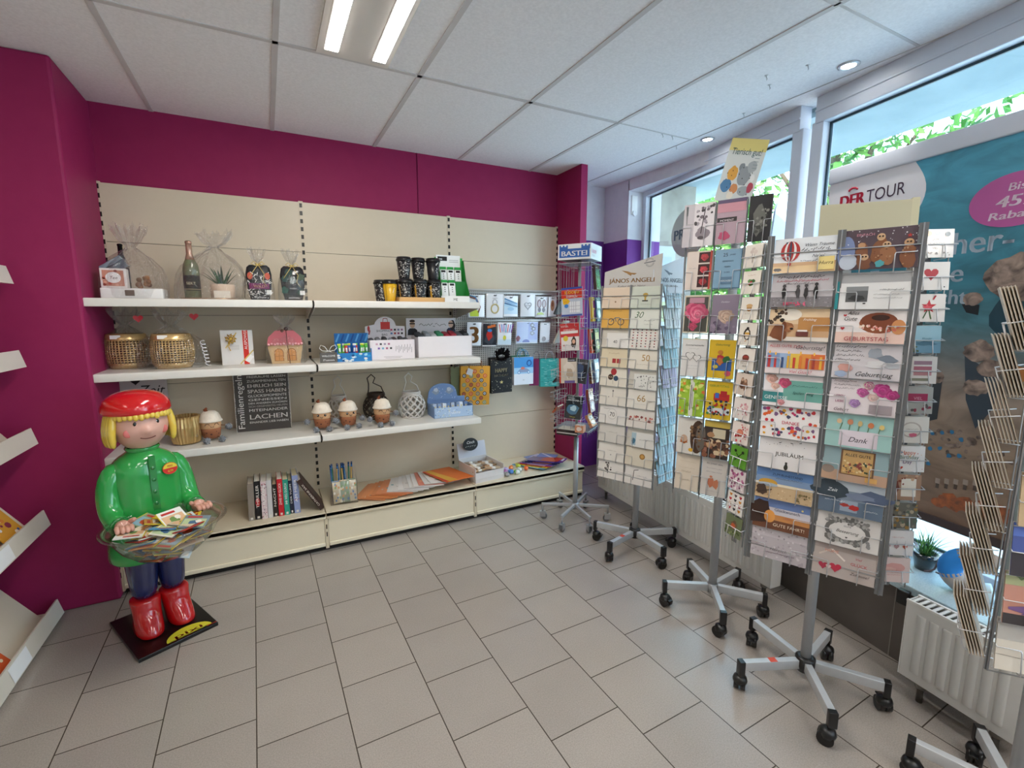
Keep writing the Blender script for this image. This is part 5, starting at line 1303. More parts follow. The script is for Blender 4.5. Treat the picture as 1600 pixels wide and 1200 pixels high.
# ------------------------------------------------------------------ the big stand in front
C1 = (1.834, .972)
t = stand(C1, 'large revolving card stand in front of the big window, full of wide cards', (156, -131, -55, 12, 80), .27, 'box', 1.72, .0185, sticker=True)
q = B('metal')
strips(q, 204, .235, (-.198, -.001, .193), .60, 1.76); frame_wires(q, 204, .238, (-.198, -.001, .193), .60, 1.76, ties=(.66, 1.2, 1.7))
strips(q, 168, .30, (-.10,), .62, 1.74); strips(q, 235, .235, (.105,), .60, 1.75)
frame_wires(q, 168, .30, (-.145, -.10, -.055), .62, 1.74, ties=(.66, 1.2, 1.7)); frame_wires(q, 235, .24, (.05, .16), .60, 1.75, ties=(.66, 1.2, 1.7))
q.build('frame', t)
WB = ' on the large front stand'
bigL = [('card with a red and blue striped hot air balloon', '#dfe3e8', 'r 0 0 1 .22 #d9b888;r 0 .2 1 .3 #c9a27a;b .08 .1 .06 .05 #2a2422;e .27 .62 .16 .30 #b03a38;r .19 .36 .22 .9 #3f4a5c;e .27 .62 .10 .30 #e6e2e0;e .27 .62 .06 .30 #a8302f;e .27 .62 .02 .30 #3f4a5c;e .27 .25 .035 .05 #a8302f;s .72 .74 .12 #2f3640 Wenn Träume;m .45 .9 .6 .1 #2f3640;s .72 .42 .12 #2f3640 Nebel;m .45 .85 .3 .08 #2f3640;r .72 .05 .98 .42 #e6d088;s .85 .2 .14 #2a2a2a Hurra'),
 ('black and white card of four children holding hands', '#b9b4b8', 'r 0 0 1 .3 #807c80;p 40 0 0 1 .28 .02 #6c686c,#99959a;m .1 .85 .84 .09 #3a2f34;m .08 .9 .74 .08 #b0455a;m .2 .7 .66 .07 #3a2f34;b .22 .42 .035 .17 #2e2c2e;e .22 .62 .03 .05 #4a4648;b .45 .42 .035 .17 #4a4749;e .45 .6 .03 .05 #555;b .58 .42 .035 .18 #343234;e .58 .62 .03 .05 #4a4648;b .74 .42 .035 .2 #232223;e .74 .65 .03 .05 #3a3638;l .25 .45 .43 .45 .02 #3a3838;l .6 .46 .72 .46 .02 #3a3838;p 26 .22 .05 .6 .14 .025 #c2455f,#d0607a'),
 ('card with a brown spaniel in front of a small cake', '#c9a27c', 'r 0 .5 1 1 #e0c4a0;r .5 .3 1 .7 #b9854f;r 0 0 1 .12 #ddd3c8;e .35 .78 .2 .18 #eae0d2;p 18 0 .55 .3 1 .05 #2e2620,#5a4638;b .2 .25 .16 .24 #7c4a30;b .33 .42 .1 .14 #94603f;e .38 .38 .05 .07 #a8744e;e .27 .45 .04 .13 #6e3d24;e .4 .36 .03 .03 #1c1412;r .48 .14 .68 .28 #6b3a34;r .5 .28 .66 .33 #e6ddd6;s .68 .6 .10 #f2ebe2 Frühling'),
 ('bright card with a row of striped birthday candles', '#dccfd0', 'r .02 .18 .24 .62 #7f9cc6;r .24 .18 .42 .62 #9ab2d4;r .42 .18 .58 .62 #e2bd4a;r .58 .18 .76 .62 #e0903c;r .76 .18 .98 .62 #d96a33;r .04 .18 .09 .55 #b03238;r .15 .18 .19 .5 #c23a3c;r .27 .18 .31 .5 #2f4a7a;r .37 .18 .41 .55 #d9a42f;r .47 .18 .51 .5 #c2362e;r .57 .18 .61 .55 #d9742f;r .68 .18 .72 .5 #c23f30;r .79 .18 .83 .5 #a9382e;r .9 .18 .94 .55 #e6b040;e .065 .64 .015 .05 #f0b040;e .17 .6 .015 .05 #f0b040;e .39 .64 .015 .05 #f4c050;e .59 .64 .015 .05 #f4c050;e .81 .62 .015 .05 #f4c050;t .05 .8 .11 #b5363f ALLES GUTE ZUM;s .72 .76 .15 #2a2430 Geburtstag!;s .6 .04 .13 #b83a4a Viel Glück!'),
 ('pink roses card with a teal panel', '#e6e0e2', 'r .35 .2 1 .8 #6fa79c;r 0 .1 .35 .42 #3f8a8c;f .13 .82 .16 #d9a098 #e8c0b0;f .36 .72 .17 #b8436c #d0607e;f .2 .6 .12 #e2b0a0 #edcbbb;f .33 .12 .1 #d68890 #e6a8a8;t .03 .2 .15 #e8f0f0 GENIESSE;s .68 .4 .11 #234f4c Spülen Steig;m .5 .9 .62 .06 #2f5f5a'),
 ('white card with rows of red and orange blossoms and the word Danke', '#ece7e6', 'p 30 .05 .66 .95 .95 .05 #c2363f,#d9622f,#7a5a80,#c23a6a,#d9a02f,#4a4f6a;p 30 .05 .08 .95 .36 .05 #c2363f,#d9622f,#7a5a80,#c23a6a,#d9a02f,#4a4f6a;e .1 .52 .03 .05 #c2363f;e .2 .52 .03 .05 #b03040;e .85 .52 .03 .05 #c2363f;e .93 .5 .03 .05 #d9622f;c .52 .44 .14 #c22f50 DANKE'),
 ('white jubilee card with a champagne bottle', '#dfdbdc', 'c .55 .42 .17 #221f20 JUBILÄUM;r .49 .05 .53 .25 #221f20;e .51 .09 .035 .09 #221f20;l .35 .82 .39 .84 .02 #333;l .55 .86 .6 .84 .02 #333;l .7 .88 .74 .9 .02 #333;p 14 .1 .72 .8 .95 .01 #444,#888'),
 ('beach card for retirement with an orange parasol', '#c9ad88', 'r 0 .45 1 1 #7f97b8;r 0 .7 1 1 #5f82b4;r 0 .42 1 .5 #e0d2b8;p 40 0 .02 1 .4 .02 #b5946c,#dcc6a0;e .22 .5 .17 .12 #c99a3f;e .22 .44 .18 .06 #a8b4c0;b .12 .25 .1 .16 #4a382e;l .05 .15 .3 .3 .03 #3a2c24;c .55 .76 .10 #2b3442 ZUM RUHESTAND;m .35 .8 .66 .05 #3a4454;p 14 .7 .05 1 .3 .03 #8a7c58,#6c6040'),
 ('sunset road card wishing a good journey', '#54688c', 'r 0 0 1 .35 #6e4632;r 0 .3 1 .5 #c88a52;r 0 .48 1 .7 #c9c4cc;r 0 .7 1 1 #6a80b0;b .12 .5 .2 .4 #3c2822;e .3 .4 .1 .2 #e09a50;c .6 .6 .13 #20304a Glückwunsch;c .62 .4 .08 #b56a5a LIEBEN;c .65 .12 .14 #f0dcc4 GUTE FAHRT!;e .86 .78 .02 .03 #e0d090'),
 ('pale snowy blossom card', '#b9b0b6', 'r 0 .7 1 1 #c9c0c6;p 40 0 .4 1 1 .03 #9a9096,#d6cfd4,#aaa1a8;p 24 0 0 1 .4 .04 #cfc8cc,#a79ea4;l .3 .2 .8 .24 .02 #8d7f86;s .5 .28 .14 #7c6f78 Herzlich;m .25 .8 .18 .08 #857880')]
bigR = [('dark card with a group of standing meerkats', '#56474e', 'p 26 0 .6 1 1 .012 #e8e4e6,#b9b0b6;e .08 .45 .12 .4 #7886ac;e .12 .2 .12 .2 #b9c2d0;b .3 .35 .09 .28 #7e523a;e .28 .6 .05 .07 #b98d68;b .52 .42 .12 .34 #84563a;e .52 .78 .055 .09 #c9a582;b .62 .3 .10 .28 #956646;p 14 .42 .1 .7 .5 .02 #6e462e,#a98260;e .6 .58 .055 .08 #c9a582;b .34 .12 .08 .16 #7a4f38;e .33 .3 .055 .08 #c9a582;b .87 .3 .10 .3 #805238;p 12 .8 .08 .94 .5 .02 #6e462e,#a98260;e .87 .6 .06 .09 #c09872;b .53 .12 .06 .08 #4f9aa0;e .5 .79 .012 .02 #1a1414;e .54 .79 .012 .02 #1a1414;e .58 .59 .012 .02 #1a1414;e .62 .59 .012 .02 #1a1414;e .31 .31 .012 .02 #1a1414;e .35 .31 .012 .02 #1a1414;e .85 .61 .013 .02 #1a1414;e .89 .61 .013 .02 #1a1414;* .87 .76 .06 #a83a34;t .2 .82 .09 #c98a98 EINFACH'),
 ('white calendar card with a small grey landscape photo', '#dedede', 'r 0 .72 1 1 #a8a9ab;r .1 .2 .42 .62 #5a5c5e;b .26 .3 .12 .08 #3a3c3e;r .1 .5 .42 .62 #85888a;m .58 .9 .5 .05 #555;m .5 .85 .38 .04 #777;m .5 .9 .28 .04 #777;r .36 .14 .4 .17 #333;r -.06 0 -.01 1 #2f8a90'),
 ('birthday card with a glazed ring cake', '#e6e0e0', 'r 0 0 1 .3 #e2c2b6;e .62 .55 .28 .28 #8e5034;e .62 .62 .26 .22 #7a4028;e .64 .7 .13 .08 #3a2018;e .9 .45 .1 .2 #c98a58;p 26 .36 .32 .9 .48 .03 #e2a8a0,#c96a5a,#e6d0c0;h .12 .76 .04 #b5303a;h .1 .4 .05 #b5303a;h .55 .25 .04 #e6d6d0;s .24 .78 .13 #2a2426 Alles;s .2 .62 .15 #2a2426 Gute;c .46 .06 .16 #a83440 GEBURTSTAG'),
 ('birthday card with stacked grey coffee cups and handwriting', '#cfc9cd', 'm .04 .5 .86 .08 #3a3438;m .04 .42 .74 .07 #3a3438;m .04 .46 .62 .07 #3a3438;m .04 .4 .5 .07 #3a3438;b .62 .72 .12 .14 #9aa0aa;b .8 .55 .14 .12 #77808c;b .66 .42 .16 .1 #d6d4d6;b .88 .4 .1 .08 #b9bcc2;b .2 .3 .12 .12 #cf9a90;b .14 .12 .1 .08 #9fb0cc;s .62 .08 .18 #231f22 Geburtstag'),
 ('birthday card with big magenta orchids', '#e0d6da', 'm .06 .4 .88 .06 #6a5a62;m .06 .45 .78 .05 #3a3036;m .06 .38 .68 .05 #3a3036;t .08 .45 .09 #8a3a60 LEBEN;t .1 .3 .09 #a04a74 LIEBE;f .5 .62 .14 #b8488e #d27ab0;f .78 .72 .2 #b32f7e #cc5a9a;f .58 .82 .13 #c24a90 #e0d0c0;f .92 .6 .16 #a82a74 #c2508e;f .4 .3 .13 #a070b0 #c0a0cc;f .66 .5 .12 #e0cfc0 #d9a8b0;r .62 .05 .95 .3 #9a8f94;s .2 .06 .12 #5a3a4a Geburt'),
 ('mint thank-you card with five tulips', '#9ec6c2', 'r .22 .05 .8 .5 #dcd2dc;s .5 .18 .2 #2a2430 Dank;l .22 .5 .25 .7 .02 #5a7a58;l .36 .5 .37 .7 .02 #5a7a58;l .5 .5 .51 .7 .02 #5a7a58;l .64 .5 .66 .7 .02 #5a7a58;l .8 .5 .82 .7 .02 #5a7a58;e .2 .74 .04 .07 #d9b890;e .37 .74 .045 .08 #d08a68;e .52 .72 .035 .08 #c9b078;e .68 .7 .045 .08 #cc7a50;e .84 .68 .04 .07 #d9c078'),
 ('birthday card with a square wooden picture panel reading Alles Gute', '#8fa9ae', 'r 0 0 1 .3 #b9967c;e .1 .3 .1 .12 #8a7a70;r .28 .2 .8 .92 #6e4a2a;r .31 .23 .77 .89 #c29a5c;p 60 .32 .25 .76 .6 .03 #8a3a2a,#e0c890,#5a4228,#d9a860,#3a4a30;c .54 .74 .11 #2e2018 ALLES GUTE;r .68 .06 .86 .2 #d2a058'),
 ('fjord card with a red boat between grey mountains', '#7e8c9c', 'r 0 .7 1 1 #b9c2cc;b .15 .65 .28 .26 #3a4650;b .85 .6 .28 .18 #55627c;b .65 .58 .2 .1 #76829a;r 0 0 1 .42 #5f7084;r .35 .1 .62 .42 #93a0b0;b .42 .28 .07 .05 #a03a34;b .56 .24 .08 .07 #b02f2c;s .2 .62 .14 #e6eaf0 Zeit;m .1 .4 .35 .05 #dfe4ea;m .72 .92 .2 .05 #e6eaf0'),
 ('get-well card with a grey leaf wreath', '#d6d2cf', 'e .5 .48 .36 .36 #6f6e6c;e .5 .48 .28 .26 #d6d2cf;p 46 .14 .12 .86 .3 .045 #6f6e6c,#8a8988,#a9a7a4;p 46 .14 .66 .86 .86 .045 #6f6e6c,#8a8988,#a9a7a4;e .5 .48 .29 .24 #d9d5d2;s .5 .42 .13 #2a2828 Besserung;c .5 .6 .07 #4a4646 GUTE;h .5 .3 .03 #3a3636'),
 ('good-luck card with two red hearts and a HOME roof', '#b9aca6', 'r 0 .8 1 1 #a89a94;r 0 .3 1 .34 #aa9d97;l .1 .6 .3 .82 .05 #cfc2b8;l .3 .82 .52 .55 .05 #e6dcd2;c .3 .72 .12 #d98a72 HOME;h .18 .28 .12 #a83048;h .38 .3 .15 #c2304a;h .27 .28 .07 #e6ccc6;s .72 .66 .1 #a84a58 Viel;c .74 .48 .12 #b5444c GLÜCK;s .76 .2 .12 #3a3034 Zuhause!')]
for k in range(10):
    z = 1.747 - .1125*(k + 1)
    pocket_wires(t, 204, .246, -.098, z, .178, .115); pocket_wires(t, 204, .246, .094, z - (.008 if k < 2 else 0), .178, .115)
    put_card(C1, 204, .243, -.098, z, .176, .113, bigL[k], 1, where=', left column', gl=(k % 3 == 0))
    put_card(C1, 204, .243, .094, z - (.008 if k == 1 else 0), .172 if k else .190, .113 if k else .122, bigR[k], 1, where=', right column', gl=(k % 3 == 0))
nl = [('small card with thin drawn flowers', '#e2dcd4', 'l .5 .2 .45 .6 .02 #6a5f5a;l .5 .2 .6 .6 .02 #6a5f5a;e .42 .68 .1 .08 #cdbfb8;e .62 .66 .12 .09 #d6cac2;e .5 .8 .1 .06 #cfc2ba;l .4 .5 .6 .4 .02 #7a6f6a'),
 ('small card with holly and red berries', '#e6e0d6', 'b .5 .45 .16 .12 #4a7a44;b .42 .55 .12 .08 #5f8a50;b .6 .55 .12 .08 #3f6a3c;e .5 .5 .07 .06 #b03038;e .42 .44 .06 .05 #c23a40;m .3 .7 .78 .06 #b58a80'),
 ('small card with a brown acorn bird', '#e4dfd6', 'e .5 .52 .15 .15 #b08452;e .5 .62 .18 .08 #c9a574;m .3 .7 .25 .05 #8a7f78'),
 ('small card with a penguin holding a note', '#e2ddd4', 'b .5 .5 .2 .3 #25211f;e .5 .48 .12 .2 #e8e2d8;r .36 .42 .62 .58 #d0a24a;e .5 .76 .08 .06 #25211f;l .5 .24 .42 .16 .03 #c9862f'),
 ('small card with a chocolate cake slice', '#e4ded6', 'e .5 .58 .2 .14 #6a3a30;r .32 .42 .68 .58 #7a4638;e .5 .62 .16 .05 #a04038;s .5 .16 .14 #3a3030 Süße;m .3 .7 .3 .05 #6a5f58'),
 ('small card with a sepia couple portrait', '#d9cbbf', 'b .42 .5 .14 .25 #6a4a3a;b .6 .48 .14 .24 #8a6652;e .42 .7 .07 .07 #c9a58c;e .6 .66 .07 .07 #c49c82'),
 ('small card with rows of little pink drawings', '#e6dfdb', 'p 18 .15 .2 .85 .85 .05 #d0909a,#b9707c,#dcb0b4'),
 ('small card with a red plum and red dots', '#e6dcd6', 'e .5 .5 .2 .18 #c9705a;p 22 .1 .1 .9 .9 .05 #b8303e,#d04a52,#e0a0a0;e .5 .5 .14 .12 #d98a72'),
 ('small green card with black scissors', '#5f9a34', 'l .3 .3 .7 .7 .04 #1d2a14;l .7 .35 .35 .65 .04 #1d2a14;e .3 .75 .08 .07 #1d2a14;e .75 .75 .08 .07 #2a3a1c'),
 ('small card with magenta lilac blossom', '#dcd0d4', 'p 40 .08 .1 .92 .9 .07 #a04a7a,#c07aa0,#7a3a62,#d9a8c0,#efe6ea'),
 ('small card with rows of coloured hearts', '#e6e2de', 'g 3 4 .2 .2 .8 .85 .09 #b8303e,#2a2a2e,#c9862f,#5a4a50'),
 ('small robin card with cream edges', '#6f7a5a', 'b .5 .55 .2 .2 #7a5f44;e .5 .5 .13 .14 #c9623a;e .56 .7 .1 .08 #6a553e;p 14 .05 .05 .95 .3 .05 #4a5a34,#93a06a')]
zsN = [1.745 - .0925*(k) for k in range(12)]
for k in range(12):
    zt = zsN[k]; z = zt - .082 
    pocket_wires(t, 168, .3135, -.0996, z, .088, .082, 'basket', .04)
    put_card(C1, 168, .3105, -.0996, z, .084, .082, nl[k], 3, tilt=5, step=.0095, where=', narrow left column')
nr = [('small card with balloons and a blue bird', '#dedad6', 'e .3 .85 .1 .09 #c98a3a;e .55 .85 .07 .06 #7fa0b0;e .82 .82 .07 .08 #4a6a78;c .5 .6 .1 #3a3634 ZUM;c .5 .45 .1 #3a3634 GEBURTSTAG;c .5 .3 .1 #3a3634 VIEL;p 14 .1 .08 .9 .2 .03 #5a5654,#8a7a70'),
 ('small white card with one big red heart', '#e4dfdb', 'h .5 .58 .24 #b8444a;p 1 .85 .08 .9 .12 .02 #333'),
 ('small card with a red amaryllis', '#e2dcd8', '* .55 .55 .26 #c23a44;* .5 .5 .18 #d9606a;l .4 .12 .5 .4 .04 #3f5a3c;l .62 .1 .56 .4 .04 #4a6a44;l .65 .8 .72 .95 .05 #b5303a'),
 ('small card with a blue winter lake', '#9ac0d0', 'r 0 0 1 .4 #6f98b0;b .6 .35 .3 .08 #4f7488;p 20 0 .05 .4 .35 .04 #b5a86a,#5a6a4a;s .6 .5 .1 #2a5a70 Wunder'),
 ('small card with three mauve stripes', '#ded8d4', 'r .35 .7 .85 .84 #9a7a88;r .35 .5 .85 .64 #b06a78;r .35 .3 .85 .44 #c08a90;r .1 .1 .8 .2 #8a8a78'),
 ('small card in a clear sleeve with a berry red label', '#a9aaa8', 'r .3 .45 .85 .75 #a02f58;c .58 .52 .16 #e0a0b8 VIEL;p 12 .4 .1 .95 .35 .05 #8a3a50,#5a5a5a;r 0 0 .25 1 #8a8c8c'),
 ('small card with a twig ring and pink bird', '#e0dad2', 'e .5 .5 .3 .3 #b9aca4;e .5 .5 .25 .25 #e0dad2;b .55 .3 .12 .07 #c9607a;m .35 .7 .5 .06 #9a8f88'),
 ('small white Happy Birthday card with colourful letters', '#e8e4e2', 't .3 .68 .2 #c2552f Happy;t .26 .5 .2 #2f6a5a Birthday;t .36 .32 .2 #5a3a6a Day;h .32 .16 .07 #c2462f;p 16 .1 .1 .95 .95 .02 #c2462f,#e0a83a,#3f7a9a'),
 ('small card with a tilted cream letter on rust', '#a8846c', 'b .2 .5 .16 .3 #7a3f34;r .42 .15 .85 .85 #e6ddd0;p 10 .05 .6 .95 .98 .05 #8a4a3a,#c9a284'),
 ('small card with brown autumn leaves and stones', '#6a665c', 'p 46 .02 .02 .98 .98 .07 #8a8274,#4a463e,#b5a58c,#a07a3e,#5f6a5a'),
 ('small white card with three hanging hearts', '#e2dcda', 'h .25 .35 .09 #b03a44;h .5 .35 .1 #a9868a;h .75 .35 .09 #c2604a;m .35 .7 .7 .06 #c98a80;l .25 .4 .25 .6 .01 #999;l .5 .4 .5 .6 .01 #999;l .75 .4 .75 .6 .01 #999'),
 ('small pale pink blurred card at the bottom', '#e0c8c2', 'b .5 .6 .3 .2 #d9a098;b .4 .5 .16 .12 #e2b4aa;s .55 .4 .12 #b5605a Liebe;m .3 .75 .28 .05 #c9807a')]
for k in range(12):
    z = 1.748 - .0945*k - .083
    pocket_wires(t, 235, .262, .108, z, .108, .083, 'basket', .04)
    put_card(C1, 235, .260, .108, z, .100, .083, nr[k], 3, tilt=5, step=.0095, where=', narrow right column', gl=(k in (0, 5)))
q = B('print'); q.box(-.115, .135, 0, .003, 0, .17, '#b9b296'); q.box(.135, .155, -.0, .02, 0, .175, '#c2bb9c'); q.flat(rect(-.08, .064, .03, .066), -.0005, '#3a372e')
q.M = Matrix.Identity(4); o = q.build('header_board'); 
MM = Matrix.Translation((C1[0], C1[1], 0)) @ face_M(222) @ Matrix.Translation((0, -.12, 1.69)) @ Matrix.Rotation(R(-4), 4, 'X')
o.matrix_world = MM; tag(o, 'plain olive-beige cardboard header on top of the large front stand', 'sign')

# ------------------------------------------------------------------ second stand, upright birthday cards
C2 = (1.947, 1.513)
t = stand(C2, 'revolving card stand with upright cards under the yellow animal sign', (148, -129, -51, 8, 69), .245, 'plain', 1.98, .020)
q = B('metal'); strips(q, 204, .15, (-.178, -.052, .073), .64, 1.98, .004); frame_wires(q, 204, .152, (-.178, -.052, .073), .62, 1.98, ties=(.7, 1.3, 1.9)); frame_wires(q, 114, .17, (-.11, .0), .7, 1.95, ties=(.8, 1.4, 1.9)); q.build('frame', t)
midL = [('card with three stacked red rose photos', '#d9cbc2', 'r .48 .7 .92 .97 #3a1618;r .48 .38 .92 .66 #3a1618;r .48 .06 .92 .34 #3a1618;f .7 .84 .1 #b0303a #c9444c;f .7 .52 .1 #c22f3c #d9505a;f .7 .2 .1 #a82a34 #c23f48;r .92 0 1 1 #b5443a;m .1 .4 .55 .03 #999'),
 ('card with a large pink rose', '#c9bca8', 'r .05 .04 .95 .96 #4a4a44;f .5 .55 .3 #c9416c #e0708e;f .55 .5 .16 #d95a80 #ec92a8;f .4 .18 .12 #b8385e #d9607e;r .2 .8 .8 .94 #b98a9a'),
 ('white card with two drawn hearts', '#dcdad8', 's .5 .82 .07 #3a3636 Sommerwünsche;m .3 .7 .74 .02 #888;m .25 .75 .28 .02 #888;m .3 .7 .2 .02 #888;h .36 .55 .13 #2a2828;h .36 .55 .115 #dcdad8;h .64 .5 .11 #2a2828;h .64 .5 .095 #dcdad8'),
 ('lime green card with a vertical birthday caption', '#9cc23c', 'r .42 0 .6 1 #e2e2d6;p 22 0 0 .4 1 .05 #b8d95a,#7fa82c,#d9e07a,#e0903a;p 22 .62 0 1 1 .05 #b8d95a,#7fa82c,#d9e07a,#d9743a;r .46 .15 .49 .85 #3a3a34;r .53 .2 .55 .8 #4a4a44'),
 ('card with a cognac glass and coffee bean arch', '#dcd8d2', 'e .85 .5 .3 .46 #4a3428;e .98 .5 .2 .38 #6e665e;p 26 .55 .1 .95 .9 .035 #2f211a,#6a4a34,#8a6a4c;b .3 .34 .16 .07 #b0622c;e .3 .42 .14 .1 #c9a890;e .62 .12 .1 .05 #d9a83a'),
 ('cream embossed card with faint lettering', '#ddd0bf', 'm .15 .85 .8 .03 #c2b29e;m .15 .8 .62 .03 #c2b29e;s .45 .5 .08 #b9a890 Herzlich;l .2 .3 .7 .28 .01 #c9bba8;l .3 .26 .6 .3 .01 #b5a794')]
midR = [('light blue card for a 25th wedding anniversary', '#7fa3bd', 'r 0 0 1 .03 #4a6a84;r .97 0 1 1 #4f7490;c .4 .82 .12 #24303c 25;c .66 .84 .05 #2a3642 JAHRE;c .5 .68 .05 #2a3642 GEMEINSAM;c .5 .54 .05 #2a3642 FEIERN;c .5 .4 .05 #2a3642 SILBER;r .3 .12 .7 .3 #5a7a94;c .5 .18 .06 #dfe8f0 HOCHZEIT'),
 ('mauve card with a pale rose', '#8d7f92', 'f .55 .45 .2 #c2a090 #dcc2ae;f .6 .42 .1 #d6b09a #e6cdb8;p 16 0 0 1 .3 .04 #6e6078,#a08fa6,#5a4e62;s .5 .8 .06 #d9d2dc Dankbar'),
 ('yellow birthday card with a bear bringing a rose', '#e0b92c', 's .5 .86 .08 #5a6a3a Geburtstag;r .15 .2 .9 .5 #2f5fa8;b .5 .5 .2 .12 #b5303e;b .45 .45 .12 .1 #c2743a;e .45 .68 .1 .06 #c9843a;b .7 .5 .14 .1 #2f6a3a;e .78 .14 .12 .07 #d95a72;e .3 .3 .1 .05 #e6d24a'),
 ('yellow birthday card with a red toy train', '#e2bd2c', 't .1 .86 .08 #4f8a3a GEBURTSTAG;r .3 .5 .9 .68 #c2302c;r .55 .6 .8 .76 #b5282c;r .35 .56 .5 .7 #3f6fc0;e .4 .48 .06 .035 #22304a;e .6 .48 .06 .035 #22304a;e .8 .48 .06 .035 #22304a;r .1 .14 .95 .3 #dfe2e6;p 24 .1 .12 .95 .32 .03 #c2302c,#2f5fa8,#3f8a4a,#2a2a2e;p 10 .1 .34 .95 .42 .025 #2a2a2e,#c2302c'),
 ('card with macarons, almonds and a cream letter', '#3f332e', 'r .0 .84 1 1 #d6b95a;r .35 .55 .85 .8 #d9cdb2;p 44 .03 .03 .97 .5 .06 #c9a27c,#8a5a44,#e0c8a4,#6a4a3a,#a06a58,#54342a;b .3 .62 .14 .08 #b58a64'),
 ('card with a newborn\'s feet and a short poem', '#d9d2cc', 'c .5 .86 .06 #5a5260 ZU ZWEIT SEIN;m .2 .8 .74 .03 #8a8088;m .2 .8 .64 .03 #8a8088;b .4 .36 .13 .13 #c97a5c;b .62 .34 .13 .13 #cc8262;e .4 .52 .06 .03 #d28a6a;m .25 .75 .12 .02 #8a8088')]
mt = [1.793, 1.596, 1.395, 1.206, 1.02, .838]
WM_ = ' on the stand with upright cards'
for k in range(6):
    hL = .172; z = mt[k] - hL - .012
    for u, sp, wd in ((-.113, midL[k], .112), (.010, midR[k], .112)):
        pocket_wires(t, 204, .165, u, z, wd, hL); put_card(C2, 204, .162, u, z, wd, hL, sp, 2, tilt=6, step=.004, where=WM_, backcol=['#e6d9b0', '#dcd8d4', '#d9c98a', '#e6e2dc', '#cfcac4', '#e0dad0'][k])
    pocket_wires(t, 122, .175, -.06, z + .01, .10, .15, 'basket', .03)
    put_card(C2, 122, .172, -.06, z + .01, .10, .165, (['grey-lilac card seen edge-on beside the roses', 'dark green card seen edge-on beside the pink rose', 'grey card seen edge-on beside the drawn hearts', 'lilac grey card seen edge-on beside the lime card', 'plain grey card seen edge-on beside the cognac glass', 'pale lilac card seen edge-on beside the cream card'][k], ['#9a98a4', '#4f6a50', '#a5a2aa', '#8f8a9a', '#b0acb0', '#bcb8c4'][k], 'p 14 .1 .1 .9 .9 .05 #8a8894,#b9b6be'), 2, tilt=6, step=.005, where=' at the left of the second stand')
for u, wd, sp in ((-.125, .135, ('grey and white card with an ink flower drawing', '#c2bcc2', 'r .35 0 1 1 #dcd6da;b .65 .3 .22 .14 #8a8088;p 20 .4 .5 .95 .95 .04 #3a3438,#6a6068,#a098a0;l .6 .3 .7 .9 .02 #2a2428;e .6 .2 .1 .04 #4a4248')),
               (.012, .118, ('mauve card with pink bands and a black caption', '#b39aa6', 'r 0 .72 1 .92 #c98f9c;r .02 .5 .7 .6 #2a2428;c .36 .51 .07 #e6dadf MOMENT;b .3 .18 .2 .1 #b5476a;r 0 .92 1 1 #5a4a6a')),
               (.124, .085, ('black card with a pale stone face', '#232226', 'b .5 .45 .3 .3 #6a6a64;e .4 .5 .06 .03 #2a2a28;e .62 .5 .06 .03 #2a2a28;b .5 .3 .12 .05 #3a3a36;p 18 .2 .2 .85 .75 .03 #8a8a82,#4a4a46'))):
    z = 1.80; pocket_wires(t, 204, .165, u, z, wd, .19); put_card(C2, 204, .162, u, z, wd, .19, sp, 3, tilt=5, step=.006, where=', top tier of the second stand', backcol='#8f8a94' if u > 0 else '#b5b2b8')
q = B('print'); q.box(-.085, .085, 0, .002, 0, .235, '#d3c77e'); q.flat(rect(-.085, 0, .085, .19), -.0004, '#ced3d2')
q.text('Tierisch gut!', 0, .176, .034, '#1f4a4e', y=-.0012, align='c', shear=.15, w=.14)
rg = random.Random(9)
for x, z, rx, rz, c in ((.02, .10, .030, .036, '#8e959a'), (.045, .135, .022, .022, '#a3aaae'), (-.035, .105, .024, .028, '#d6a04a'), (-.05, .06, .026, .024, '#4f7ea8'), (-.01, .05, .018, .02, '#c98a5a'), (.035, .045, .026, .018, '#9aa2a6'), (.062, .06, .014, .02, '#b0485a'), (.06, .095, .010, .014, '#dfe2e2'), (.0, .13, .014, .016, '#7f868a'), (-.02, .025, .016, .014, '#e2dcd0')): q.flat(blob(x, z, rx, rz, rg, 16, .12), -.0008 - .0001*abs(x), c)
for k in range(16): q.flat(ell(rg.uniform(-.06, .065), rg.uniform(.03, .14), .002, .0025, 8), -.0014, '#1d1b1a')
for k in range(4): q.flat(rect(.045, .195 - .012*k - .03, .066, .197 - .012*k - .03), -.0012, '#7f8f90')
o = q.build('header_sign'); o.matrix_world = Matrix.Translation((C2[0], C2[1], 0)) @ face_M(214) @ Matrix.Translation((-.022, -.10, 1.985)) @ Matrix.Rotation(R(-4), 4, 'X') @ Matrix.Rotation(R(13), 4, 'Y') @ Matrix.Diagonal((.87, 1, 1.13, 1))
tag(o, 'tall yellow Tierisch gut sign with drawn animals standing on the second stand', 'sign')

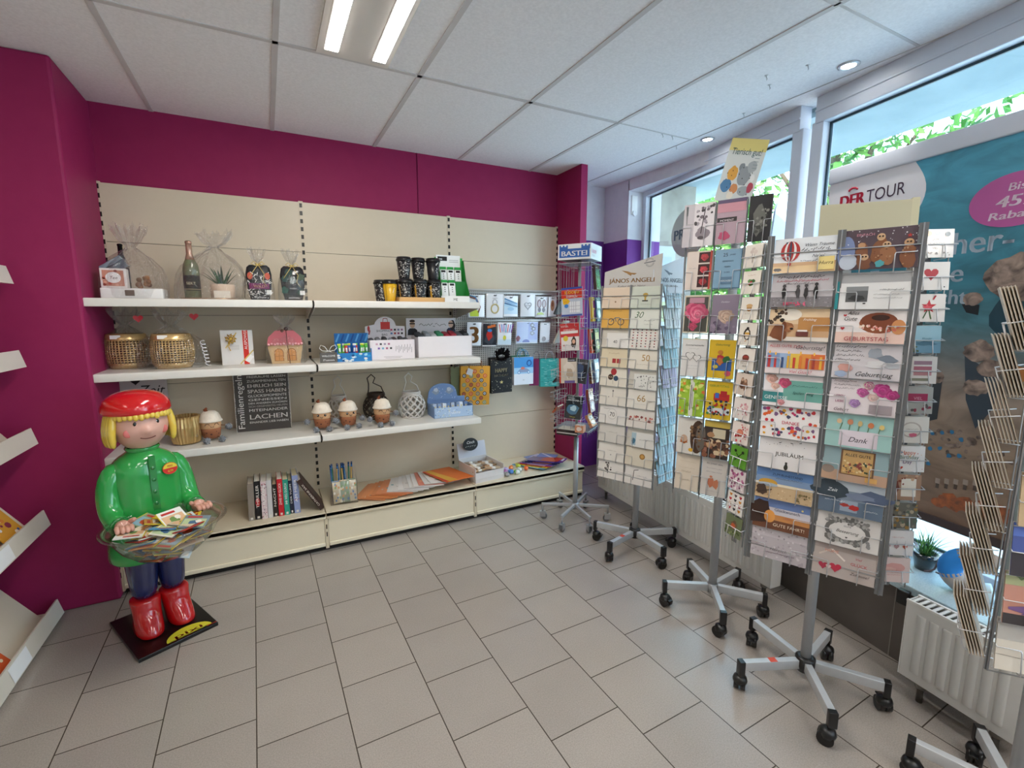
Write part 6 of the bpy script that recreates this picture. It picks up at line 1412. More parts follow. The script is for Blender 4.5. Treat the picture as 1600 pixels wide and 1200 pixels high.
# ------------------------------------------------------------------ third stand, white cards
C3 = (2.013, 2.167)
t = stand(C3, 'revolving card stand with white and cream cards and a grey eagle header', (-166, -92, -23, 49, 125), .265, 'box', 1.80, .0185, sticker=True)
q = B('metal'); strips(q, 204, .205, (-.172, .006, .182), .50, 1.66, .006, '#9a9c9e'); frame_wires(q, 204, .208, (-.172, .006, .182), .50, 1.66, ties=(.55, 1.1, 1.6)); frame_wires(q, 284, .20, (-.09, 0, .09), .50, 1.66, ties=(.55, 1.1, 1.6)); q.build('frame', t)
jl = [('beige card with a tiny golden caption', '#dcc9b4', 'm .35 .7 .5 .06 #b08f6c;e .5 .3 .03 .04 #8a6a4a'), ('orange-yellow card with a blue bicycle', '#d9a954', 'e .35 .3 .12 .17 #2a3a4a;e .35 .3 .095 .13 #d9a954;e .72 .3 .12 .17 #2a3a4a;e .72 .3 .095 .13 #d9a954;l .35 .3 .5 .5 .03 #3a6a8a;l .5 .5 .66 .5 .03 #3a6a8a;l .5 .5 .55 .3 .03 #3a6a8a;l .66 .5 .72 .3 .03 #3a6a8a;m .3 .75 .8 .05 #6a4a2a'),
 ('low white card marked 40', '#e2e0dc', 'c .4 .3 .3 #2a2828 40;m .6 .85 .4 .06 #8a8886'), ('cream card with a small red gift', '#ddd0b4', 'r .45 .2 .75 .42 #a8343a;r .58 .2 .62 .42 #d9b890;m .3 .7 .65 .08 #a8946c'),
 ('cream card with three round balloons', '#e2dccf', 'e .5 .72 .11 .17 #a8343a;e .4 .45 .1 .15 #4a3a34;e .6 .4 .09 .13 #35506a;m .32 .48 .42 .07 #e0d0b0;l .5 .1 .5 .3 .01 #555'), ('plain cream card with a tiny silver tree', '#e0dbd2', 'l .5 .4 .5 .7 .02 #555;e .5 .72 .03 .05 #6a6a6a;e .35 .4 .015 .03 #777;m .6 .75 .42 .05 #999'),
 ('white card marked 70 in a thin circle', '#e2dfdb', 'e .5 .5 .17 .27 #b5b2ae;e .5 .5 .16 .25 #e2dfdb;c .5 .38 .3 #1f1d1d 70;m .15 .4 .72 .06 #6a6866'), ('grey-white card with faint script', '#d3d0ca', 'm .3 .7 .5 .08 #aaa69e'), ('off-white card with small grey writing', '#e3dfd8', 'm .35 .7 .5 .06 #a09c94;e .5 .3 .02 .03 #888'), ('white card with a small black tree drawing', '#e4e0db', 'l .4 .25 .42 .75 .03 #2a2826;p 12 .28 .4 .52 .8 .04 #2a2826,#6a6664;m .55 .8 .35 .05 #999')]
jr = [('pale green card with a gold trophy', '#c9d0c4', 'e .5 .6 .09 .1 #b9963c;r .47 .35 .53 .55 #b9963c;r .4 .3 .6 .36 #3a3a34;m .35 .7 .15 .05 #8a8f84'), ('white card with green leafy 50', '#dfe2da', 's .28 .5 .42 #4a6a4a 30;m .5 .85 .35 .07 #55605a;m .5 .8 .18 .05 #7a807a'),
 ('white card with a grid of red dots', '#e4e0da', 'g 6 7 .12 .12 .88 .9 .04 #a8343a,#8a3a3a,#4a3a44'), ('white card with a large gold 50', '#e6e0d4', 'c .6 .4 .42 #b08536 50;m .3 .8 .2 .05 #a89f90'), ('low white card with rows of small drawings', '#e2e2de', 'p 30 .1 .15 .9 .9 .035 #55585a,#8a8d8f,#333'),
 ('white card with a gold 66', '#e6e2d9', 'c .5 .35 .45 #a8874a 66;m .3 .7 .2 .04 #aaa'), ('white card with a row of pink birds', '#e2dcd6', 'p 26 .08 .35 .95 .55 .05 #b5605a,#8a4a4a,#d9a090;l .05 .35 .95 .33 .015 #8a6a64'), ('low card with a blue picture edge', '#e2e2df', 'r 0 .1 .2 .95 #a9c2cf;b .1 .4 .08 .2 #4a7a94;m .35 .8 .5 .1 #777'), ('cream card with a small golden seal', '#dbd3c2', 'e .62 .5 .1 .14 #a87a3a;e .62 .5 .06 .09 #c99a54'), ('white card with a thin black figure', '#e3dfdb', 'l .32 .2 .34 .7 .03 #2a2826;l .34 .7 .5 .75 .03 #2a2826;m .45 .8 .45 .05 #888;m .45 .7 .3 .04 #999')]
for k in range(10):
    z = 1.640 - .1135*(k + 1) + .006
    lowl, lowr = k == 2, k in (4, 7)
    for u, sp, lw, wd in ((-.083, jl[k], lowl, .170), (.094, jr[k], lowr, .168)):
        pocket_wires(t, 204, .216, u, z, wd, .113)
        if lw: put_card(C3, 204, .206, u, z, wd, .118, ('plain pale card standing behind the ' + ' '.join(sp[0].split()[:5]), '#cfcac0', ''), 0, tilt=8)
        put_card(C3, 204, .213, u + (.02 if lw else 0), z, wd*(.82 if lw else 1), .085 if lw else .118, sp, 0, tilt=8, where=' on the white card stand, ' + ('left' if u < 0 else 'right') + ' column', backcol='#dcd8d0')
    # the side face, cards seen at a slant with kraft envelopes
    for u in (-.045, .045):
        pocket_wires(t, 284, .206, u, z, .078, .11, 'basket', .03)
        put_card(C3, 284, .203, u, z, .076, .13, ((['ice blue', 'white', 'pale blue', 'light aqua', 'lilac', 'bluish white', 'sky blue', 'pale aqua', 'soft blue', 'light blue'][k] + ' card with black stripes, %s row from the top' % ['first', 'second', 'third', 'fourth', 'fifth', 'sixth', 'seventh', 'eighth', 'ninth', 'tenth'][k]),
                 ['#c9dde6', '#dfe4e6', '#bcd6e2', '#a9cfdc', '#c9c2dc', '#d0dee6', '#9fcadb', '#b5dbe2', '#bcd9e4', '#a9d2e2'][k], 'l .3 .1 .45 .9 .03 #3f4a54;l .6 .1 .72 .9 .03 #3f4a54'), 1, tilt=12, step=.006, where=', %s column of the side face' % ('left' if u < 0 else 'right'), backcol='#a98d6c' if u < 0 else '#cfe0e6')
for phi, u0, r, wd, lab, cc in ((204, .0, .19, .34, 'slanted grey header board with an eagle and gold lettering on the white card stand', '#c3c1be'), (274, -.0, .19, .26, 'second slanted white header board with an eagle, side face of the white card stand', '#dbe3ea')):
    q = B('print'); y = -.0006; g1 = '#9a7444' if phi == 204 else '#7c8894'
    q.prism([(-wd/2, 0), (wd/2, 0), (wd/2, .21), (-wd/2, .125)], 0, .003, cc)
    q.text('JÁNOS ANGELI', 0, .060, .034, g1, y=y, align='c', bold=.03, w=wd*.80); q.text('Kultur in der Natur', 0, .036, .014, '#6a625a', y=y, align='c', shear=.3, w=wd*.5)
    k = wd/.34; bx, bz = -.02*k, .108
    q.flat([(bx - .045*k, bz + .022), (bx - .02*k, bz + .008), (bx, bz), (bx + .035*k, bz - .006), (bx + .05*k, bz + .002), (bx + .015*k, bz + .006), (bx - .005*k, bz + .014)], y, g1); q.flat([(bx - .01*k, bz + .002), (bx + .02*k, bz + .004), (bx + .015*k, bz - .012)], y - .0002, g1)
    if phi == 204:
        for rr in (.024, .019): q.tube([(.10 + rr*math.cos(a), y, .165 + rr*math.sin(a)) for a in [2*PI*j/24 for j in range(24)]], .0008, '#3f4450', seg=4, closed=True)
        q.flat(bar(.065, .160, .135, .172, .014), y - .0008, cc); q.flat(bar(.068, .1615, .132, .1705, .004), y - .001, '#3f4450')
    o = q.build('header_board'); o.matrix_world = Matrix.Translation((C3[0], C3[1], 0)) @ face_M(phi) @ Matrix.Translation((u0, -r, 1.615)) @ Matrix.Rotation(R(-4), 4, 'X'); tag(o, lab, 'sign')

# ------------------------------------------------------------------ book carousel at the back
C4 = (1.923, 2.704)
t = empty('book_carousel', (C4[0], C4[1], 0), 0, 'wire book carousel with a blue and white BASTEI header', 'book carousel')
star_base(t, (150, -147, -100, -36, 34, 85), .245, 'wirefoot', hz=.115)
q = B('brushed'); q.cyl((0, 0, .10), (0, 0, .62), .017, '#b0b2b4', 'brushed', 18); q.cyl((0, 0, .62), (0, 0, 1.88), .010, '#b0b2b4', 'brushed', 12); q.build('pole', t)
FP = 215
q = B('polished')
for phi in (FP, FP + 90, FP + 180, FP - 90):
    frame_wires(q, phi, .115, (-.10, -.05, 0, .05, .10), .66, 1.84, .0016, ties=(.68, .9, 1.15, 1.4, 1.6, 1.8))
q.build('wire_frame', t)
q = B('brushed')
M = face_M(FP)
for z, s_ in ((.70, .13), (1.83, .115)):
    q = B('brushed'); q.box(-s_, s_, -s_, s_, z, z + .004, '#9fa2a5'); q.v = [tuple(M @ Vector(p)) for p in q.v]; q.build('plate', t)
q = B('enamel'); b0 = len(q.v)
q.box(-.115, .115, -.115, .115, 1.855, 1.955, '#e0e2e4', 'enamel'); y = -.1158
q.flat([(-.105, 1.868), (.105, 1.868), (.105, 1.925), (-.105, 1.925)], y, '#2a5fae')
for cx in (-.075, .078):
    q.flat(rect(cx - .03, 1.92, cx + .03, 1.938), y, '#2a5fae')
    for j in range(3): q.flat(rect(cx - .03 + .024*j, 1.936, cx - .018 + .024*j, 1.947), y, '#2a5fae')
q.text('BASTEI', 0, 1.878, .046, '#f2f4f8', y=y - .0006, align='c', bold=.04, w=.185)
q.v[b0:] = [tuple(M @ Vector(p)) for p in q.v[b0:]]; b0 = len(q.v)
q.text('bastei', -.095, 1.895, .045, '#d98aa8', y=y, w=.09); q.text('BOOKS', -.095, 1.872, .018, '#b9b9c4', y=y)
M2 = face_M(FP + 90); q.v[b0:] = [tuple(M2 @ Vector(p)) for p in q.v[b0:]]
q.build('header_box', t)
def tray(phi, z, sd=1):
    q = B('polished')
    for u in (-.085, -.03, .03, .085): wires(q, [(u, -.115, z + .06), (u, -.165, z + .05), (u, -.165, z - .0), (u, -.118, z - .004)], .0014, '#c2c3c6')
    for zz, yy in ((z + .05, -.166), (z + .02, -.166)): wires(q, [(-.10, -.116, zz), (-.10, yy, zz), (.10, yy, zz), (.10, -.116, zz)], .0014, '#c2c3c6')
    M = face_M(phi); q.v = [tuple(M @ Vector(p)) for p in q.v]; q.build('wire_tray', t)
for phi in (FP, FP + 90, FP - 90):
    for z in (.74, .90, 1.06, 1.24, 1.42, 1.60): tray(phi, z)
def carbook(phi, u, z, w, h, lab, col, ops, th=.008, lean=10, r=.148, rz=0, name='paperback', cat='book'):
    q = B('gloss'); card_mesh(q, w, h, col, th); Op(q, w, h, -.0004).run(ops)
    q.box(-w/2 + .002, w/2 - .002, .0015, th - .0015, .0, h - .001 + .0015, '#d9d0c0', 'matte')
    o = q.build(name); o.matrix_world = Matrix.Translation((C4[0], C4[1], 0)) @ face_M(phi) @ Matrix.Translation((u, -r, z)) @ Matrix.Rotation(R(-lean), 4, 'X') @ Matrix.Rotation(R(rz), 4, 'Y'); tag(o, lab, cat, None)
CBN = ' in the book carousel'
carbook(FP, .005, 1.485, .145, .19, 'yellow and red SUDOKU puzzle magazine' + CBN, '#b9c4d6', 'r 0 .93 1 1 #3a4fa0;r 0 .62 1 .93 #c93a2c;c .5 .78 .13 #f0d23a SUDOKU;c .5 .65 .09 #f4f2ee KNIFFELIG;b .22 .52 .17 .12 #e6b52c;t .12 .48 .07 #c22f2c +12;e .24 .36 .1 .07 #3f7fc9;r .4 .12 .9 .5 #e0e4ea;l .5 .12 .5 .5 .012 #99a;l .6 .12 .6 .5 .012 #99a;l .7 .12 .7 .5 .012 #99a;l .4 .22 .9 .22 .012 #99a;l .4 .34 .9 .34 .012 #99a;r 0 0 1 .06 #3a4a9a', .006, 6, .15, -4, 'puzzle_magazine', 'magazine')
carbook(FP, -.005, 1.255, .135, .185, 'red puzzle magazine with a smiling woman' + CBN, '#c22f34', 'r .05 .62 .95 .72 #e6e0e0;r 0 0 1 .5 #e2dcdc;t .06 .86 .09 #f2e8e6 RÄTSEL;c .5 .73 .08 #f2e8e6 STERNCHEN;e .3 .45 .13 .1 #d9c23a;b .72 .28 .14 .2 #3a2824;e .72 .32 .08 .08 #d9a890;e .2 .2 .04 .03 #c23a3a;r .0 0 .06 .5 #c22f34', .008, 8, .15, -6, 'puzzle_magazine', 'magazine')
carbook(FP, -.012, 1.035, .125, .170, 'paperback with a pale blurred figure and red edge' + CBN, '#cfc2b4', 'b .55 .55 .3 .35 #ddd3c8;b .6 .4 .2 .2 #b9a590;r 0 0 .1 1 #c2382c;r .3 0 .9 .1 #5a4a8a;r .5 .85 1 1 #1d1c2a;t .52 .88 .07 #c9c9d6 DEVITED', .022, 8, .155, -5)
carbook(FP, .02, .79, .115, .160, 'dark blue paperback with an icy glow, titled in white' + CBN, '#121c2a', 'b .5 .42 .36 .22 #3f6a8a;b .52 .44 .2 .12 #a9c9d9;t .12 .86 .07 #dfe4ea DUNKLES;t .12 .76 .11 #f0f2f4 ANTSTAR;c .5 .06 .06 #c9b93a THRILLER', .02, 8, .152, 3)
carbook(FP, .055, 1.035, .10, .165, 'dark paperback partly behind the pale one' + CBN, '#1d1f30', 'b .5 .5 .3 .3 #3a4a6a;t .1 .8 .1 #c9c9d6 UNWETTER', .02, 8, .135, 4)
carbook(FP, -.02, .665, .15, .04, 'flat dark paperback on the bottom plate' + CBN, '#2a1f24', 'r .0 .3 1 .5 #c2c0bc', .11, 0, .14, 0)
carbook(FP, .075, .70, .06, .05, 'small orange and white booklet beside the bottom plate' + CBN, '#c98a6a', 'b .5 .5 .3 .3 #e6d6cc', .05, 0, .16, 0)
FR = FP + 90
for k, (z, u, c, c2, lab, ln) in enumerate(((1.66, -.02, '#3a1f24', '#2a6a64', 'dark paperback with a teal corner, upper right side' , 7), (1.45, -.045, '#c9a23a', '#8a2f5a', 'yellow and plum paperback on the right side', 5), (1.45, .01, '#3a5a8a', '#e0e0e4', 'blue and white paperback on the right side', 5), (1.24, -.05, '#b5402f', '#2f4a3a', 'rust red paperback on the right side', 6), (1.24, .0, '#2a2a3a', '#c9b08a', 'dark navy paperback on the right side', 6), (1.03, -.03, '#6a3a24', '#1d2a4a', 'brown and navy paperback lower on the right side', 8), (1.03, .03, '#8fa9c2', '#e6e8ea', 'light blue paperback lower on the right side', 8), (.83, -.04, '#8a3a2f', '#e0c8b8', 'red paperback low on the right side', 9), (.73, -.03, '#d98a5a', '#f0e6dc', 'orange and white booklet at the lower right', 30))):
    carbook(FR, u, z, .095, .16 if z > .8 else .09, lab + CBN, c, 'r .1 .55 .9 .85 %s;b .5 .3 .3 .2 %s;t .15 .88 .07 #e6e2da ROMAN' % (c2, c2), .02, ln, .145 - .012*(k % 2), 0)
for k, (z, c, lab) in enumerate(((1.50, '#3a3f44', 'grey-backed magazine sticking out on the left side, upper'), (1.30, '#b9b2aa', 'pale magazine sticking out on the left side, middle'), (1.02, '#2a2a2c', 'black paperback sticking out on the left side, lower'), (.80, '#a8583a', 'rust brown paperback sticking out low on the left side'))):
    carbook(FP - 90, 0, z, .11, .17 if k < 2 else .06, lab + CBN, c, 'r .1 .6 .9 .9 #d9d2c8;b .5 .3 .3 .15 #8a6a5a', .012, 26 if k < 2 else 40, .17, 0)

# ------------------------------------------------------------------ nearest stand at the right edge
C5 = (1.85, .375)
t = stand(C5, 'nearest revolving card stand, cut off by the right edge of the photo', (36, 108, -36, -108, 180), .235, 'box', 1.85, .0178)
q = B('metal'); strips(q, 221, .19, (-.20, .0), .60, 1.78, .004); frame_wires(q, 221, .192, (-.20, -.10, .0, .19), .60, 1.78, ties=(.6, 1.2, 1.7)); 
strips(q, 150, .12, (.0,), .62, 1.7, .016, '#8fa0a6'); frame_wires(q, 101, .10, (-.05, .06), .52, 1.5, ties=(.6, 1.1)); q.build('frame', t)
rl = [('sand coloured card', '#cbb79c', 'p 20 .05 .05 .95 .95 .05 #b9a284,#dccbb0'), ('grey stone card', '#a9a39a', 'p 20 .05 .05 .95 .95 .05 #8f8a82,#c2bcb2'), ('cream card', '#d9cbb2', 'm .2 .8 .5 .1 #a8946c'), ('beige card with a gold band', '#cdb894', 'r 0 .4 1 .5 #b9964c'), ('cream kraft card', '#c9b08a', 'm .2 .8 .5 .1 #8a6f4c'), ('tan card', '#c2a884', 'e .5 .5 .2 .3 #b0926a'),
 ('blue and violet landscape card', '#4a5a9a', 'r 0 0 1 .45 #3a3438;r 0 .75 1 1 #5f7ac9;b .6 .5 .4 .12 #6a5a8a'), ('pink heath landscape card', '#c98f7c', 'r 0 .75 1 1 #b5b98a;p 16 .1 .78 .8 .98 .04 #4a6a34,#6a7a44;r 0 0 1 .2 #3a3434;b .5 .28 .4 .1 #7a5a8a'), ('cream card in a clear sleeve', '#d9cfc0', 'l 0 .3 1 .26 .01 #8a8278;r 0 .6 1 1 #bcb6ae')]
for k in range(9):
    z = 1.755 - .1265*(k + 1)
    pocket_wires(t, 221, .208, -.108, z, .17, .13)
    put_card(C5, 221, .204, -.108, z, .17, .13, rl[k], 1, where=', left column of the nearest stand', gl=(k > 5))
for k in range(8):
    z = 1.405 - .125*k
    for j in range(5):
        nm = ['top', 'second', 'third', 'fourth', 'fifth', 'sixth', 'seventh', 'lowest', 'lowest'][k]
        M = Matrix.Translation((C5[0], C5[1], 0)) @ face_M(109) @ Matrix.Translation((.02, -.138 + .0068*j, z + .001*j)) @ Matrix.Rotation(R(17), 4, 'X')
        if (k, j) == (0, 0):
            q = B('print'); q.box(-.055, .055, 0, .0022, 0, .172, '#d6cdc0'); q.box(-.0545, .0545, .0022, .0036, 0, .168, '#a88f74'); side0 = q.build('greeting_card'); o = side0
        else: o = side0.copy(); COL.objects.link(o)
        o.matrix_world = M
        tag(o, 'kraft-backed card seen edge-on in the %s pocket on the left side of the nearest stand' % nm, 'greeting card', 'edge-on cards in the %s side pocket of the nearest stand' % nm)
    pocket_wires(t, 109, .144, .02, z, .12, .15, 'basket', .055, tilt=-17)

# ================================================================== radiators and window display
def radiator(x, y0, y1, k, label):
    """panel radiator with a grille on top; its front faces the room"""
    L = y1 - y0
    t = empty('radiator', (x, y0, .09), -math.atan(k), label, 'radiator')
    q = B('enamel'); c = '#d4d2ce'
    q.box(0, .004, 0, L, 0, .31, c)
    n = int(L/.047)
    for i in range(n):
        yc = .03 + (L - .06)*(i + .5)/n
        pts = [(-.0005, yc - .016), (-.0045, yc - .008), (-.0045, yc + .008), (-.0005, yc + .016)]
        for j in range(1): q.loft([[(a, b_, .035) for a, b_ in pts], [(a if abs(a) < .001 else a, b_, .05) for a, b_ in pts], [(a, b_, .26) for a, b_ in pts], [(a, b_, .275) for a, b_ in pts]], '#cfcdc9', smooth=True, cap=True)
    q.box(-.001, .075, -.004, .0, .0, .313, '#d9d7d3'); q.box(-.001, .075, L, L + .004, .0, .313, '#d9d7d3'); q.box(.07, .075, 0, L, 0, .31, c)
    q.build('panel', t, bevel=.002)
    q = B('enamel'); q.box(-.002, .007, -.004, L + .004, .309, .317, '#dfddd9'); q.box(.066, .077, -.004, L + .004, .309, .317, '#dfddd9')
    m = int(L/.021)
    for i in range(m): yy = L*(i + .2)/m; q.box(.006, .067, yy, yy + .0095, .311, .315, '#dcdad6')
    q.build('grille', t)
    q = B('plastic'); q.box(.008, .066, .01, L - .01, .02, .29, '#3a3836'); q.build('convector', t)
    for yy in (.06, L - .06):
        q = B('brushed'); q.cyl((.037, yy, 0), (.037, yy, -.09), .011, '#5a5652', 'brushed', 10); q.cyl((.037, yy, -.01), (.037, yy, -.03), .018, '#8a8680', 'brushed', 10)
        q.build('pipe', t)
radiator(2.222, 1.385, 2.97, .075, 'long white panel radiator behind the white card stand')
radiator(2.094, .44, .785, .12, 'white panel radiator at the right edge under the window sill')

# big travel poster hung close to the glass
def poster_mat():
    m, t, b = mat_base('poster_sea')
    tc = t.nodes.new('ShaderNodeTexCoord'); sp = t.nodes.new('ShaderNodeSeparateXYZ'); t.links.new(tc.outputs['Object'], sp.inputs[0])
    n = t.nodes.new('ShaderNodeTexNoise'); n.inputs['Scale'].default_value = 5; n.inputs['Detail'].default_value = 8; n.inputs['Distortion'].default_value = 1.2
    mp = t.nodes.new('ShaderNodeMapping'); mp.inputs['Scale'].default_value = (1, 1, 2.2); t.links.new(tc.outputs['Object'], mp.inputs[0]); t.links.new(mp.outputs[0], n.inputs['Vector'])
    n3 = t.nodes.new('ShaderNodeTexNoise'); n3.inputs['Scale'].default_value = 2.5; n3.inputs['Detail'].default_value = 3; t.links.new(tc.outputs['Object'], n3.inputs['Vector'])
    ad = t.nodes.new('ShaderNodeMath'); ad.operation = 'MULTIPLY_ADD'; ad.inputs[1].default_value = .22; t.links.new(n3.outputs['Fac'], ad.inputs[0]); t.links.new(sp.outputs['Z'], ad.inputs[2])
    r = t.nodes.new('ShaderNodeValToRGB'); cr = r.color_ramp
    stops = [(0.0, '#7a6253'), (.20, '#94806f'), (.32, '#8c7d72'), (.42, '#6c7476'), (.52, '#44717c'), (.66, '#357a8c'), (.9, '#4a98ae'), (1.0, '#4c9ab0')]
    cr.elements[0].position = stops[0][0]; cr.elements[0].color = (*lin(stops[0][1]), 1); cr.elements[1].position = 1.0; cr.elements[1].color = (*lin(stops[-1][1]), 1)
    for p, c in stops[1:-1]: e = cr.elements.new(p); e.color = (*lin(c), 1)
    mr = t.nodes.new('ShaderNodeMapRange'); mr.inputs['From Min'].default_value = .1; mr.inputs['From Max'].default_value = 1.7; t.links.new(ad.outputs[0], mr.inputs['Value']); t.links.new(mr.outputs[0], r.inputs[0])
    m2 = t.nodes.new('ShaderNodeMapRange'); m2.inputs['From Min'].default_value = .3; m2.inputs['From Max'].default_value = .7; m2.inputs['To Min'].default_value = .72; m2.inputs['To Max'].default_value = 1.3; t.links.new(n.outputs['Fac'], m2.inputs['Value'])
    vm = t.nodes.new('ShaderNodeVectorMath'); vm.operation = 'SCALE'; t.links.new(r.outputs[0], vm.inputs[0]); t.links.new(m2.outputs[0], vm.inputs['Scale'])
    t.links.new(vm.outputs[0], b.inputs['Base Color']); b.inputs['Roughness'].default_value = .5
    tr = t.nodes.new('ShaderNodeBsdfTranslucent'); t.links.new(vm.outputs[0], tr.inputs[0]); mx = t.nodes.new('ShaderNodeMixShader'); mx.inputs[0].default_value = .22
    out = t.nodes['Material Output']; t.links.new(b.outputs[0], mx.inputs[1]); t.links.new(tr.outputs[0], mx.inputs[2]); t.links.new(mx.outputs[0], out.inputs[0])
poster_mat()
noise_mat('poster_rock', '#3a3230', '#a08c80', 26, .6, detail=8, bump=0.0, dist=.6)
noise_mat('poster_scrub', '#5a3a2c', '#b5663c', 40, .6, detail=8)
# local frame: x to the right as seen from the room (towards the camera side), z up, faces the room (-y)
PM = WM(2.345) @ Matrix(((0, 1, 0, 0), (-1, 0, 0, 0), (0, 0, 1, 0), (0, 0, 0, 1)))
# origin at the poster's top-left far edge: along = distance from there
S0 = 1.533
t = empty('travel_poster', (0, 0, 0), 0, 'large travel banner with turquoise sea, rocks and beach hanging in the big window', 'poster')
t.matrix_world = PM @ Matrix.Translation((-S0, 0, .635))
PW, PH = 1.75, 1.525
q = B('poster_sea'); q.box(0, PW, 0, .003, 0, PH, '#fff'); sheet = q.build('sheet', t)
q = B('enamel'); q.box(-.004, PW + .01, -.012, .014, PH - .005, PH + .072, '#c6ccd8', bev=.006); q.build('top_rail', t)
q = B('plastic'); q.box(-.004, PW + .01, -.01, .012, -.035, .0, '#3f3436'); q.build('bottom_rail', t)
q = B('print'); y = -.0008
q.flat([(0, 1.52), (.40, 1.52)] + [(.40 + .055*math.sin(PI*k/10), 1.52 - .026*k) for k in range(11)] + [(.36, 1.20), (.28, 1.15), (.15, 1.12), (0, 1.11)], y, '#d3d3da')
q.text('DER', .062, 1.395, .078, '#b01f3c', y=y - .001, bold=.05, w=.125); q.text('TOUR', .196, 1.395, .078, '#3f2f42', y=y - .001, w=.175)
q.tube([(.128 + .022*math.cos(R(a)), y - .0012, 1.462 + .014*math.sin(R(a))) for a in range(10, 171, 20)], .0045, '#b01f3c', seg=5)
q.text('REISEN & URLAUB', .062, 1.318, .050, '#4a3a52', y=y - .001, w=.305)
q.text('Für Bücher-', .20, 1.105, .125, '#a9bccb', y=y - .001, w=.58, bold=.02); q.text('Fans eine', .25, .995, .105, '#a9bccb', y=y - .001, w=.385, bold=.02)
q.text('gute Aussicht', .22, .905, .085, '#a9bccb', y=y - .001, w=.435, bold=.02)
q.flat(ell(.765, 1.285, .145, .098, 40), y - .001, '#a8508f')
q.text('Bis zu', .735, 1.318, .040, '#e8d6e6', y=y - .002, bold=.02, shear=.12, w=.11); q.text('45%', .705, 1.262, .056, '#e8d6e6', y=y - .002, bold=.04, shear=.12, w=.13); q.text('Rabatt', .685, 1.218, .040, '#e8d6e6', y=y - .002, bold=.03, shear=.12, w=.15)
q.build('lettering', t)
rg = random.Random(14)
def rocks(name, L, lay):
    for cx, cz, rx, rz in L:
        q = B('poster_rock'); q.flat(blob(cx, cz, rx, rz, rg, 20, .14), y - .0012 - .0002*lay, '#fff'); q.build(name, t)
rocks('rock', [(.80, 1.0, .10, .085), (.675, .925, .032, .028), (.72, .72, .050, .042), (.765, .655, .044, .034), (.725, .575, .042, .032), (.585, .60, .03, .03)], 0)
rocks('pebble', [(rg.uniform(.59, .88), .26 + .13*rg.random(), rg.uniform(.006, .018), rg.uniform(.005, .011)) for k in range(34)], 1)
q = B('print')
q.flat([(.64, .905), (.70, .90), (.70, .86), (.66, .87)], y - .0006, '#141a20'); q.flat(blob(.82, .86, .08, .10, rg, 16, .1), y - .0005, '#1a3a48'); q.flat([(.675, .70), (.70, .52), (.745, .41), (.79, .50), (.80, .62)], y - .0006, '#343f4a'); q.flat([(.575, .60), (.57, .40), (.61, .42), (.61, .60)], y - .0006, '#32383e')
q.flat(blob(.84, .64, .04, .035, rg), y - .0004, '#a0683a')
sh = q
for k in range(9): q = B('print'); q.flat(blob(.60 + .035*(k % 4), .355 - .08*(k // 4) + .012*(k % 3), .009, .009, rg, 8), y - .0016, '#2f6c94'); q.build('parasol_print', t)
for k in range(6): q = B('print'); q.flat(rect(.635 + .032*k, .145 + .009*k, .652 + .032*k, .168 + .009*k), y - .0016, '#9a8c82'); q.flat(rect(.638 + .032*k, .125 + .009*k, .650 + .032*k, .146 + .009*k), y - .0015, '#4f443e'); q.build('lounger_print', t)
q = sh
q.build('water_shadow', t)
q = B('poster_scrub')
for k in range(16): q.flat(blob(.66 + .018*k, .065 + .014*(k % 3) + .002*k, .03, .022, rg, 10), y - .002 - .00002*k, '#fff')
q.build('scrub', t)

# things on the sill
sill = lambda s, o: (WM(2.10) @ Vector((o, s, .40)))
p0 = (2.475, .868, .40)
t = empty('potted_plant', p0, 0, 'small grassy plant in a dark pot on the window sill', 'plant')
q = B('gloss'); q.lathe([(.0001, 0), (.032, 0), (.042, .05), (.044, .075), (.040, .075), (.038, .06), (.0001, .06)], '#1d2b30', seg=24); q.build('pot', t)
q = B('leaf'); rg = random.Random(6)
for k in range(46): leafblade(q, (rg.uniform(-.015, .015), rg.uniform(-.015, .015), .06), k*2.4, R(rg.uniform(35, 85)), rg.uniform(.08, .14), .007, ['#5f9a52', '#3f7a42', '#86b56a', '#4f8a4a'][k % 4], .5, .0012)
q.build('blades', t)
# curved headrest / neck cushion with a blue band
p1 = (2.40, .665, .395)
t = empty('neck_pillow', p1, R(287), 'grey curved travel neck pillow with a bright blue section, propped on the sill', 'pillow')
arc = [(-.005 + .085*math.cos(R(a)), 0, .098 + .065*math.sin(R(a))) for a in range(60, 301, 12)]
n = len(arc); sec = [(0, 6, '#a39a94'), (5, 12, '#1f7fd0'), (11, 17, '#a39a94'), (16, n, '#b9cdd2')]
for k, (a, b_, c) in enumerate(sec):
    q = B('matte'); q.tube(arc[a:b_ + 1], [.034 + .006*math.sin(PI*(a + j)/n) for j in range(len(arc[a:b_ + 1]))], c, 'matte', 16); q.build(['cushion', 'blue_cover', 'cushion', 'cushion'][k], t)
q = B('matte'); q.tube([(-.09, 0, .14), (-.125, 0, .11), (-.135, 0, .07), (-.15, 0, .055), (-.165, 0, .05)], .004, '#5f5458', seg=6); q.tube([(-.13, 0, .06), (-.10, -.01, .055), (-.07, -.02, .04)], .003, '#5f5458', seg=6); q.build('cord', t)
t = empty('power_adapter', (2.235, .835, .345), 0, 'small black adapter hanging at the sill edge beside the radiator', 'adapter')
q = B('plastic'); q.box(-.012, .012, -.02, .02, -.02, .04, '#151515', bev=.004); q.build('case', t)

# ================================================================== display figure holding a bowl
FA = R(26)                                   # the base board is turned to the right
FO = (-.546, 2.64)
t = empty('display_figure', (FO[0], FO[1], 0), FA, 'child-sized display figure in red cap and green jumper on a black base board', 'display figure')
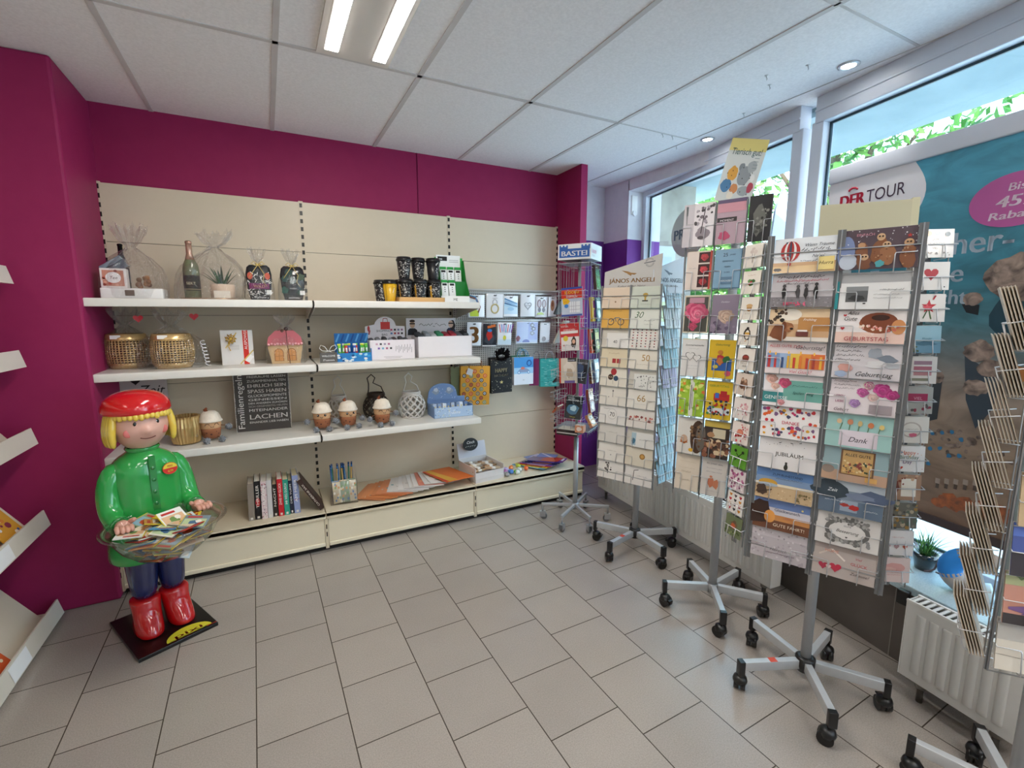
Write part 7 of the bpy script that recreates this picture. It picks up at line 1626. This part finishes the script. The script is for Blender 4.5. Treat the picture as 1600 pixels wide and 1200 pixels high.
# local: faces -y
q = B('plastic'); q.box(-.158, .158, -.22, .20, 0, .018, '#0f0e10', bev=.002); base = q.build('base_board', t)
q = B('print'); z = .0186
pts = [(.045 + .092*math.cos(R(a)), -.205 + .072*math.sin(R(a)), z) for a in range(0, 181, 12)]
q.add(pts, [tuple(range(len(pts)))], '#d9d23a')
b0 = len(q.v); q.text('pixi', .045, 0, .066, '#b5302a', y=0, align='c', bold=.02, w=.120)
q.v[b0:] = [(x, -.197 + zz*.62, z + .0006) for x, yy, zz in q.v[b0:]]
q.add([(-.035, -.2025, z + .0006), (.125, -.2025, z + .0006), (.125, -.2005, z + .0006), (-.035, -.2005, z + .0006)], [(0, 1, 2, 3)], '#1a1a1a')
q.add([(.112, -.212, z + .0006), (.156, -.212, z + .0006), (.156, -.207, z + .0006), (.112, -.207, z + .0006)], [(0, 1, 2, 3)], '#c23a2a'); q.build('label', base)
def super_ring(cx, cy, z, rx, ry, n=28, p=2.3):
    out = []
    for k in range(n):
        a = 2*PI*k/n; ca, sa = math.cos(a), math.sin(a)
        out.append((cx + rx*math.copysign(abs(ca)**(2/p), ca), cy + ry*math.copysign(abs(sa)**(2/p), sa), z))
    return out
# one continuous body: jumper/torso with sleeves
q = B('gloss'); G = '#2f9b49'
prof = [(.385, .150, .118), (.388, .166, .132), (.41, .172, .135), (.49, .160, .124), (.58, .142, .110), (.66, .134, .103), (.72, .134, .100), (.78, .136, .098), (.825, .128, .092), (.855, .104, .082), (.872, .076, .066), (.882, .058, .054), (.894, .054, .050)]
q.loft([super_ring(0, .0, z, rx, ry) for z, rx, ry in prof], G); 
body = q.build('torso', t, sub=1)
for s in (-1, 1):
    q = B('gloss')
    pts = [(s*.085, .0, .825), (s*.118, -.002, .80), (s*.140, -.006, .73), (s*.146, -.020, .665), (s*.148, -.050, .618), (s*.146, -.10, .600), (s*.143, -.140, .600)]
    q.tube(pts, [.040, .050, .050, .046, .044, .041, .044], G, 'gloss', 18); q.tube([pts[-1], (s*.142, -.147, .601)], [.046, .043], '#257a38', 'gloss', 18)
    q.build('sleeve', t, sub=1)
    # hand: palm, four fingers and a thumb curled round the bowl rim
    q = B('plastic'); sk = '#cf9a88'
    q.tube([(s*.142, -.140, .600), (s*.142, -.170, .608), (s*.145, -.200, .620)], [.024, .030, .026], sk, 'plastic', 14)
    for f in range(4):
        fx = s*(.122 + .016*f); L = [.034, .040, .038, .030][f]
        q.tube([(fx, -.200, .615 + .002*f), (fx + s*.002, -.200 - L*.55, .622), (fx + s*.003, -.200 - L*.95, .614), (fx + s*.003, -.200 - L, .600)], [.0105, .010, .0095, .008], sk, 'plastic', 10)
    q.tube([(s*.124, -.168, .616), (s*.110, -.184, .632), (s*.104, -.204, .640)], [.012, .0115, .009], sk, 'plastic', 10)
    q.build('hand', t, sub=1)
q = B('gloss'); q.loft([super_ring(0, .0, z, rx, ry) for z, rx, ry in ((.884, .060, .056), (.896, .066, .060), (.904, .062, .056), (.900, .054, .050))], '#2f9044', cap=False); q.build('collar', t)
q = B('gloss')
q.prism([(-.012, .60), (.016, .60), (.014, .87), (-.010, .87)], -.106, -.094, '#2a8040')
for k in range(4): q.lathe([(.0001, .004), (.007, .003), (.009, 0)], '#23703a', 'gloss', 14, (0.002, 0, 0)) if False else q.ball((.002, -.106 - .001*k*0, .65 + .055*k), .0085, '#23763a', seg=12, ry=.004, rings=8)
q.build('placket', t)
q = B('print'); 
M0 = Matrix.Translation((.068, -.0975, .795)) @ Matrix.Rotation(R(10), 4, 'Z') @ Matrix.Rotation(R(-4), 4, 'X'); q.M = M0
q.prism(ell(0, 0, .031, .027, 26), -.003, 0, '#c9302a'); q.flat(ell(0, .002, .029, .023, 16, 0, 180), -.0034, '#d9c23a'); q.text('PIXI', 0, .007, .013, '#b5302a', y=-.004, align='c', bold=.04); q.text('0,99', 0, -.016, .013, '#e6d24a', y=-.004, align='c', bold=.03); q.build('round_sticker', t)
# legs and boots
for s in (-1, 1):
    q = B('gloss'); q.loft([super_ring(s*.056, .0, z, rx, ry, 20, 2.1) for z, rx, ry in ((.17, .050, .052), (.25, .055, .058), (.35, .063, .066), (.47, .072, .072))], '#1b2454'); q.build('trouser_leg', t, sub=1)
    q = B('gloss'); c = '#c21418'
    rings = [super_ring(s*.058, .0, .185, .058, .058, 20), super_ring(s*.058, .0, .175, .062, .062, 20), super_ring(s*.059, -.002, .12, .056, .060, 20), super_ring(s*.062, -.022, .075, .054, .082, 20), super_ring(s*.064, -.030, .040, .056, .096, 20), super_ring(s*.064, -.030, .022, .054, .093, 20), super_ring(s*.064, -.030, .0185, .050, .088, 20)]
    q.loft(rings[::-1], c); q.build('boot', t, sub=1)
# head: rounded, plain modelled face
q = B('plastic'); sk = '#d6a595'; HC = (0, -.004, 1.005)
def head_pt(a, e):
    ca, sa, ce, se = math.cos(a), math.sin(a), math.cos(e), math.sin(e)
    rx, ry, rz = .108, .104, .120
    x, y, z = rx*ce*ca, ry*ce*sa, rz*se
    if z < 0: x *= 1 + .10*z/.12; 
    f = max(0, -sa)*ce
    y -= .004*f*math.exp(-((se + .25)/.25)**2)                       # cheeks and mouth area
    n_ = math.exp(-((ca*ce)/.16)**2 - ((se + .14)/.15)**2)*(1 if sa < 0 else 0); y -= .022*n_   # small nose
    return (HC[0] + x, HC[1] + y, HC[2] + z)
n, m = 56, 40
q.loft([[head_pt(2*PI*k/n, -PI/2 + PI*(j + .01)/(m + .02)) for k in range(n)] for j in range(m + 1)], sk)
q.tube([(0, .0, .87), (0, 0, .92)], .044, sk, 'plastic', 18); head = q.build('head', t)
for s in (-1, 1):
    q = B('gloss')
    def fp(x, z, out=0):
        u = (x)/.108; w_ = (z - HC[2])/.120; yy = -math.sqrt(max(0, 1 - u*u - w_*w_))*.104
        return (x, HC[1] + yy - out, z)
    q.ball(fp(s*.040, 1.022, -.003), .0085, '#1a1210', seg=14, ry=.005, rz=.0105, rings=10); q.ball(fp(s*.040 - .003, 1.026, .0015), .0022, '#ffffff', seg=8, ry=.0012, rings=6)
    q.tube([fp(s*.028, 1.045, .001), fp(s*.040, 1.050, .001), fp(s*.052, 1.046, .001)], .0016, '#a8743a', seg=5)
    q.build('eye', head)
q = B('matte'); q.tube([fp(x, .952 + .9*x*x*9, .0045) for x in [-.028 + .007*k for k in range(9)]], .0019, '#6e2f2a', seg=5); q.build('mouth', head)
for s in (-1, 1):
    q = B('plastic'); c0 = fp(s*.064, .982, -.0035); q.ball(c0, .019, '#d0706a', seg=16, ry=.006, rings=10); q.build('cheek', head)
q = B('gloss'); hc = '#e0c04a'; rg = random.Random(3)
# hair: wavy locks from under the cap down to the jaw, and a straight fringe
for k in range(34):
    a = R(-38 + 256*k/33); ca, sa = math.cos(a), math.sin(a)
    if sa < -.45: continue
    pts = [(HC[0] + ca*.106, HC[1] + sa*.104, 1.075), (HC[0] + ca*.119, HC[1] + sa*.117, 1.02), (HC[0] + ca*(.122 + .004*rg.random()), HC[1] + sa*.119, .965), (HC[0] + ca*(.116 + .006*rg.random()), HC[1] + sa*.112, .915)]
    q.tube(pts, [.014, .017, .017, .010], hc, 'gloss', 8)
for k in range(13):
    a = R(-150 + 120*k/12); ca, sa = math.cos(a), math.sin(a)
    q.tube([(ca*.098, HC[1] + sa*.096, 1.085), (ca*.110, HC[1] + sa*.110, 1.058), (ca*.116, HC[1] + sa*.116, 1.034 + .008*rg.random())], [.015, .016, .008], hc, 'gloss', 8)
q.build('hair', head, sub=1)
q = B('gloss'); cr = '#c81418'
q.loft([super_ring(-.004, .0, z_, rx, ry, 32, 2) for z_, rx, ry in ((1.066, .112, .108), (1.060, .122, .118), (1.066, .131, .127), (1.088, .132, .128), (1.118, .122, .118), (1.142, .096, .094), (1.157, .058, .056), (1.162, .02, .02), (1.1625, .001, .001))], cr); 
cap = q.build('cap', head, sub=1)
t.rotation_euler = (0, 0, FA)
head.rotation_euler = (0, 0, R(0))
# the clear bowl, a thing held by the figure
BA = Matrix.Translation((FO[0], FO[1], 0)) @ Matrix.Rotation(FA, 4, 'Z')
bc = BA @ Vector((-.02, -.275, .465))
t = empty('clear_bowl', bc, 0, 'large clear plastic bowl full of little booklets held by the display figure', 'bowl')
q = B('clear_plastic'); prof = [(.0001, .0), (.06, .002), (.12, .025), (.165, .07), (.19, .12), (.198, .150), (.222, .158), (.226, .152), (.200, .143), (.187, .11), (.160, .065), (.115, .022), (.05, .006)]
q.lathe(prof, '#fff', seg=56, cap=False); q.build('bowl', t)
rg = random.Random(21)
covers = ['#e6cf2a', '#dfe2dc', '#c9d6dc', '#b53a2f', '#4f8fc0', '#e0dccf', '#8a9a7a', '#c98a3a', '#d6c9b0', '#7a8a94']
n = 0
def booklet(c):
    q = B('print'); w2 = .05; q.box(-w2, w2, -w2, w2, 0, .0035, c); q.box(-w2 - .0002, -w2 + .003, -w2, w2, -.0002, .0037, '#d9c23a')
    k = rg.randrange(4)
    def top(poly, zz, col): q.add([(a, b_, zz) for a, b_ in poly], [tuple(range(len(poly)))], col)
    top(rect(-.042, -.042, .042, .02), .0038, ['#e8e4da', '#8fb0c4', '#b9c99a', '#d9b08a'][k]); top(blob(.0, -.01, .022, .02, rg), .0040, ['#3a3a3e', '#c2502f', '#4a6a8a', '#6a8a4a'][k]); top(blob(.015, .0, .012, .012, rg), .0042, '#e8e4da'); top(rect(-.035, .028, .02, .040), .0040, '#b5302a')
    return q.build('booklet')
protos = [booklet(c) for c in covers]
for k in range(72):
    o = protos[k] if k < len(protos) else protos[k % len(protos)].copy()
    if k >= len(protos): COL.objects.link(o)
    lay = k/72; zz = .018 + .125*lay; rr = (.065 + .085*min(1, zz/.10))*math.sqrt(rg.random())*.80
    a = rg.uniform(0, 2*PI)
    if k == 71: zz = .150; rr = .03; a = .4
    o.location = (bc.x + rr*math.cos(a), bc.y + rr*math.sin(a), bc.z + zz + .004)
    tl = 24 if k < 60 else 14
    o.rotation_euler = (R(rg.uniform(-tl, tl) + 8), R(rg.uniform(-tl, tl)), rg.uniform(0, 2*PI)) if k != 71 else (R(32), 0, R(38))
    o.scale = (1, 1, 1)
    cn = ['yellow', 'white', 'pale blue', 'red', 'blue', 'cream', 'olive green', 'orange', 'beige', 'slate grey'][k % 10]
    tag(o, '%s picture booklet among the heap in the clear bowl' % cn if k != 71 else 'white and yellow booklet lying on top of the heap in the clear bowl', 'booklet', '%s booklets in the bowl' % cn if k != 71 else None)
